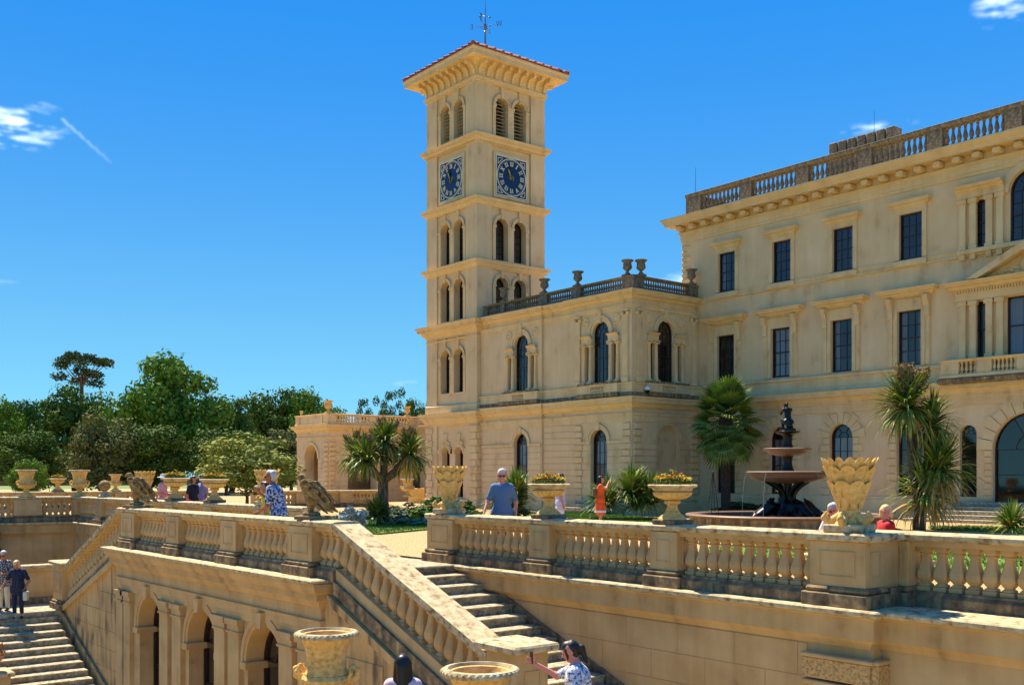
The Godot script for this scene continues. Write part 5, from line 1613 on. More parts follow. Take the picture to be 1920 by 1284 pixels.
func tazza(label: String, where: Vector3, k := 1.0, bloomy := true) -> void:
	var o := thing("planted_bowl", label, "planter", T(Basis.from_scale(Vector3.ONE * k), where), "planted stone bowls on the balustrades")
	if not cache.has("tazza_foot"):
		var b := B.new()
		b.lathe([Vector2(0.21, 0.07), Vector2(0.2, 0.1), Vector2(0.12, 0.16), Vector2(0.08, 0.24), Vector2(0.075, 0.29), Vector2(0.12, 0.31), Vector2(0.12, 0.34), Vector2(0.09, 0.36)], 20)
		cache["tazza_foot"] = b.mesh()
		b = B.new()
		b.lathe([Vector2(0.1, 0.36), Vector2(0.2, 0.385), Vector2(0.27, 0.43), Vector2(0.285, 0.47), Vector2(0.25, 0.49)], 96, Vector3.ZERO, 0.035, 24)
		cache["tazza_bowl"] = b.mesh()
		b = B.new()
		b.lathe([Vector2(0.25, 0.488), Vector2(0.29, 0.5), Vector2(0.3, 0.53), Vector2(0.36, 0.55), Vector2(0.37, 0.575), Vector2(0.35, 0.59), Vector2(0.3, 0.585), Vector2(0.28, 0.56), Vector2(0.0, 0.555)], 32)
		cache["tazza_rim"] = b.mesh()
		b = B.new()
		b.tinted = true
		var r := RandomNumberGenerator.new()
		r.seed = 31
		for i in 420:
			var a := r.randf() * TAU
			var rr := sqrt(r.randf()) * 0.28
			var h := 0.57 + (0.15 - rr * 0.35) * r.randf_range(0.2, 1.3)
			b.col = Color(0.05, 0.1, 0.02).lerp(Color(0.14, 0.16, 0.03), r.randf())
			leaf(b, V(cos(a) * rr, h, sin(a) * rr), r, 0.05, 0.018)
		cache["tazza_leaves"] = b.mesh()
		b = B.new()
		b.tinted = true
		for i in 90:
			var a := r.randf() * TAU
			var rr := sqrt(r.randf()) * 0.27
			var h := 0.63 + (0.12 - rr * 0.3) * r.randf_range(0.6, 1.5)
			b.col = [Color(0.75, 0.5, 0.03), Color(0.8, 0.65, 0.08), Color(0.55, 0.18, 0.03), Color(0.6, 0.36, 0.05)][r.randi() % 4]
			for s in 3: leaf(b, V(cos(a) * rr, h, sin(a) * rr), r, 0.035, 0.02)
		cache["tazza_blooms"] = b.mesh()
	put("base", block(0.44, 0.07, 0.44, 0.012), "stained", o, at(0, 0.035, 0))
	put("foot", cache["tazza_foot"], "carved", o)
	put("bowl", cache["tazza_bowl"], "carved", o)
	put("rim", cache["tazza_rim"], "lichen", o)
	put("leaves", cache["tazza_leaves"], "leaf", o).set_meta("kind", "stuff")
	if bloomy: put("blooms", cache["tazza_blooms"], "bloom", o).set_meta("kind", "stuff")

# one leaf-sized face with a fold
func leaf(b: B, p: Vector3, r: RandomNumberGenerator, l: float, w: float) -> void:
	var d := V(r.randf_range(-1, 1), r.randf_range(-0.5, 1), r.randf_range(-1, 1)).normalized()
	var s := d.cross(V(r.randf_range(-1, 1), r.randf_range(-1, 1), r.randf_range(-1, 1))).normalized() * w
	var up := d.cross(s).normalized() * w * 0.35
	var e := p + d * l
	var m := p + d * l * 0.45
	b.tri(p, m + s + up, e); b.tri(p, e, m - s + up)

func great_urn(label: String, where: Vector3, k := 1.0, m := "carved") -> void:
	var o := thing("great_urn", label, "urn", T(Basis(Vector3.UP, 0.75).scaled(Vector3.ONE * k), where), "bell-shaped urns")
	if not cache.has("urn_body"):
		var b := B.new()
		b.bx(-0.22, 0.22, 0, 0.07, -0.22, 0.22)
		b.lathe([Vector2(0.2, 0.07), Vector2(0.19, 0.1), Vector2(0.1, 0.16), Vector2(0.075, 0.21), Vector2(0.11, 0.23), Vector2(0.11, 0.25), Vector2(0.08, 0.27)], 24)
		cache["urn_foot"] = b.mesh()
		b = B.new()
		b.lathe([Vector2(0.08, 0.27), Vector2(0.2, 0.31), Vector2(0.27, 0.37), Vector2(0.285, 0.43), Vector2(0.25, 0.47)], 96, Vector3.ZERO, 0.03, 20)
		cache["urn_bowl"] = b.mesh()
		b = B.new()
		b.lathe([Vector2(0.235, 0.46), Vector2(0.25, 0.48), Vector2(0.225, 0.52), Vector2(0.225, 0.66), Vector2(0.245, 0.78), Vector2(0.285, 0.87), Vector2(0.32, 0.9), Vector2(0.3, 0.93), Vector2(0.26, 0.92), Vector2(0.2, 0.75), Vector2(0.19, 0.55), Vector2(0.0, 0.54)], 32)
		cache["urn_body"] = b.mesh()
		b = B.new()
		b.lathe([Vector2(0.31, 0.885), Vector2(0.35, 0.9), Vector2(0.36, 0.925), Vector2(0.345, 0.95), Vector2(0.3, 0.955), Vector2(0.285, 0.93)], 40)
		for i in 34:
			var a := TAU * i / 34.0
			b.ball(V(cos(a) * 0.348, 0.918, sin(a) * 0.348), V(0.024, 0.03, 0.024), 5)
		cache["urn_rim"] = b.mesh()
		b = B.new()
		var bones := []
		bones.append([V(0.26, 0.4), V(0.36, 0.44), 0.035, 0.03]); bones.append([V(0.36, 0.44), V(0.37, 0.52), 0.03, 0.028]); bones.append([V(0.37, 0.52), V(0.31, 0.56), 0.028, 0.022]); bones.append([V(0.31, 0.56), V(0.26, 0.52), 0.022, 0.018])
		for s in [-1.0, 1.0]:
			bones.append([V(0.27, 0.42, s * 0.05), V(0.32, 0.5, s * 0.1), 0.026, 0.02]); bones.append([V(0.32, 0.5, s * 0.1), V(0.3, 0.56, s * 0.08), 0.02, 0.014])
		bones.append([V(0.27, 0.36), V(0.29, 0.42), 0.05, 0.045])
		blob(b, bones, 0.014, 0.02)
		cache["urn_handle"] = b.mesh()
	put("foot", cache["urn_foot"], m, o)
	put("bowl", cache["urn_bowl"], m, o)
	put("neck", cache["urn_body"], m, o)
	put("rim", cache["urn_rim"], "lichen", o)
	for g in [0.0, PI]: put("handle", cache["urn_handle"], m, o, T(Basis(Vector3.UP, g), Vector3.ZERO))

func shell_vase(label: String, where: Vector3, k := 1.0) -> void:
	var o := thing("shell_vase", label, "vase", T(Basis(Vector3.UP, 0.4).scaled(Vector3.ONE * k), where))
	var b := B.new()
	b.lathe([Vector2(0.14, 0.0), Vector2(0.14, 0.04), Vector2(0.08, 0.1), Vector2(0.12, 0.14), Vector2(0.22, 0.24), Vector2(0.29, 0.36), Vector2(0.3, 0.44)], 72, Vector3.ZERO, 0.05, 12)
	put("fluted_bowl", b.mesh(), "terracotta_pale", o)
	b = B.new()
	b.lathe([Vector2(0.28, 0.43), Vector2(0.26, 0.46), Vector2(0.22, 0.52), Vector2(0.21, 0.6), Vector2(0.24, 0.64), Vector2(0.2, 0.64), Vector2(0.0, 0.6)], 28)
	put("neck", b.mesh(), "terracotta_pale", o)
	for i in 4:
		b = B.new()
		var bones := [[V(0.24, 0.42), V(0.3, 0.52), 0.03, 0.028], [V(0.3, 0.52), V(0.28, 0.6), 0.028, 0.025], [V(0.28, 0.6), V(0.22, 0.62), 0.025, 0.025], [V(0.28, 0.44, 0.05), V(0.28, 0.44, -0.05), 0.035, 0.035]]
		blob(b, bones, 0.018, 0.02)
		put("handle", b.mesh(), "terracotta_pale", o, T(Basis(Vector3.UP, TAU * i / 4.0), Vector3.ZERO))

func ball_finial(label: String, where: Vector3) -> void:
	var o := thing("ball_finial", label, "finial", T(Basis.IDENTITY, where))
	var b := B.new()
	b.bx(-0.2, 0.2, 0, 0.06, -0.2, 0.2)
	b.lathe([Vector2(0.2, 0.06), Vector2(0.16, 0.1), Vector2(0.08, 0.16), Vector2(0.07, 0.2), Vector2(0.1, 0.23)], 18)
	put("foot", b.mesh(), "lichen", o)
	b = B.new()
	b.ball(V(0, 0.4), V(0.2, 0.2, 0.2), 10)
	put("ball", b.mesh(), "eaglestone", o)

func eagle(label: String, where: Vector3, turn: float, k: float) -> void:
	var o := thing("eagle_statue", label, "statue", T(Basis(Vector3.UP, turn).scaled(Vector3.ONE * k), where), "stone eagles on the loggia balustrade")
	if not cache.has("eagle_body"):
		var b := B.new()
		var s := []
		s.append([V(0.0, 0.2), V(-0.1, 0.42), 0.115, 0.1]); s.append([V(-0.1, 0.42), V(-0.17, 0.56), 0.095, 0.062]); s.append([V(-0.17, 0.57), V(-0.2, 0.63), 0.06, 0.056])
		s.append([V(-0.23, 0.63), V(-0.29, 0.62), 0.034, 0.02]); s.append([V(-0.29, 0.62), V(-0.31, 0.575), 0.019, 0.007])
		s.append([V(-0.2, 0.66, 0.03), V(-0.25, 0.655, 0.03), 0.018, 0.012]); s.append([V(-0.2, 0.66, -0.03), V(-0.25, 0.655, -0.03), 0.018, 0.012])
		for g in [-1.0, 1.0]:
			s.append([V(0.0, 0.22, g * 0.06), V(-0.03, 0.1, g * 0.07), 0.075, 0.042]); s.append([V(-0.03, 0.1, g * 0.07), V(-0.03, 0.03, g * 0.07), 0.035, 0.025])
			for c in [-0.03, 0.0, 0.03]: s.append([V(-0.03, 0.02, g * 0.07), V(-0.11, 0.01, g * 0.07 + c), 0.02, 0.01])
		s.append([V(0.05, 0.16), V(0.26, 0.0), 0.075, 0.035, V(0.6, 0.8), 2.0])
		blob(b, s, 0.014, 0.03)
		cache["eagle_body"] = b.mesh()
		for g in [-1.0, 1.0]:
			b = B.new()
			s = []
			s.append([V(-0.1, 0.5, g * 0.12), V(0.1, 0.36, g * 0.15), 0.1, 0.12, V(0, 0, 1), 2.6])
			s.append([V(0.02, 0.48, g * 0.14), V(0.28, 0.2, g * 0.15), 0.09, 0.08, V(0, 0, 1), 3.2])
			for i in 6:
				var t := i / 5.0
				s.append([V(0.02 + 0.08 * t, 0.4 - 0.1 * t, g * (0.15 + 0.012 * (i % 2))), V(0.42 - 0.12 * t, 0.03 + 0.015 * t - 0.02 * (5 - i) * 0.2, g * 0.155), 0.036, 0.018, V(0, 0, 1), 2.0])
			blob(b, s, 0.014, 0.012)
			cache["eagle_wing%d" % int(g)] = b.mesh()
		b = B.new()
		s = [[V(-0.14, 0.0), V(0.1, 0.0), 0.05, 0.05], [V(-0.1, 0.0, 0.1), V(0.06, 0.0, 0.1), 0.045, 0.04], [V(-0.1, 0.0, -0.1), V(0.06, 0.0, -0.1), 0.045, 0.04]]
		blob(b, s, 0.016, 0.03)
		cache["eagle_rock"] = b.mesh()
	put("base", block(0.56, 0.07, 0.4, 0.015), "stained", o, at(0, 0.035, 0))
	put("rock", cache["eagle_rock"], "eaglestone", o, at(0, 0.09, 0))
	put("body", cache["eagle_body"], "eaglestone", o, at(0, 0.12, 0))
	put("wing", cache["eagle_wing-1"], "eaglestone", o, at(0, 0.12, 0))
	put("wing", cache["eagle_wing1"], "eaglestone", o, at(0, 0.12, 0))

func fountain() -> void:
	var o := thing("fountain", "three-tiered fountain with red granite bowls and a crouching bronze figure", "fountain", T(Basis.IDENTITY, W(20.56, 27.9, 0)))
	var b := B.new()
	b.lathe([Vector2(3.2, 0.0), Vector2(3.2, 0.04), Vector2(3.12, 0.08), Vector2(3.12, 0.34), Vector2(3.18, 0.37)], 72)
	put("basin_wall", b.mesh(), "stained", o)
	b = B.new()
	b.lathe([Vector2(3.17, 0.37), Vector2(3.24, 0.38), Vector2(3.26, 0.42), Vector2(3.22, 0.45), Vector2(2.86, 0.45), Vector2(2.82, 0.42), Vector2(2.82, 0.1)], 72)
	put("basin_rim", b.mesh(), "granite", o)
	b = B.new()
	b.lathe([Vector2(2.83, 0.3), Vector2(0.0, 0.3)], 48)
	put("water", b.mesh(), "water", o)
	b = B.new()
	var s := []
	var r := RandomNumberGenerator.new()
	r.seed = 12
	for i in 9:
		var a := TAU * i / 9.0
		var d := V(cos(a), 0, sin(a))
		var tw := V(-sin(a), 0, cos(a)) * r.randf_range(-0.3, 0.3)
		s.append([d * 0.25 + V(0, 0.55), d * 0.65 + tw + V(0, 0.66), 0.2, 0.2]); s.append([d * 0.65 + tw + V(0, 0.66), d * 0.95 + tw + V(0, 0.42), 0.18, 0.16]); s.append([d * 0.95 + tw + V(0, 0.42), d * 1.22 + tw * 1.5 + V(0, 0.34), 0.16, 0.09])
		s.append([d * 1.16 + tw * 1.4 + V(0, 0.34), d * 1.2 + tw + V(0, 0.5), 0.07, 0.03])
		s.append([d * 0.65 + tw + V(0, 0.8), d * 0.5 + tw * 1.4 + V(0, 0.98), 0.07, 0.02])
	s.append([V(0, 0.3), V(0, 0.75), 0.4, 0.2])
	blob(b, s, 0.045, 0.06)
	put("sea_creatures", b.mesh(), "darkbronze", o)
	for i in 4:
		b = B.new()
		var a := TAU * i / 4.0 + 0.35
		var d := V(cos(a), 0, sin(a))
		var pts := []
		for j in 13:
			var t := j / 12.0
			pts.append(V(0, lerpf(0.62, 1.52, t)) + d * (0.3 - 0.16 * sin(t * PI) + 0.5 * pow(t, 3.0)))
		b.tube(pts, 0.14, 0.08, 10)
		put("scroll_support", b.mesh(), "bronze", o)
	b = B.new()
	b.lathe([Vector2(0.14, 0.6), Vector2(0.11, 1.0), Vector2(0.14, 1.45)], 16)
	put("core", b.mesh(), "darkbronze", o)
	b = B.new()
	b.lathe([Vector2(0.3, 1.42), Vector2(0.8, 1.48), Vector2(1.12, 1.58), Vector2(1.2, 1.63), Vector2(1.22, 1.7), Vector2(1.3, 1.74), Vector2(1.32, 1.79), Vector2(1.27, 1.82), Vector2(1.12, 1.79), Vector2(0.9, 1.72), Vector2(0.0, 1.66)], 56)
	put("great_bowl", b.mesh(), "granite", o)
	b = B.new()
	b.lathe([Vector2(0.3, 1.66), Vector2(0.24, 1.78), Vector2(0.17, 1.92), Vector2(0.13, 2.1), Vector2(0.16, 2.25), Vector2(0.2, 2.36)], 20)
	put("stem", b.mesh(), "darkbronze", o)
	b = B.new()
	b.lathe([Vector2(0.18, 2.3), Vector2(0.45, 2.34), Vector2(0.62, 2.4), Vector2(0.68, 2.46), Vector2(0.75, 2.5), Vector2(0.76, 2.54), Vector2(0.72, 2.56), Vector2(0.55, 2.5), Vector2(0.0, 2.45)], 44)
	put("middle_bowl", b.mesh(), "granite", o)
	b = B.new()
	b.lathe([Vector2(0.24, 2.45), Vector2(0.17, 2.6), Vector2(0.13, 2.75), Vector2(0.16, 2.95), Vector2(0.24, 3.02)], 20)
	put("stem", b.mesh(), "darkbronze", o)
	b = B.new()
	b.lathe([Vector2(0.16, 2.98), Vector2(0.32, 3.02), Vector2(0.4, 3.07), Vector2(0.41, 3.1), Vector2(0.36, 3.11), Vector2(0.3, 3.09), Vector2(0.26, 3.12), Vector2(0.25, 3.2), Vector2(0.0, 3.2)], 32)
	put("top_bowl", b.mesh(), "darkbronze", o)
	# kneeling figure, head bowed to its right shoulder
	b = B.new()
	s = [[V(0.04, 0.2), V(0.0, 0.42), 0.11, 0.085], [V(0.0, 0.42), V(-0.06, 0.56), 0.09, 0.1], [V(-0.05, 0.58, 0.1), V(-0.05, 0.58, -0.1), 0.052, 0.052], [V(-0.08, 0.6), V(-0.12, 0.68), 0.042, 0.036], [V(-0.15, 0.73), V(-0.17, 0.7), 0.068, 0.058], [V(-0.1, 0.76), V(-0.06, 0.74), 0.05, 0.035],
		[V(0.06, 0.2, 0.08), V(-0.2, 0.28, 0.1), 0.09, 0.06], [V(-0.2, 0.28, 0.1), V(-0.12, 0.03, 0.1), 0.055, 0.035], [V(-0.12, 0.03, 0.1), V(-0.22, 0.02, 0.1), 0.03, 0.02],
		[V(0.06, 0.2, -0.08), V(-0.16, 0.07, -0.1), 0.09, 0.06], [V(-0.16, 0.06, -0.1), V(0.12, 0.05, -0.1), 0.055, 0.035], [V(0.1, 0.14), V(0.12, 0.1), 0.1, 0.1],
		[V(-0.05, 0.58, 0.12), V(-0.2, 0.46, 0.14), 0.04, 0.033], [V(-0.2, 0.46, 0.14), V(-0.18, 0.62, 0.05), 0.033, 0.022], [V(-0.05, 0.58, -0.12), V(-0.18, 0.44, -0.12), 0.04, 0.033], [V(-0.18, 0.44, -0.12), V(-0.12, 0.54, 0.06), 0.032, 0.022]]
	blob(b, s, 0.016, 0.03)
	put("bronze_figure", b.mesh(), "bronze", o, T(Basis(Vector3.UP, -0.62).scaled(Vector3.ONE * 1.06), V(0, 3.19)))
	for i in 5:
		var a := TAU * i / 5.0 + 0.2
		b = B.new()
		b.tube([V(cos(a) * 1.3, 1.8, sin(a) * 1.3), V(cos(a) * 1.4, 1.6, sin(a) * 1.4), V(cos(a) * 1.46, 1.0, sin(a) * 1.46), V(cos(a) * 1.48, 0.31, sin(a) * 1.48)], 0.005, 0.003, 5)
		put("water_stream", b.mesh(), "stream", o)

func ornaments() -> void:
	woven("terracotta_pale", tex(512, [[noise(512, 41, 0.02, 4), 1.2], [noise(512, 42, 0.06, 3), 0.7]], [[0.0, Color(0.42, 0.27, 0.16)], [0.5, Color(0.72, 0.52, 0.34)], [1.0, Color(0.84, 0.68, 0.5)]]), 0.8, 0.9)
	var ws := plain("stream", Color(0.9, 0.95, 1.0, 0.35), 0.05)
	ws.transparency = BaseMaterial3D.TRANSPARENCY_ALPHA
	lily_vase("big lily-shaped stone vase on the corner pier, in front of the fountain's edge", W(7.62, 11.62, 0.922), 0.2, 1.06)
	lily_vase("lily-shaped stone vase at the stair head, beside the man in the blue shirt", W(16.36, 11.58, 0.925), 0.5, 1.02)
	lily_vase("lily-shaped stone vase in front of the yellow-green shrub, behind the patterned-shirt man", W(24.3, 11.58, 0.925), 0.1, 1.0)
	lily_vase("lily-shaped stone vase seen just behind the first eagle statue", W(33.1, 11.58, 0.925), 0.1, 1.0)
	tazza("stone bowl of yellow flowers on the pier between the blue-shirt man and orange-dress woman", W(13.43, 11.58, 0.925), 1.0)
	tazza("stone bowl of flowers on the pier in front of the fountain basin's end", W(10.6, 11.58, 0.925), 1.0)
	tazza("planted stone bowl beside the yellow-green shrub, behind the loggia", W(27.6, 11.58, 0.925), 1.1)
	tazza("planted stone bowl next to the person in pink and the navy-shirted person", W(30.5, 11.58, 0.925), 1.15)
	tazza("planted stone bowl at the left edge, on the far terrace balustrade", W(40.3, 6.6, 0.925), 1.0)
	tazza("small distant planted bowl behind the big bell urn at the far left", W(54.0, 14.6, 0.925), 1.1)
	great_urn("rim-carved stone urn in front of the loggia's stair wall", W(10.35, 5.65, -1.03), 0.98)
	great_urn("rim-carved stone urn in front of the stair's lower newel", W(7.5, 5.65, -1.03), 0.98)
	great_urn("bell-shaped stone urn on the wide far pier at the left edge", W(40.3, 9.82, 0.925), 1.02)
	great_urn("bell-shaped stone urn on the far terrace corner, beside the ball finial", W(40.0, 11.58, 0.925), 1.02)
	great_urn("smaller bell urn farther back, half behind the corner urn", W(54.0, 17.4, 0.925), 0.9)
	great_urn("pale bell urn on the low balustrade beside the tower's foot", W(46.2, 30.0, 0.6), 1.0)
	shell_vase("reddish fluted vase with looped handles beside the lower steps", W(25.9, 5.55, -2.8), 1.0)
	ball_finial("stone ball finial on the far balustrade", W(37.1, 11.58, 0.925))
	eagle("stone eagle with folded wings at the near end of the loggia balustrade", W(15.5, 8.2, 0.925), 0.78, 0.93)
	eagle("stone eagle with folded wings at the far end of the loggia balustrade", W(23.9, 8.2, 0.925), 0.72, 1.0)
	fountain()
	for t in [["slender iron plant obelisk at the fountain's tower side", W(23.4, 27.6, 0.0)], ["slender iron plant obelisk between the fountain and the big lily vase", W(19.3, 29.6, 0.0)], ["slender iron plant obelisk behind the broad spiky clump", W(29.4, 30.6, 0.0)]]:
		var ob := thing("plant_obelisk", t[0], "plant support", T(Basis(Vector3.UP, 0.4), t[1]), "iron plant obelisks")
		for i in 4:
			var b := B.new()
			var a := TAU * i / 4.0
			b.tube([V(cos(a) * 0.24, 0, sin(a) * 0.24), V(cos(a) * 0.02, 1.75, sin(a) * 0.02)], 0.012, 0.01, 5)
			put("rod", b.mesh(), "iron", ob)
		for h in [0.5, 1.05]:
			var b := B.new()
			var pts := []
			for i in 13: pts.append(V(cos(TAU * i / 12.0), 0, sin(TAU * i / 12.0)) * (0.24 - 0.126 * h) + V(0, h))
			b.tube(pts, 0.008, 0.008, 4)
			put("hoop", b.mesh(), "iron", ob)
		var f := B.new()
		f.ball(V(0, 1.79), Vector3.ONE * 0.04, 6)
		put("finial", f.mesh(), "iron", ob)
	var ns := thing("bronze_statue", "dark bronze standing statue in front of the low wing, beside the tower's foot", "statue", T(Basis(Vector3.UP, 0.6), W(55.0, 36.4, 0)))
	put("pedestal", block(0.8, 0.95, 0.8, 0.03), "carved", ns, at(0, 0.475, 0))
	var sb := B.new()
	blob(sb, [[V(-0.1, 0.05), V(-0.08, 0.85), 0.13, 0.14], [V(0.12, 0.05, 0.06), V(0.07, 0.85), 0.12, 0.14], [V(0, 0.85), V(0, 1.35), 0.17, 0.2], [V(-0.2, 1.4), V(0.2, 1.4), 0.08, 0.08], [V(0, 1.45), V(0, 1.58, 0.02), 0.06, 0.06], [V(0, 1.66, 0.03), V(0, 1.74, 0.02), 0.09, 0.1], [V(-0.22, 1.4), V(-0.42, 1.12, 0.12), 0.065, 0.055], [V(-0.42, 1.12, 0.12), V(-0.62, 1.0, 0.3), 0.05, 0.035], [V(0.22, 1.4), V(0.3, 1.05), 0.065, 0.055], [V(0.3, 1.05), V(0.2, 0.85, 0.16), 0.05, 0.04], [V(0.1, 0.0), V(-0.1, 0.0), 0.2, 0.2, V(0, 1, 0), 3.0]], 0.025, 0.05)
	put("figure", sb.mesh(), "darkbronze", ns, at(0, 1.0, 0))

func petal_radius(y: float, y0: float, ring: int) -> float:
	return 0.14 + 0.17 * pow(clampf((y - 0.4) / 0.47, 0, 1), 1.25) + [0.006, 0.03, 0.05][ring] * clampf((y - y0) * 6.0, 0, 1)

# ---------- plants ----------
func crown_mesh(key: String, sd: int, clusters: int, per: int, size: float, cols: Array, shape: Vector3, top_heavy := 0.0, loose := 0.0) -> ArrayMesh:
	if cache.has(key): return cache[key]
	var r := RandomNumberGenerator.new()
	r.seed = sd
	var b := B.new()
	b.tinted = true
	for i in clusters:
		var d := V(r.randfn(), r.randfn(), r.randfn()).normalized()
		var q := pow(r.randf(), 0.4)
		if top_heavy > 0.0 and d.y < 0.0: d.y *= 1.0 - top_heavy
		var c := d * q * shape * 0.82
		var cr := r.randf_range(0.18, 0.33) * (1.0 - loose * 0.4)
		var tone := r.randf()
		var base: Color = cols[0].lerp(cols[1], tone)
		for j in per:
			var e := V(r.randfn(), r.randfn() * 0.8, r.randfn()).normalized()
			var p := c + e * cr * (0.55 + 0.5 * r.randf()) * V(1.15, 0.8, 1.15)
			b.col = base.lerp(cols[2], r.randf() * 0.45)
			var nn := (e + V(r.randfn(), r.randfn() + 0.4, r.randfn()) * 0.5).normalized()
			var u := nn.cross(V(r.randfn(), r.randfn(), r.randfn())).normalized()
			var w := nn.cross(u)
			var s := size * r.randf_range(0.6, 1.3)
			u *= s; w *= s * 0.6
			b.tri(p - u, p + w - u * 0.1, p + u); b.tri(p - u, p + u, p - w + u * 0.15)
	cache[key] = b.mesh()
	return cache[key]

func trunk_mesh(key: String, sd: int, h: float, r0: float, limbs: int, spread: float) -> ArrayMesh:
	if cache.has(key): return cache[key]
	var r := RandomNumberGenerator.new()
	r.seed = sd
	var b := B.new()
	var pts := []
	for i in 6: pts.append(V(r.randf_range(-0.1, 0.1) * i * 0.3, h * i / 5.0, r.randf_range(-0.1, 0.1) * i * 0.3))
	b.tube(pts, r0, r0 * 0.35, 9)
	for i in limbs:
		var a := TAU * i / limbs + r.randf()
		var s: Vector3 = pts[2 + i % 3]
		var e := s + V(cos(a) * spread, h * r.randf_range(0.25, 0.5), sin(a) * spread)
		b.tube([s, s.lerp(e, 0.4) + V(0, h * 0.05), e], r0 * 0.42, r0 * 0.12, 7)
		var e2 := s.lerp(e, 0.5) + V(cos(a + 0.9) * spread * 0.6, h * 0.22, sin(a + 0.9) * spread * 0.6)
		b.tube([s.lerp(e, 0.45) + V(0, h * 0.05), e2], r0 * 0.25, r0 * 0.08, 6)
	cache[key] = b.mesh()
	return cache[key]

func tree(label: String, px: float, top: float, D: float, wide: float, kind: String, group := "trees beyond the far balustrades") -> void:
	# seen in the direction of picture column px at distance D; top and width follow from the picture
	var rx := (px - 960.0) / 1950.0
	var p := (-rx * 0.62591 + 0.77989) * D
	var q := (rx * 0.77989 + 0.62591) * D
	var h := 1.62 + (895.0 - top) * D / 1950.0
	var w := wide * D / 1950.0 / 2.0
	var o := thing({"pine": "stone_pine", "spire": "conifer"}.get(kind, "broadleaf_tree"), label, "tree", T(Basis(Vector3.UP, px * 0.37), W(p, q, -0.3)), group)
	var H := h + 0.3
	var cols: Array = {"dark": [Color(0.039, 0.075, 0.016), Color(0.075, 0.134, 0.022), Color(0.128, 0.179, 0.027)], "bright": [Color(0.064, 0.134, 0.016), Color(0.128, 0.232, 0.027), Color(0.213, 0.303, 0.041)], "grey": [Color(0.075, 0.098, 0.027), Color(0.128, 0.143, 0.041), Color(0.191, 0.179, 0.068)],
		"pine": [Color(0.030, 0.054, 0.014), Color(0.054, 0.080, 0.019), Color(0.085, 0.107, 0.027)], "spire": [Color(0.025, 0.054, 0.016), Color(0.043, 0.080, 0.022), Color(0.064, 0.098, 0.027)], "wispy": [Color(0.043, 0.080, 0.020), Color(0.075, 0.117, 0.027), Color(0.106, 0.143, 0.041)]}[kind]
	var v := int(px) % 2
	if kind == "pine":
		var r := RandomNumberGenerator.new()
		r.seed = 14
		var tb := B.new()
		var fork := V(0.1, H * 0.8)
		tb.tube([V(0, 0), V(0.2, H * 0.4), V(-0.1, H * 0.66), fork], 0.34, 0.22, 9)
		var b := B.new()
		b.tinted = true
		for i in 17:
			var a := TAU * i / 17.0 * 3.1
			var ra := w * sqrt((i + 0.6) / 17.0) * r.randf_range(0.8, 1.05)
			var e := V(cos(a) * ra, H * (0.975 - 0.1 * pow(ra / w, 2.0) - (0.12 if i % 4 == 0 else 0.0) + r.randf_range(-0.02, 0.02)), sin(a) * ra)
			tb.tube([fork + V(0, -0.4 * (i % 3)), fork.lerp(e, 0.5) + V(0, -0.35), e], 0.12, 0.03, 6)
			for j in 190:
				var d := V(r.randfn(), r.randfn(), r.randfn()).normalized() * V(1.0, 0.5, 1.0) * r.randf_range(0.4, 1.1)
				b.col = cols[0].lerp(cols[2], r.randf())
				leaf(b, e + d, r, 0.34, 0.1)
		put("trunk", tb.mesh(), "bark", o)
		put("crown", b.mesh(), "leaf", o)
		return
	if kind == "spire":
		put("trunk", trunk_mesh("trunk_spire", 4, 0.95, 0.02, 3, 0.05), "bark", o, T(Basis.from_scale(V(H, H, H)), Vector3.ZERO))
		if not cache.has("crown_spire"):
			var r := RandomNumberGenerator.new()
			r.seed = 8
			var b := B.new()
			b.tinted = true
			for i in 5200:
				var t := pow(r.randf(), 0.8)
				var rr := (1.0 - t) * (0.75 + 0.25 * sin(t * 60.0)) * pow(r.randf(), 0.4) + 0.02
				var a := r.randf() * TAU
				b.col = cols[0].lerp(cols[2], r.randf())
				leaf(b, V(cos(a) * rr, t - 0.05 * rr, sin(a) * rr), r, 0.07, 0.035)
			cache["crown_spire"] = b.mesh()
		put("crown", cache["crown_spire"], "leaf", o, T(Basis.from_scale(V(w, H * 0.92, w)), V(0, H * 0.08)))
		return
	var low := 0.12 if kind != "wispy" else 0.35
	put("trunk", trunk_mesh("trunk%d" % v, 5 + v, 0.58, 0.03, 7, 0.16), "bark", o, T(Basis.from_scale(V(H, H, H)), Vector3.ZERO))
	var n := 90 if kind != "wispy" else 34
	var ch := H * (1.0 - low) / 2.0
	put("crown", crown_mesh("crown_%s%d" % [kind, v], 30 + v * 7 + kind.length(), n, 170 if kind != "wispy" else 110, 0.04, cols, V(1, 1.02, 1), 0.0, 0.6 if kind == "wispy" else 0.0), "leaf", o, T(Basis.from_scale(V(w * 1.12, ch * 1.08, w * 1.12)), V(0, H - ch * 1.0)))

func sword_leaf(l: float, w: float, droop: float, key: String, c: Color) -> ArrayMesh:
	if cache.has(key): return cache[key]
	var b := B.new()
	b.tinted = true
	b.col = c
	var n := 7
	var P := []
	for i in n + 1:
		var t := float(i) / n
		var ww := w * (0.55 + 0.9 * t if t < 0.4 else 0.91 * (1.0 - (t - 0.4) / 0.6) + 0.02)
		var y := l * (t - 0.2 * t * t * droop) * 0.25 - droop * l * t * t * t * 0.55
		var x := l * t * (1.0 - 0.16 * droop * t)
		P.append([V(x, y + ww * 0.3, -ww), V(x, y, 0), V(x, y + ww * 0.3, ww)])
	for i in n:
		for s in 2: b.quad(P[i][s], P[i][s + 1], P[i + 1][s + 1], P[i + 1][s])
	cache[key] = b.mesh()
	return cache[key]

const SWORD := [Color(0.078, 0.139, 0.026), Color(0.158, 0.227, 0.036), Color(0.281, 0.309, 0.065), Color(0.491, 0.325, 0.104)]

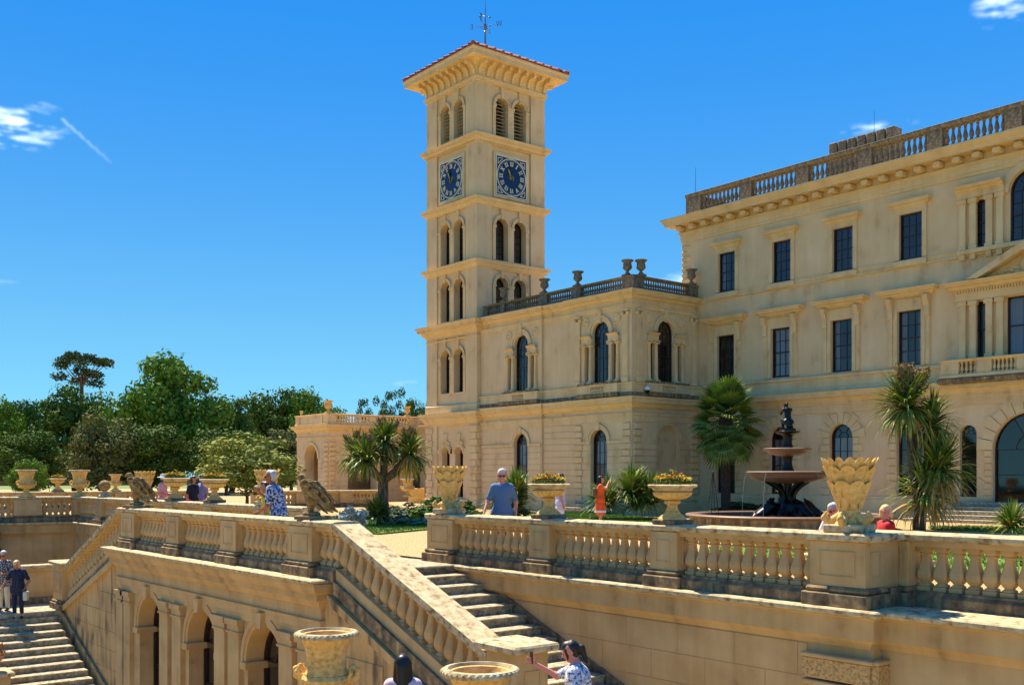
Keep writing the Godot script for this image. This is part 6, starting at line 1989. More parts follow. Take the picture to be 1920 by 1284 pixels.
func leaf_head(o: Node3D, c: Vector3, n: int, l: float, r: RandomNumberGenerator, brown := 0.1, low := -0.7) -> void:
	for i in n:
		var a := r.randf() * TAU
		var e := lerpf(low, 1.35, pow((i + 0.5) / n, 0.85))
		var k := 3 if (e < -0.35 and r.randf() < brown * 3.0) else (r.randi() % 3)
		var dr := 0 if e > 0.7 else 1 + r.randi() % 2
		var m := sword_leaf(1.0, 0.052, [0.05, 0.35, 0.8][dr], "sword%d%d" % [k, dr], SWORD[k])
		put("leaf", m, "sword", o, T((Basis(Vector3.UP, a) * Basis(Vector3.BACK, e)).scaled(Vector3.ONE * l * r.randf_range(0.8, 1.15)), c))
	# the crowded rest of the head
	var b := B.new()
	b.tinted = true
	for i in n * 3:
		var e := lerpf(low, 1.3, pow(r.randf(), 0.8))
		var k := 3 if (e < -0.35 and r.randf() < brown * 3.0) else (r.randi() % 3)
		b.col = SWORD[k]
		var f := Basis(Vector3.UP, r.randf() * TAU) * Basis(Vector3.BACK, e)
		var dr := 0.1 + 0.5 * r.randf()
		var len := l * r.randf_range(0.75, 1.1)
		var w := 0.03
		b.xf = T(f, c)
		var m1 := V(len * 0.4, len * 0.06)
		var m2 := V(len * 0.75, len * (0.06 - dr * 0.15))
		var tip := V(len * 0.97, len * (0.02 - dr * 0.42))
		var s := V(0, 0, w)
		b.quad(-s * 0.5, m1 - s, m1 + s, s * 0.5); b.quad(m1 - s, m2 - s * 0.8, m2 + s * 0.8, m1 + s); b.tri(m2 - s * 0.8, tip, m2 + s * 0.8)
	put("leaf_mass", b.mesh(), "sword", o).set_meta("kind", "stuff")

func spray(o: Node3D, c: Vector3, l: float, r: RandomNumberGenerator) -> void:
	if not cache.has("spray"):
		var q := RandomNumberGenerator.new()
		q.seed = 2
		var b := B.new()
		b.tinted = true
		b.col = Color(0.2, 0.12, 0.06)
		b.tube([V(0, 0), V(0.05, 0.5), V(0.1, 1.0)], 0.014, 0.006, 5)
		for i in 60:
			var t := q.randf_range(0.25, 1.0)
			var s := V(0.1 * t, t)
			var d := V(q.randf_range(-1, 1), q.randf_range(0.0, 0.9), q.randf_range(-1, 1)).normalized() * 0.36 * (1.15 - t)
			b.col = Color(0.24, 0.15, 0.07).lerp(Color(0.36, 0.25, 0.13), q.randf())
			b.tube([s, s + d], 0.011, 0.006, 4)
			for j in 5: leaf(b, s + d * q.randf_range(0.3, 1.1), q, 0.09, 0.022)
		cache["spray"] = b.mesh()
	put("flower_spray", cache["spray"], "bloom", o, T((Basis(Vector3.UP, r.randf() * TAU) * Basis(Vector3.BACK, r.randf_range(-0.5, 0.5))).scaled(Vector3.ONE * l), c))

func spiky_clump(label: String, where: Vector3, n: int, l: float, sd: int, heads: Array) -> void:
	var o := thing("yucca_clump", label, "plant", T(Basis.IDENTITY, where), "spiky clumps by the house")
	var r := RandomNumberGenerator.new()
	r.seed = sd
	for h in heads: leaf_head(o, h, n, l, r, 0.05, -0.25)

func shrub(label: String, where: Vector3, size: Vector3, kind: String, sd: int, per := 60, called := "low_shrub") -> void:
	var o := thing(called, label, "shrub", T(Basis(Vector3.UP, sd), where), "planting on the terrace")
	var cols: Array = {"green": [Color(0.04, 0.09, 0.02), Color(0.07, 0.13, 0.03), Color(0.1, 0.17, 0.04)], "grey": [Color(0.08, 0.1, 0.06), Color(0.12, 0.15, 0.08), Color(0.2, 0.22, 0.14)], "yellow": [Color(0.1, 0.12, 0.02), Color(0.2, 0.2, 0.035), Color(0.32, 0.29, 0.07)],
		"flower": [Color(0.06, 0.12, 0.03), Color(0.1, 0.17, 0.05), Color(0.7, 0.72, 0.6)], "silver": [Color(0.2, 0.24, 0.24), Color(0.3, 0.35, 0.36), Color(0.45, 0.5, 0.52)], "dark": [Color(0.03, 0.05, 0.015), Color(0.05, 0.07, 0.02), Color(0.08, 0.1, 0.03)]}[kind]
	put("foliage", crown_mesh("shrub_%s%d" % [kind, sd % 2], 60 + sd % 2, 44, per, 0.09, cols, V(1, 0.9, 1), 0.8), "leaf", o, T(Basis.from_scale(size), V(0, size.y * 0.45)))

func grass_on(label: String, outline: PackedVector2Array, n: int, sd: int) -> void:
	var b := B.new()
	b.tinted = true
	for k in 5:
		var a := TAU * k / 5.0
		b.col = [Color(0.07, 0.13, 0.02), Color(0.1, 0.18, 0.03), Color(0.13, 0.2, 0.035), Color(0.09, 0.15, 0.025), Color(0.17, 0.2, 0.06)][k]
		var d := V(cos(a), 0, sin(a))
		b.tri(d * 0.01 + V(-d.z, 0, d.x) * 0.006, d * 0.01 - V(-d.z, 0, d.x) * 0.006, d * 0.035 + V(0, 0.055))
	var mm := MultiMesh.new()
	mm.transform_format = MultiMesh.TRANSFORM_3D
	mm.mesh = b.mesh()
	var r := RandomNumberGenerator.new()
	r.seed = sd
	var lo := outline[0]
	var hi := outline[0]
	for q in outline: lo = lo.min(q); hi = hi.max(q)
	var xs := []
	while xs.size() < n:
		var q := Vector2(r.randf_range(lo.x, hi.x), r.randf_range(lo.y, hi.y))
		if Geometry2D.is_point_in_polygon(q, outline): xs.append(q)
	mm.instance_count = n
	for i in n: mm.set_instance_transform(i, T(Basis(Vector3.UP, r.randf() * TAU).scaled(Vector3.ONE * r.randf_range(0.7, 1.4)), Vector3(xs[i].x, 0.05, xs[i].y)))
	var o := MultiMeshInstance3D.new()
	o.name = numbered("grass")
	o.multimesh = mm
	o.material_override = M["leaf"]
	add_child(o)
	o.set_meta("kind", "stuff"); o.set_meta("label", label); o.set_meta("category", "grass")

func lawn(label: String, pts: Array, n: int, sd: int) -> void:     # corners as [p, q]
	var pl := PackedVector2Array()
	for t in pts: pl.append(Vector2(-t[0], -t[1]))
	var b := B.new()
	var ids := Geometry2D.triangulate_polygon(pl)
	for i in range(0, ids.size(), 3):
		var q := []
		for s in 3: q.append(Vector3(pl[ids[i + s]].x, 0.05, pl[ids[i + s]].y))
		if (q[1] - q[0]).cross(q[2] - q[0]).y < 0: q.reverse()
		b.tri(q[0], q[1], q[2])
	for i in pl.size():
		var a := pl[i]
		var e := pl[(i + 1) % pl.size()]
		b.quad(Vector3(a.x, 0, a.y), Vector3(e.x, 0, e.y), Vector3(e.x, 0.05, e.y), Vector3(a.x, 0.05, a.y))
	structure(numbered("lawn"), b.mesh(), "turf", label)
	grass_on("short mown grass on the " + label, pl, n, sd)

func plants() -> void:
	lawn("lawn seen between the balusters beside the corner pier", [[-6, 16.5], [14.6, 16.8], [15.4, 18], [15.2, 22.5], [14, 23.6], [-6, 23.6]], 9000, 1)
	lawn("lawn strip in front of the garden-door steps", [[4, 29.6], [17.0, 30.4], [17.6, 31.2], [17.0, 32.6], [4, 33.4]], 5000, 2)
	lawn("lawn round the branching spiky palm", [[25.2, 15.4], [27.5, 15.1], [31, 16.4], [36, 19.2], [38.5, 22.5], [37, 25.5], [32.5, 24.5], [27.6, 20.2]], 7000, 3)
	lawn("lawn strip before the wing's garden door", [[25.8, 25.9], [31.5, 26.6], [36.0, 29.4], [34.0, 31.0], [27.5, 29.4], [25.4, 27.4]], 4000, 4)
	# background wood
	for t in [["umbrella-shaped pine standing clear above the other trees", 152, 660, 125, 112, "pine"], ["narrow dark tree near the left edge of the wood", 45, 742, 118, 100, "dark"], ["dark rounded tree right below the umbrella pine", 140, 712, 112, 170, "dark"], ["grey-green tree in front of the wood, above the distant bell urns", 190, 768, 92, 150, "grey"],
		["largest bright green tree of the wood", 325, 668, 106, 205, "bright"], ["dark tree between the largest tree and the yellow-green shrub's top", 432, 735, 112, 120, "dark"], ["tree of the wood just behind the low wing's near corner", 520, 716, 122, 150, "dark"], ["tree of the wood rising behind the low wing's parapet vase", 590, 724, 118, 110, "bright"],
		["thin wispy tree over the low wing, beside the tower", 692, 736, 112, 60, "wispy"], ["dark ragged tree over the low wing, close to the tower", 742, 720, 110, 70, "wispy"], ["leafy tree touching the tower's edge", 782, 738, 106, 80, "dark"],
		["tree cut by the left edge of the picture", -18, 738, 108, 120, "bright"], ["low dark tree filling the wood's foot at the far left", 60, 800, 96, 140, "dark"], ["low dark tree filling the wood behind the first eagle", 285, 790, 94, 150, "dark"], ["low tree of the wood behind the yellow-green shrub", 425, 800, 96, 150, "dark"], ["tree beyond the left edge of the picture", -150, 730, 105, 170, "dark"],
		["low dark tree between the wood and the low wing", 545, 800, 100, 110, "grey"], ["small pale-green bush tree at the far left, above the planted bowl", 50, 858, 80, 70, "bright"]]:
		tree(t[0], t[1], t[2], t[3], t[4], t[5])
	# yellow-green shrub on several stems
	var o := thing("garden_shrub", "large yellow-green shrub behind the balustrade, left of the low wing", "shrub", T(Basis(Vector3.UP, 0.5), W(40.5, 18.4, 0)))
	put("stems", trunk_mesh("shrub_stems", 15, 2.0, 0.09, 9, 1.0), "bark", o)
	put("crown", crown_mesh("crown_yellow", 77, 80, 110, 0.042, [Color(0.105, 0.143, 0.027), Color(0.240, 0.255, 0.045), Color(0.450, 0.420, 0.120)], V(1, 0.8, 1), 0.3), "leaf", o, T(Basis.from_scale(V(2.6, 1.75, 2.6)), V(0, 2.0)))
	var r := RandomNumberGenerator.new()
	r.seed = 19
	# branching spiky palm on the lawn
	o = thing("cabbage_palm", "branching spiky palm with brown flower sprays on the lawn, left of the tower", "palm", T(Basis(Vector3.UP, 0.3), W(30.0, 18.5, 0)))
	var b := B.new()
	b.tube([V(0, 0), V(0.02, 0.1), V(0.0, 0.8), V(0.03, 1.7)], 0.26, 0.16, 12)
	var heads := [V(0.2, 2.75, 0.1), V(-0.85, 2.3, 0.35), V(0.95, 2.4, -0.25), V(0.1, 2.15, 0.9), V(0.3, 2.2, -0.95), V(-0.35, 2.5, -0.4)]
	for h in heads: b.tube([V(0.03, 1.5), V(0.03, 1.6).lerp(h, 0.5) + V(0, -0.12), h], 0.13, 0.09, 9)
	put("trunk", b.mesh(), "bark", o)
	for h in heads:
		leaf_head(o, h, 50, 0.98, r, 0.15, -1.0)
		for i in 4: spray(o, h + V(0, 0.1), 0.78, r)
	# tall spiky palm in front of the mansion
	o = thing("cabbage_palm", "tall spiky palm with several heads in front of the mansion, beside the lily vase", "palm", T(Basis(Vector3.UP, 0.9), W(17.1, 29.8, 0)))
	b = B.new()
	b.tube([V(0, 0), V(0.05, 0.8), V(-0.2, 1.9), V(-0.25, 2.9), V(-0.4, 3.7)], 0.2, 0.1, 10)
	b.tube([V(-0.05, 1.2), V(0.25, 2.2), V(0.2, 3.2)], 0.13, 0.08, 9)
	put("trunk", b.mesh(), "bark", o)
	leaf_head(o, V(-0.4, 3.75), 95, 1.35, r, 0.1, -1.1)
	leaf_head(o, V(0.35, 3.2, 0.1), 60, 1.15, r, 0.1, -1.1)
	leaf_head(o, V(0.45, 1.8, 0.35), 85, 1.45, r, 0.3, -1.2)
	leaf_head(o, V(0.1, 0.95, 0.2), 60, 1.5, r, 0.5, -0.9)
	for i in 7: spray(o, V(-0.45 + 0.1 * (i % 3), 3.95), 1.15, r)
	# fan palm
	o = thing("fan_palm", "fan palm with a dark hairy trunk beside the fountain", "palm", T(Basis(Vector3.UP, 0.2), W(28.9, 34.9, 0)))
	b = B.new()
	b.lathe([Vector2(0.3, 0), Vector2(0.2, 0.3), Vector2(0.22, 1.5), Vector2(0.26, 2.8), Vector2(0.3, 4.0), Vector2(0.16, 4.6)], 14)
	put("trunk", b.mesh(), "bark_dark", o)
	for k in 2:
		b = B.new()
		b.tinted = true
		b.col = Color(0.07, 0.12, 0.03)
		b.tube([V(0, 0), V(0.45, 0.1), V(0.85, 0.02)], 0.02, 0.012, 5)
		for i in 22:
			var a := lerpf(-1.9, 1.9, i / 21.0)
			var d := V(cos(a), 0, sin(a))
			var s := V(-d.z, 0, d.x) * 0.04
			var c := V(0.85, 0.02)
			b.col = Color(0.08, 0.145, 0.028).lerp(Color(0.18, 0.23, 0.045), r.randf())
			var m := c + d * 0.42 + V(0, 0.05)
			var e := c + d * (0.78 - 0.15 * absf(a) / 1.9) + V(0, -0.04 - 0.1 * k - 0.05 * r.randf())
			b.tri(c, m + s, m - s); b.tri(m - s, m + s, e)
		cache["fan%d" % k] = b.mesh()
	for i in 90:
		var e := lerpf(-0.85, 1.3, pow(i / 89.0, 1.1))
		put("frond", cache["fan%d" % (0 if e > 0.2 else 1)], "sword", o, T((Basis(Vector3.UP, i * 2.39996 + r.randf() * 0.3) * Basis(Vector3.BACK, e) * Basis(Vector3.RIGHT, r.randf_range(-0.5, 0.5))).scaled(Vector3.ONE * r.randf_range(0.85, 1.15)), V(0, lerpf(3.35, 4.5, i / 89.0))))
	spiky_clump("small spiky clump between the blue-shirt man and the planted bowl", W(27.7, 22.3, 0), 90, 1.0, 3, [V(0, 0.45), V(0.15, 0.95), V(-0.3, 0.6, 0.2)])
	spiky_clump("broad spiky clump behind the woman in the orange dress", W(27.6, 27.4, 0), 74, 1.25, 4, [V(-0.5, 0.5, 0.3), V(0.3, 0.95, -0.2), V(0.8, 0.6, -0.7), V(0.1, 0.45, -0.8)])
	spiky_clump("grassy spiky tuft at the foot of the branching palm", W(29.6, 18.0, 0), 60, 0.8, 5, [V(0, 0.3)])
	spiky_clump("spiky tuft at the right edge by the garden steps", W(13.2, 27.6, 0), 60, 0.8, 6, [V(0, 0.25)])
	shrub("grey-green lavender bushes beside the stair-head lily vase", W(30.2, 21.2, 0), V(1.5, 0.75, 1.2), "green", 1)
	shrub("low green bush between the branching palm and the tower foot", W(33.4, 21.6, 0), V(1.2, 0.55, 1.0), "grey", 2)
	shrub("bed of small white flowers behind the branching palm", W(33.8, 20.4, 0), V(1.6, 0.35, 0.9), "flower", 3)
	shrub("bed of small white flowers in front of the branching palm", W(29.2, 18.9, 0), V(0.9, 0.3, 0.8), "flower", 4)
	var pot := thing("potted_plant", "silver-leaved plant in a pot behind the near eagle's wing", "plant", T(Basis.IDENTITY, W(16.0, 9.15, 0.003)))
	b = B.new()
	b.lathe([Vector2(0.16, 0.0), Vector2(0.18, 0.05), Vector2(0.24, 0.5), Vector2(0.27, 0.52), Vector2(0.27, 0.58), Vector2(0.22, 0.58), Vector2(0.0, 0.54)], 20)
	put("pot", b.mesh(), "terracotta", pot)
	put("foliage", crown_mesh("silver", 66, 30, 60, 0.11, [Color(0.2, 0.24, 0.24), Color(0.3, 0.35, 0.36), Color(0.45, 0.5, 0.52)], V(1, 0.9, 1), 0.5), "leaf", pot, T(Basis.from_scale(V(0.36, 0.36, 0.36)), V(0, 0.84)))
	shrub("dark twiggy bush below the small spiky clump", W(26.8, 21.7, 0), V(0.5, 0.55, 0.5), "dark", 6)
	shrub("low planting along the mansion wall under the fan palm", W(28.6, 35.6, 0), V(1.5, 0.45, 0.6), "dark", 7)
	shrub("ivy hanging over the far wall at the left edge", W(40.0, 8.5, -1.6), V(0.35, 1.5, 0.8), "green", 8)

# ---------- people ----------
# a figure faces +z with its feet at y = 0, drawn for a height of 1.7 m; k: pose and clothes
func hand_bones(w: Vector3, dir: Vector3, side: Vector3, curl: float) -> Array:
	var n := dir.cross(side).normalized()
	var s := [[w, w + dir * 0.07, 0.024, 0.03, n, 1.6]]
	for i in 4:
		var o := w + dir * 0.075 + side * (0.028 - 0.0187 * i)
		var l: float = [0.034, 0.039, 0.036, 0.028][i]
		var d := (dir + n * curl * 0.6).normalized()
		var e := (dir + n * curl * 1.6).normalized()
		s.append([o, o + d * l, 0.0095, 0.009]); s.append([o + d * l, o + d * l + e * l, 0.009, 0.008])
	s.append([w + dir * 0.02 + side * 0.022, w + dir * 0.05 + side * 0.052, 0.012, 0.011]); s.append([w + dir * 0.05 + side * 0.052, w + dir * 0.085 + side * 0.058 + n * curl * 0.02, 0.011, 0.009])
	return s

func person(label: String, x: Transform3D, k: Dictionary) -> Node3D:
	var o := thing("person", label, "person", x)
	var lean: float = k.get("lean", 0.0)
	var wide: float = k.get("wide", 1.0)
	var hip := V(0, 0.92)
	if k.has("sit"): hip = V(0, k.sit)
	var up := V(0, cos(lean), sin(lean))
	var chest := hip + up * 0.38
	var neck := hip + up * 0.56
	var nod: float = k.get("nod", 0.0)
	var yaw: float = k.get("look", 0.0)
	var hb := Basis(Vector3.UP, yaw) * Basis(Vector3.RIGHT, lean * 0.4 + nod)
	var head := neck + up * 0.05 + hb * V(0, 0.09, 0.025)
	var sh := [neck + V(0.155 * wide, -0.085, 0), neck + V(-0.155 * wide, -0.085, 0)]
	var el: Array = k.get("elbows", [sh[0] + V(0.06, -0.28, -0.03), sh[1] + V(-0.06, -0.28, -0.03)])
	var wr: Array = k.get("wrists", [el[0] + V(0.0, -0.24, 0.07), el[1] + V(0.0, -0.24, 0.07)])
	var kn: Array = k.get("knees", [V(0.1, 0.49, 0.03), V(-0.1, 0.49, 0.03)])
	var an: Array = k.get("ankles", [V(0.1, 0.08, -0.02), V(-0.1, 0.08, -0.02)])
	var torso := [[hip + V(-0.07 * wide, 0.0), hip + V(0.07 * wide, 0.0), 0.135 * wide, 0.135 * wide, V(0, 0, 1), 1.15], [hip, chest, 0.15 * wide, 0.145 * wide, V(0, 0, 1), 1.15], [chest + V(-0.07 * wide, 0.0), chest + V(0.07 * wide, 0.0), 0.115 * wide, 0.115 * wide, V(0, 0, 1), 1.15], [sh[0] * 0.9 + sh[1] * 0.1, sh[1] * 0.9 + sh[0] * 0.1, 0.07, 0.07], [chest, neck, 0.1, 0.055]]
	var cell: float = k.get("cell", 0.022)
	var skin := B.new()
	var body := torso.duplicate() + [[neck - up * 0.04, head - hb * V(0, 0.05, 0.02), 0.052, 0.05]]
	for i in 2:
		body.append([sh[i], el[i], 0.05, 0.04]); body.append([el[i], wr[i], 0.038, 0.026])
		var hj := hip + V((0.085 if i == 0 else -0.085) * wide, -0.02)
		body.append([hj, kn[i], 0.085, 0.055]); body.append([kn[i], an[i], 0.052, 0.036])
	blob(skin, body, cell, 0.035)
	# head with brow, nose, mouth, chin and ears
	var hd := [[head + hb * V(0, 0.035, -0.015), head + hb * V(0, 0.03, 0.0), 0.082, 0.08], [head + hb * V(0, -0.045, 0.03), head + hb * V(0, -0.075, 0.045), 0.055, 0.036], [head + hb * V(0, 0.012, 0.088), head + hb * V(0, -0.02, 0.102), 0.01, 0.017], [head + hb * V(0.04, 0.022, 0.07), head + hb * V(-0.04, 0.022, 0.07), 0.014, 0.014], [head + hb * V(0.018, -0.052, 0.084), head + hb * V(-0.018, -0.052, 0.084), 0.01, 0.01]]
	for g in [-1.0, 1.0]: hd.append([head + hb * V(g * 0.082, 0.012, -0.005), head + hb * V(g * 0.082, -0.022, 0.0), 0.018, 0.012, hb * V(1, 0, 0), 1.8])
	hd.append([head + hb * V(0, -0.06, -0.01), neck, 0.05, 0.052])
	for n in hd: n[2] *= 1.1; n[3] *= 1.1
	blob(skin, hd, 0.011, 0.014)
	for i in 2:
		var dd: Vector3 = (wr[i] - el[i]).normalized()
		var sd: Vector3 = k.get("thumbs", [V(0, 0, 1), V(0, 0, 1)])[i]
		sd = (sd - dd * sd.dot(dd)).normalized()
		blob(skin, hand_bones(wr[i], dd, sd, 0.35 * (1.0 if i == 0 else -1.0)), 0.0075, 0.006)
	put("body", skin.mesh(), k.get("skin", "skin"), o)
	var eyes := B.new()
	for g in [-1.0, 1.0]: eyes.ball(head + hb * V(g * 0.03, 0.004, 0.076), Vector3.ONE * 0.0115, 5)
	put("eyes", eyes.mesh(), "ink", o)
	# clothes
	var top := B.new()
	var tb := []
	for n in torso:
		var m: Array = n.duplicate()
		m[2] += 0.016; m[3] += 0.016
		tb.append(m)
	tb[-1][1] = chest.lerp(neck, 0.72)
	var slv: float = k.get("sleeve", 0.75)
	for i in 2:
		tb.append([sh[i], sh[i].lerp(el[i], minf(slv, 1.0)), 0.07, 0.062])
		if slv > 1.0: tb.append([el[i], el[i].lerp(wr[i], slv - 1.0), 0.058, 0.046])
	var hem: float = k.get("hem", 0.06)
	if k.has("dress"):
		tb.append([hip, hip - V(0, hem), 0.16 * wide, k.dress]); tb.append([hip - V(0.05, hem * 0.5), hip - V(-0.05, hem * 0.5), 0.15, 0.15])
	else:
		tb.append([hip + V(-0.07 * wide, -hem), hip + V(0.07 * wide, -hem), 0.142 * wide, 0.142 * wide, V(0, 0, 1), 1.12])
	blob(top, tb, cell, 0.03)
	put("dress" if k.has("dress") else "shirt", top.mesh(), k.top, o)
	if k.has("legs"):
		var lg := B.new()
		var lb := [[hip + V(-0.075 * wide, -0.02), hip + V(0.075 * wide, -0.02), 0.138 * wide, 0.138 * wide, V(0, 0, 1), 1.15]]
		for i in 2:
			lb.append([hip + V((0.085 if i == 0 else -0.085) * wide, -0.03), kn[i], 0.1, 0.07])
			if not k.has("shorts"): lb.append([kn[i], kn[i].lerp(an[i], 0.9), 0.068, 0.056])
		blob(lg, lb, cell, 0.03)
		put("trousers", lg.mesh(), k.legs, o)
	for i in 2:
		var s := B.new()
		blob(s, [[an[i] + V(0, -0.035, -0.03), an[i] + V(0, -0.045, 0.15), 0.04, 0.036], [an[i] + V(0, 0.0, -0.01), an[i] + V(0, -0.03, 0.05), 0.042, 0.04]], 0.016, 0.02)
		put("shoe", s.mesh(), k.get("shoes", "ink"), o)
	var hr := B.new()
	var hs := [[head + hb * V(0, 0.05, -0.03), head + hb * V(0, 0.068, 0.012), 0.082, 0.064], [head + hb * V(0, 0.01, -0.04), head + hb * V(0, -0.03, -0.045), 0.072, 0.055]]
	var style: String = k.get("hair", "short")
	if style == "long":
		for g in [-1.0, 1.0]: hs.append([head + hb * V(g * 0.05, 0.03, -0.03), head + hb * V(g * 0.085, -0.3, -0.07), 0.05, 0.035])
		hs.append([head + hb * V(0, 0.0, -0.06), head + hb * V(0, -0.36, -0.1), 0.07, 0.06])
	elif style == "bob":
		for g in [-1.0, 1.0]: hs.append([head + hb * V(g * 0.055, 0.03, -0.02), head + hb * V(g * 0.07, -0.07, -0.01), 0.05, 0.035])
		hs.append([head + hb * V(0, 0.02, -0.05), head + hb * V(0, -0.1, -0.06), 0.07, 0.05])
	elif style == "tail":
		hs.append([head + hb * V(0, 0.05, -0.08), head + hb * V(0, 0.0, -0.14), 0.03, 0.036]); hs.append([head + hb * V(0, 0.0, -0.14), head + hb * V(0, -0.18, -0.13), 0.036, 0.018])
		for g in [-1.0, 1.0]: hs.append([head + hb * V(g * 0.06, 0.04, 0.03), head + hb * V(g * 0.07, -0.06, 0.05), 0.025, 0.01])
	for n in hs: n[2] *= 1.12; n[3] *= 1.12
	blob(hr, hs, 0.013, 0.015)
	put("hair", hr.mesh(), k.get("haircolor", "hair_brown"), o)
	if k.has("glasses"):
		var gb := B.new()
		gb.xf = T(hb, head)
		for g in [-1.0, 1.0]:
			gb.box(V(g * 0.033, 0.005, 0.093), V(0.052, 0.036, 0.01), 0.004); gb.box(V(g * 0.083, 0.012, 0.04), V(0.006, 0.01, 0.11))
		gb.box(V(0, 0.015, 0.096), V(0.03, 0.008, 0.008))
		put("sunglasses", gb.mesh(), "ink", o)
	if k.has("hat"):
		var ht := B.new()
		ht.xf = T(hb, head + hb * V(0, 0.05, -0.01))
		ht.lathe([Vector2(0.2, -0.01), Vector2(0.19, 0.005), Vector2(0.1, 0.02), Vector2(0.098, 0.06), Vector2(0.08, 0.11), Vector2(0.0, 0.12)], 20)
		put("hat", ht.mesh(), k.hat, o)
	o.set_meta("hands", [wr[0], wr[1]])
	return o

# x: where the feet are; face: heading in the plan, as an angle of +z about the vertical
func stand(p: float, q: float, y: float, face: float, h: float) -> Transform3D:
	return T(Basis(Vector3.UP, face).scaled(Vector3.ONE * h / 1.7), W(p, q, y))

func gadget(o: Node3D, called: String, c: Vector3, s: Vector3, m: String, e := 0.01, b0 := Basis.IDENTITY) -> void:
	var b := B.new()
	b.box(Vector3.ZERO, s, e)
	put(called, b.mesh(), m, o, T(b0, c))

func patterned(called: String, a: Color, b: Color, c: Color, tile: float, sd: int) -> void:
	var m := woven(called, tex(512, [[noise(512, sd, 0.012, 2), 2.2], [noise(512, sd + 1, 0.025, 2), 1.0]], [[0.0, c], [0.3, c], [0.36, a], [0.62, a], [0.7, b], [1.0, b]]), tile, 0.85)
	m.uv1_world_triplanar = false

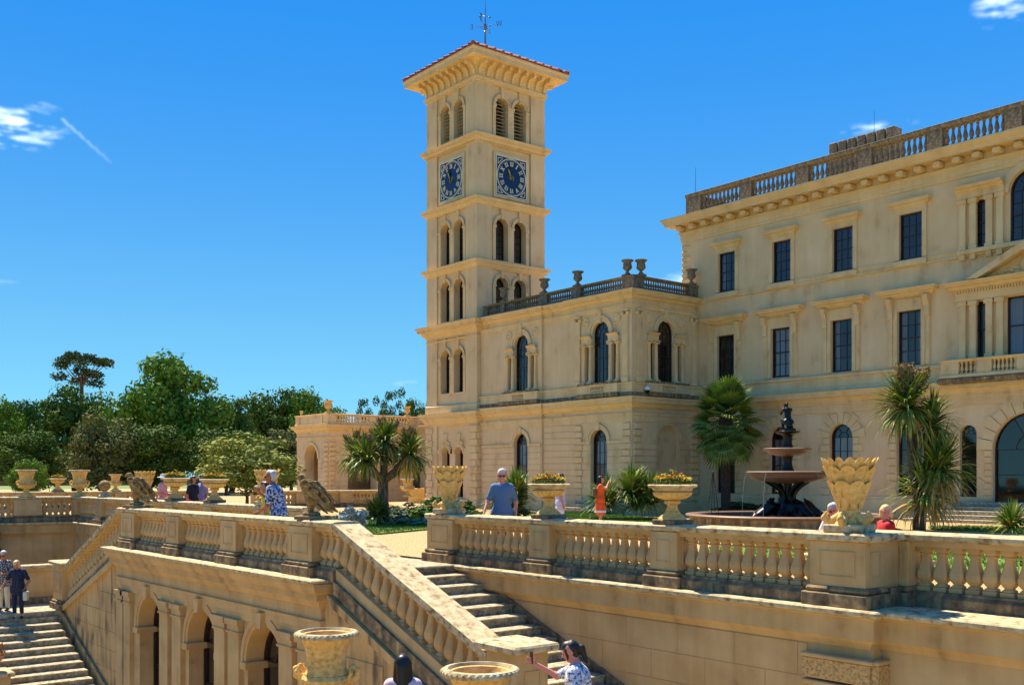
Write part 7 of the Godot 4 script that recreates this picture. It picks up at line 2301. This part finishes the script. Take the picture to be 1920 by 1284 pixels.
func people() -> void:
	plain("skin", Color(0.72, 0.47, 0.36), 0.6); plain("skin_pink", Color(0.82, 0.52, 0.44), 0.6); plain("skin_tan", Color(0.6, 0.36, 0.24), 0.6)
	plain("ink", Color(0.05, 0.045, 0.05), 0.5)
	plain("hair_brown", Color(0.11, 0.07, 0.05), 0.5); plain("hair_black", Color(0.045, 0.03, 0.03), 0.4); plain("hair_grey", Color(0.72, 0.7, 0.68), 0.6); plain("hair_blond", Color(0.82, 0.68, 0.45), 0.6); plain("hair_dark", Color(0.08, 0.05, 0.05), 0.45)
	plain("blue_cotton", Color(0.33, 0.44, 0.57), 0.85); plain("orange_cotton", Color(0.85, 0.33, 0.07), 0.8); plain("navy", Color(0.07, 0.08, 0.16), 0.85); plain("denim", Color(0.08, 0.11, 0.24), 0.85); plain("cream", Color(0.82, 0.78, 0.66), 0.85); plain("yellow_cotton", Color(0.9, 0.78, 0.02), 0.8)
	plain("pink_cotton", Color(0.85, 0.6, 0.6), 0.8); plain("pale_pink", Color(0.8, 0.7, 0.74), 0.85); plain("red_cotton", Color(0.7, 0.05, 0.07), 0.8); plain("white_cotton", Color(0.84, 0.83, 0.84), 0.8); plain("lilac", Color(0.55, 0.52, 0.68), 0.8); plain("khaki", Color(0.4, 0.33, 0.22), 0.8)
	patterned("tropical", Color(0.12, 0.2, 0.5), Color(0.82, 0.84, 0.9), Color(0.04, 0.06, 0.2), 0.35, 51)
	patterned("dark_print", Color(0.06, 0.06, 0.1), Color(0.7, 0.68, 0.66), Color(0.03, 0.03, 0.06), 0.3, 55)
	patterned("light_print", Color(0.82, 0.84, 0.88), Color(0.9, 0.9, 0.92), Color(0.1, 0.13, 0.3), 0.3, 58)
	patterned("navy_print", Color(0.04, 0.05, 0.11), Color(0.18, 0.22, 0.34), Color(0.02, 0.02, 0.05), 0.35, 61)
	var st := woven("stripes", tex(256, [[noise(256, 3, 0.01, 1), 0.0], [bands_of(256, 8), 1.0]], [[0.0, Color(0.5, 0.46, 0.68)], [0.5, Color(0.52, 0.48, 0.7)], [0.56, Color(0.86, 0.85, 0.87)], [1.0, Color(0.88, 0.87, 0.88)]]), 0.3, 0.8)
	st.uv1_world_triplanar = false
	var o: Node3D
	# turning: +z of the house axes points to the viewer's near left; -0.9 looks straight to the viewer
	person("man in a blue T-shirt and sunglasses leaning on the balustrade at the stair head", stand(15.62, 12.3, 0.0, 0.85, 1.74), {"top": "blue_cotton", "legs": "navy", "haircolor": "hair_grey", "glasses": 1, "nod": 0.12, "wide": 1.0, "lean": 0.06, "hem": 0.12, "skin": "skin_pink",
		"elbows": [V(0.25, 1.12, -0.02), V(-0.27, 1.13, 0.04)], "wrists": [V(0.25, 0.87, 0.06), V(-0.33, 0.93, 0.2)], "cell": 0.018})
	o = person("woman in an orange dress holding a phone up to her face", stand(25.4, 24.2, 0.0, 2.45, 1.62), {"top": "orange_cotton", "dress": 0.19, "hem": 0.4, "hair": "long", "haircolor": "hair_dark", "skin": "skin_pink", "elbows": [V(0.26, 1.3, 0.2), V(-0.26, 1.32, 0.2)], "wrists": [V(0.1, 1.52, 0.28), V(-0.1, 1.52, 0.28)], "sleeve": 0.25, "shoes": "white_cotton", "thumbs": [V(-1, 0, 0), V(1, 0, 0)]})
	gadget(o, "phone", V(0, 1.57, 0.3), V(0.15, 0.08, 0.012), "ink", 0.004)
	gadget(o, "backpack", V(0, 1.18, -0.2), V(0.26, 0.34, 0.14), "khaki", 0.05)
	var hm := B.new()
	hm.lathe([Vector2(0.205, 0.46), Vector2(0.203, 0.54)], 24)
	put("white_hem", hm.mesh(), "white_cotton", o)
	person("person in a lilac striped top, half hidden behind the bowl of yellow flowers", stand(22.0, 19.4, 0.0, 2.6, 1.68), {"top": "stripes", "legs": "white_cotton", "hair": "tail", "haircolor": "hair_dark", "hem": 0.14})
	o = person("white-haired man in a white shirt sitting by the fountain with a phone", stand(9.62, 14.3, 0.06, 0.35, 1.5), {"top": "white_cotton", "legs": "khaki", "sit": 0.5, "haircolor": "hair_grey", "skin": "skin_pink", "knees": [V(0.11, 0.5, 0.42), V(-0.11, 0.5, 0.42)], "ankles": [V(0.11, 0.08, 0.4), V(-0.11, 0.08, 0.4)], "nod": 0.3, "look": -0.5, "lean": 0.12,
		"elbows": [V(0.24, 0.78, 0.1), V(-0.24, 0.78, 0.1)], "wrists": [V(0.08, 0.9, 0.3), V(-0.08, 0.88, 0.3)], "glasses": 1})
	gadget(o, "phone", V(0, 0.95, 0.34), V(0.08, 0.15, 0.012), "ink", 0.004, Basis(Vector3.RIGHT, -0.5))
	person("blonde woman in a red top sitting beside the big corner lily vase", stand(8.75, 14.3, 0.05, -0.5, 1.48), {"top": "red_cotton", "legs": "navy", "sit": 0.5, "hair": "bob", "haircolor": "hair_blond", "skin": "skin_pink", "knees": [V(0.11, 0.5, 0.42), V(-0.11, 0.5, 0.42)], "ankles": [V(0.11, 0.08, 0.4), V(-0.11, 0.08, 0.4)], "look": 1.2, "nod": 0.1})
	# the seat they share
	var bench := thing("garden_bench", "low stone bench under the seated pair behind the corner pier", "bench", T(Basis.IDENTITY, W(9.2, 14.4, 0)))
	put("seat", block(2.2, 0.07, 0.42, 0.015), "lichen", bench, at(0, 0.35, 0))
	for g in [-0.8, 0.8]: put("leg", block(0.14, 0.32, 0.36, 0.01), "stained", bench, at(g, 0.16, 0))
	o = person("grey-haired man in a blue patterned shirt leaning on the loggia balustrade with a drink", stand(17.95, 8.8, 0.0, -0.7, 1.72), {"top": "tropical", "legs": "cream", "haircolor": "hair_grey", "skin": "skin_tan", "glasses": 1, "lean": 0.22, "wide": 1.12, "hem": 0.12, "elbows": [V(0.26, 1.08, 0.16), V(-0.24, 1.16, 0.24)], "wrists": [V(0.16, 0.95, 0.36), V(-0.06, 1.32, 0.38)], "nod": -0.05, "cell": 0.018})
	gadget(o, "cup", V(-0.05, 1.4, 0.44), V(0.07, 0.11, 0.07), "cream", 0.02)
	person("person in a yellow shirt beside the man in the blue patterned shirt", stand(19.6, 9.4, 0.0, -0.6, 1.5), {"top": "yellow_cotton", "legs": "navy", "hair": "short", "haircolor": "hair_brown", "lean": 0.15})
	person("person in pink with a white sun hat, behind the planted bowls", stand(34.3, 12.6, 0.0, 2.3, 1.66), {"top": "pink_cotton", "legs": "navy", "hair": "bob", "haircolor": "hair_brown", "hat": "white_cotton", "wrists": [V(0.1, 1.1, 0.3), V(-0.12, 1.05, 0.32)], "skin": "skin_pink"})
	o = person("dark-haired person in a navy shirt with a red bag, behind the planted bowls", stand(32.2, 12.8, 0.0, 1.9, 1.62), {"top": "navy", "legs": "denim", "hair": "bob", "haircolor": "hair_black", "hem": 0.12})
	gadget(o, "bag", V(-0.28, 0.86, 0.05), V(0.1, 0.26, 0.3), "red_cotton", 0.03)
	person("person in a lilac top close behind the navy-shirted person", stand(32.4, 13.2, 0.0, 0.2, 1.66), {"top": "lilac", "legs": "denim", "hair": "bob", "haircolor": "hair_brown"})
	o = person("woman in navy top and jeans stepping down the far flight with a white bag", stand(29.35, 6.95, -2.07, 1.15, 1.5), {"top": "navy_print", "legs": "denim", "hair": "bob", "haircolor": "hair_blond", "nod": 0.5, "look": -0.4, "lean": 0.08, "hem": 0.1, "wide": 1.05, "elbows": [V(0.3, 1.1, -0.02), V(-0.32, 1.12, 0.06)], "wrists": [V(0.22, 0.92, 0.14), V(-0.42, 0.92, 0.18)], "knees": [V(0.1, 0.5, 0.08), V(-0.1, 0.49, 0.0)]})
	gadget(o, "handbag", V(0.24, 0.68, 0.16), V(0.12, 0.26, 0.28), "cream", 0.02)
	person("man in a dark patterned shirt, pale trousers on the far stair landing", stand(30.0, 6.75, -1.924, 1.0, 1.56), {"top": "dark_print", "legs": "cream", "haircolor": "hair_grey", "glasses": 1, "nod": 0.25, "hem": 0.14, "elbows": [V(0.28, 1.12, 0.0), V(-0.28, 1.12, 0.0)], "wrists": [V(0.06, 1.1, 0.24), V(-0.06, 1.12, 0.25)]})
	person("woman with long dark hair seen from behind, below the sloping balustrade", stand(9.98, 6.42, -2.1, -2.2, 1.66), {"top": "pale_pink", "legs": "denim", "hair": "long", "haircolor": "hair_black", "cell": 0.018})
	o = person("woman in a light floral blouse pointing a phone across the stair newel", stand(8.7, 7.98, -1.924, -0.85, 1.66), {"top": "light_print", "legs": "denim", "hair": "tail", "haircolor": "hair_brown", "skin": "skin_pink", "nod": 0.35, "wide": 1.1, "lean": 0.1, "elbows": [V(0.26, 1.16, 0.0), V(-0.2, 1.28, 0.3)], "wrists": [V(0.24, 0.95, 0.16), V(-0.14, 1.42, 0.54)], "cell": 0.016, "thumbs": [V(0, 0, 1), V(0, 1, 0)]})
	gadget(o, "phone", V(-0.13, 1.5, 0.6), V(0.075, 0.15, 0.012), "ink", 0.004, Basis(Vector3.UP, 0.6))
	var sp := B.new()
	sp.tube([V(0.16, 1.42, 0.1), V(0.0, 1.25, 0.17), V(-0.16, 1.0, 0.15)], 0.008, 0.008, 5)
	put("bag_strap", sp.mesh(), "ink", o)

func bands_of(n: int, k: int) -> PackedByteArray:
	var b := PackedByteArray()
	b.resize(n * n)
	for y in n:
		for x in n: b[y * n + x] = 255 if (y * k * 2 / n) % 2 else 0
	return b

func _ready() -> void:
	rng.seed = 7
	sky_and_light()
	paint()
	grounds()
	main_house()
	clock_tower()
	side_wing()
	arcade_wing()
	terrace()
	ornaments()
	plants()
	people()
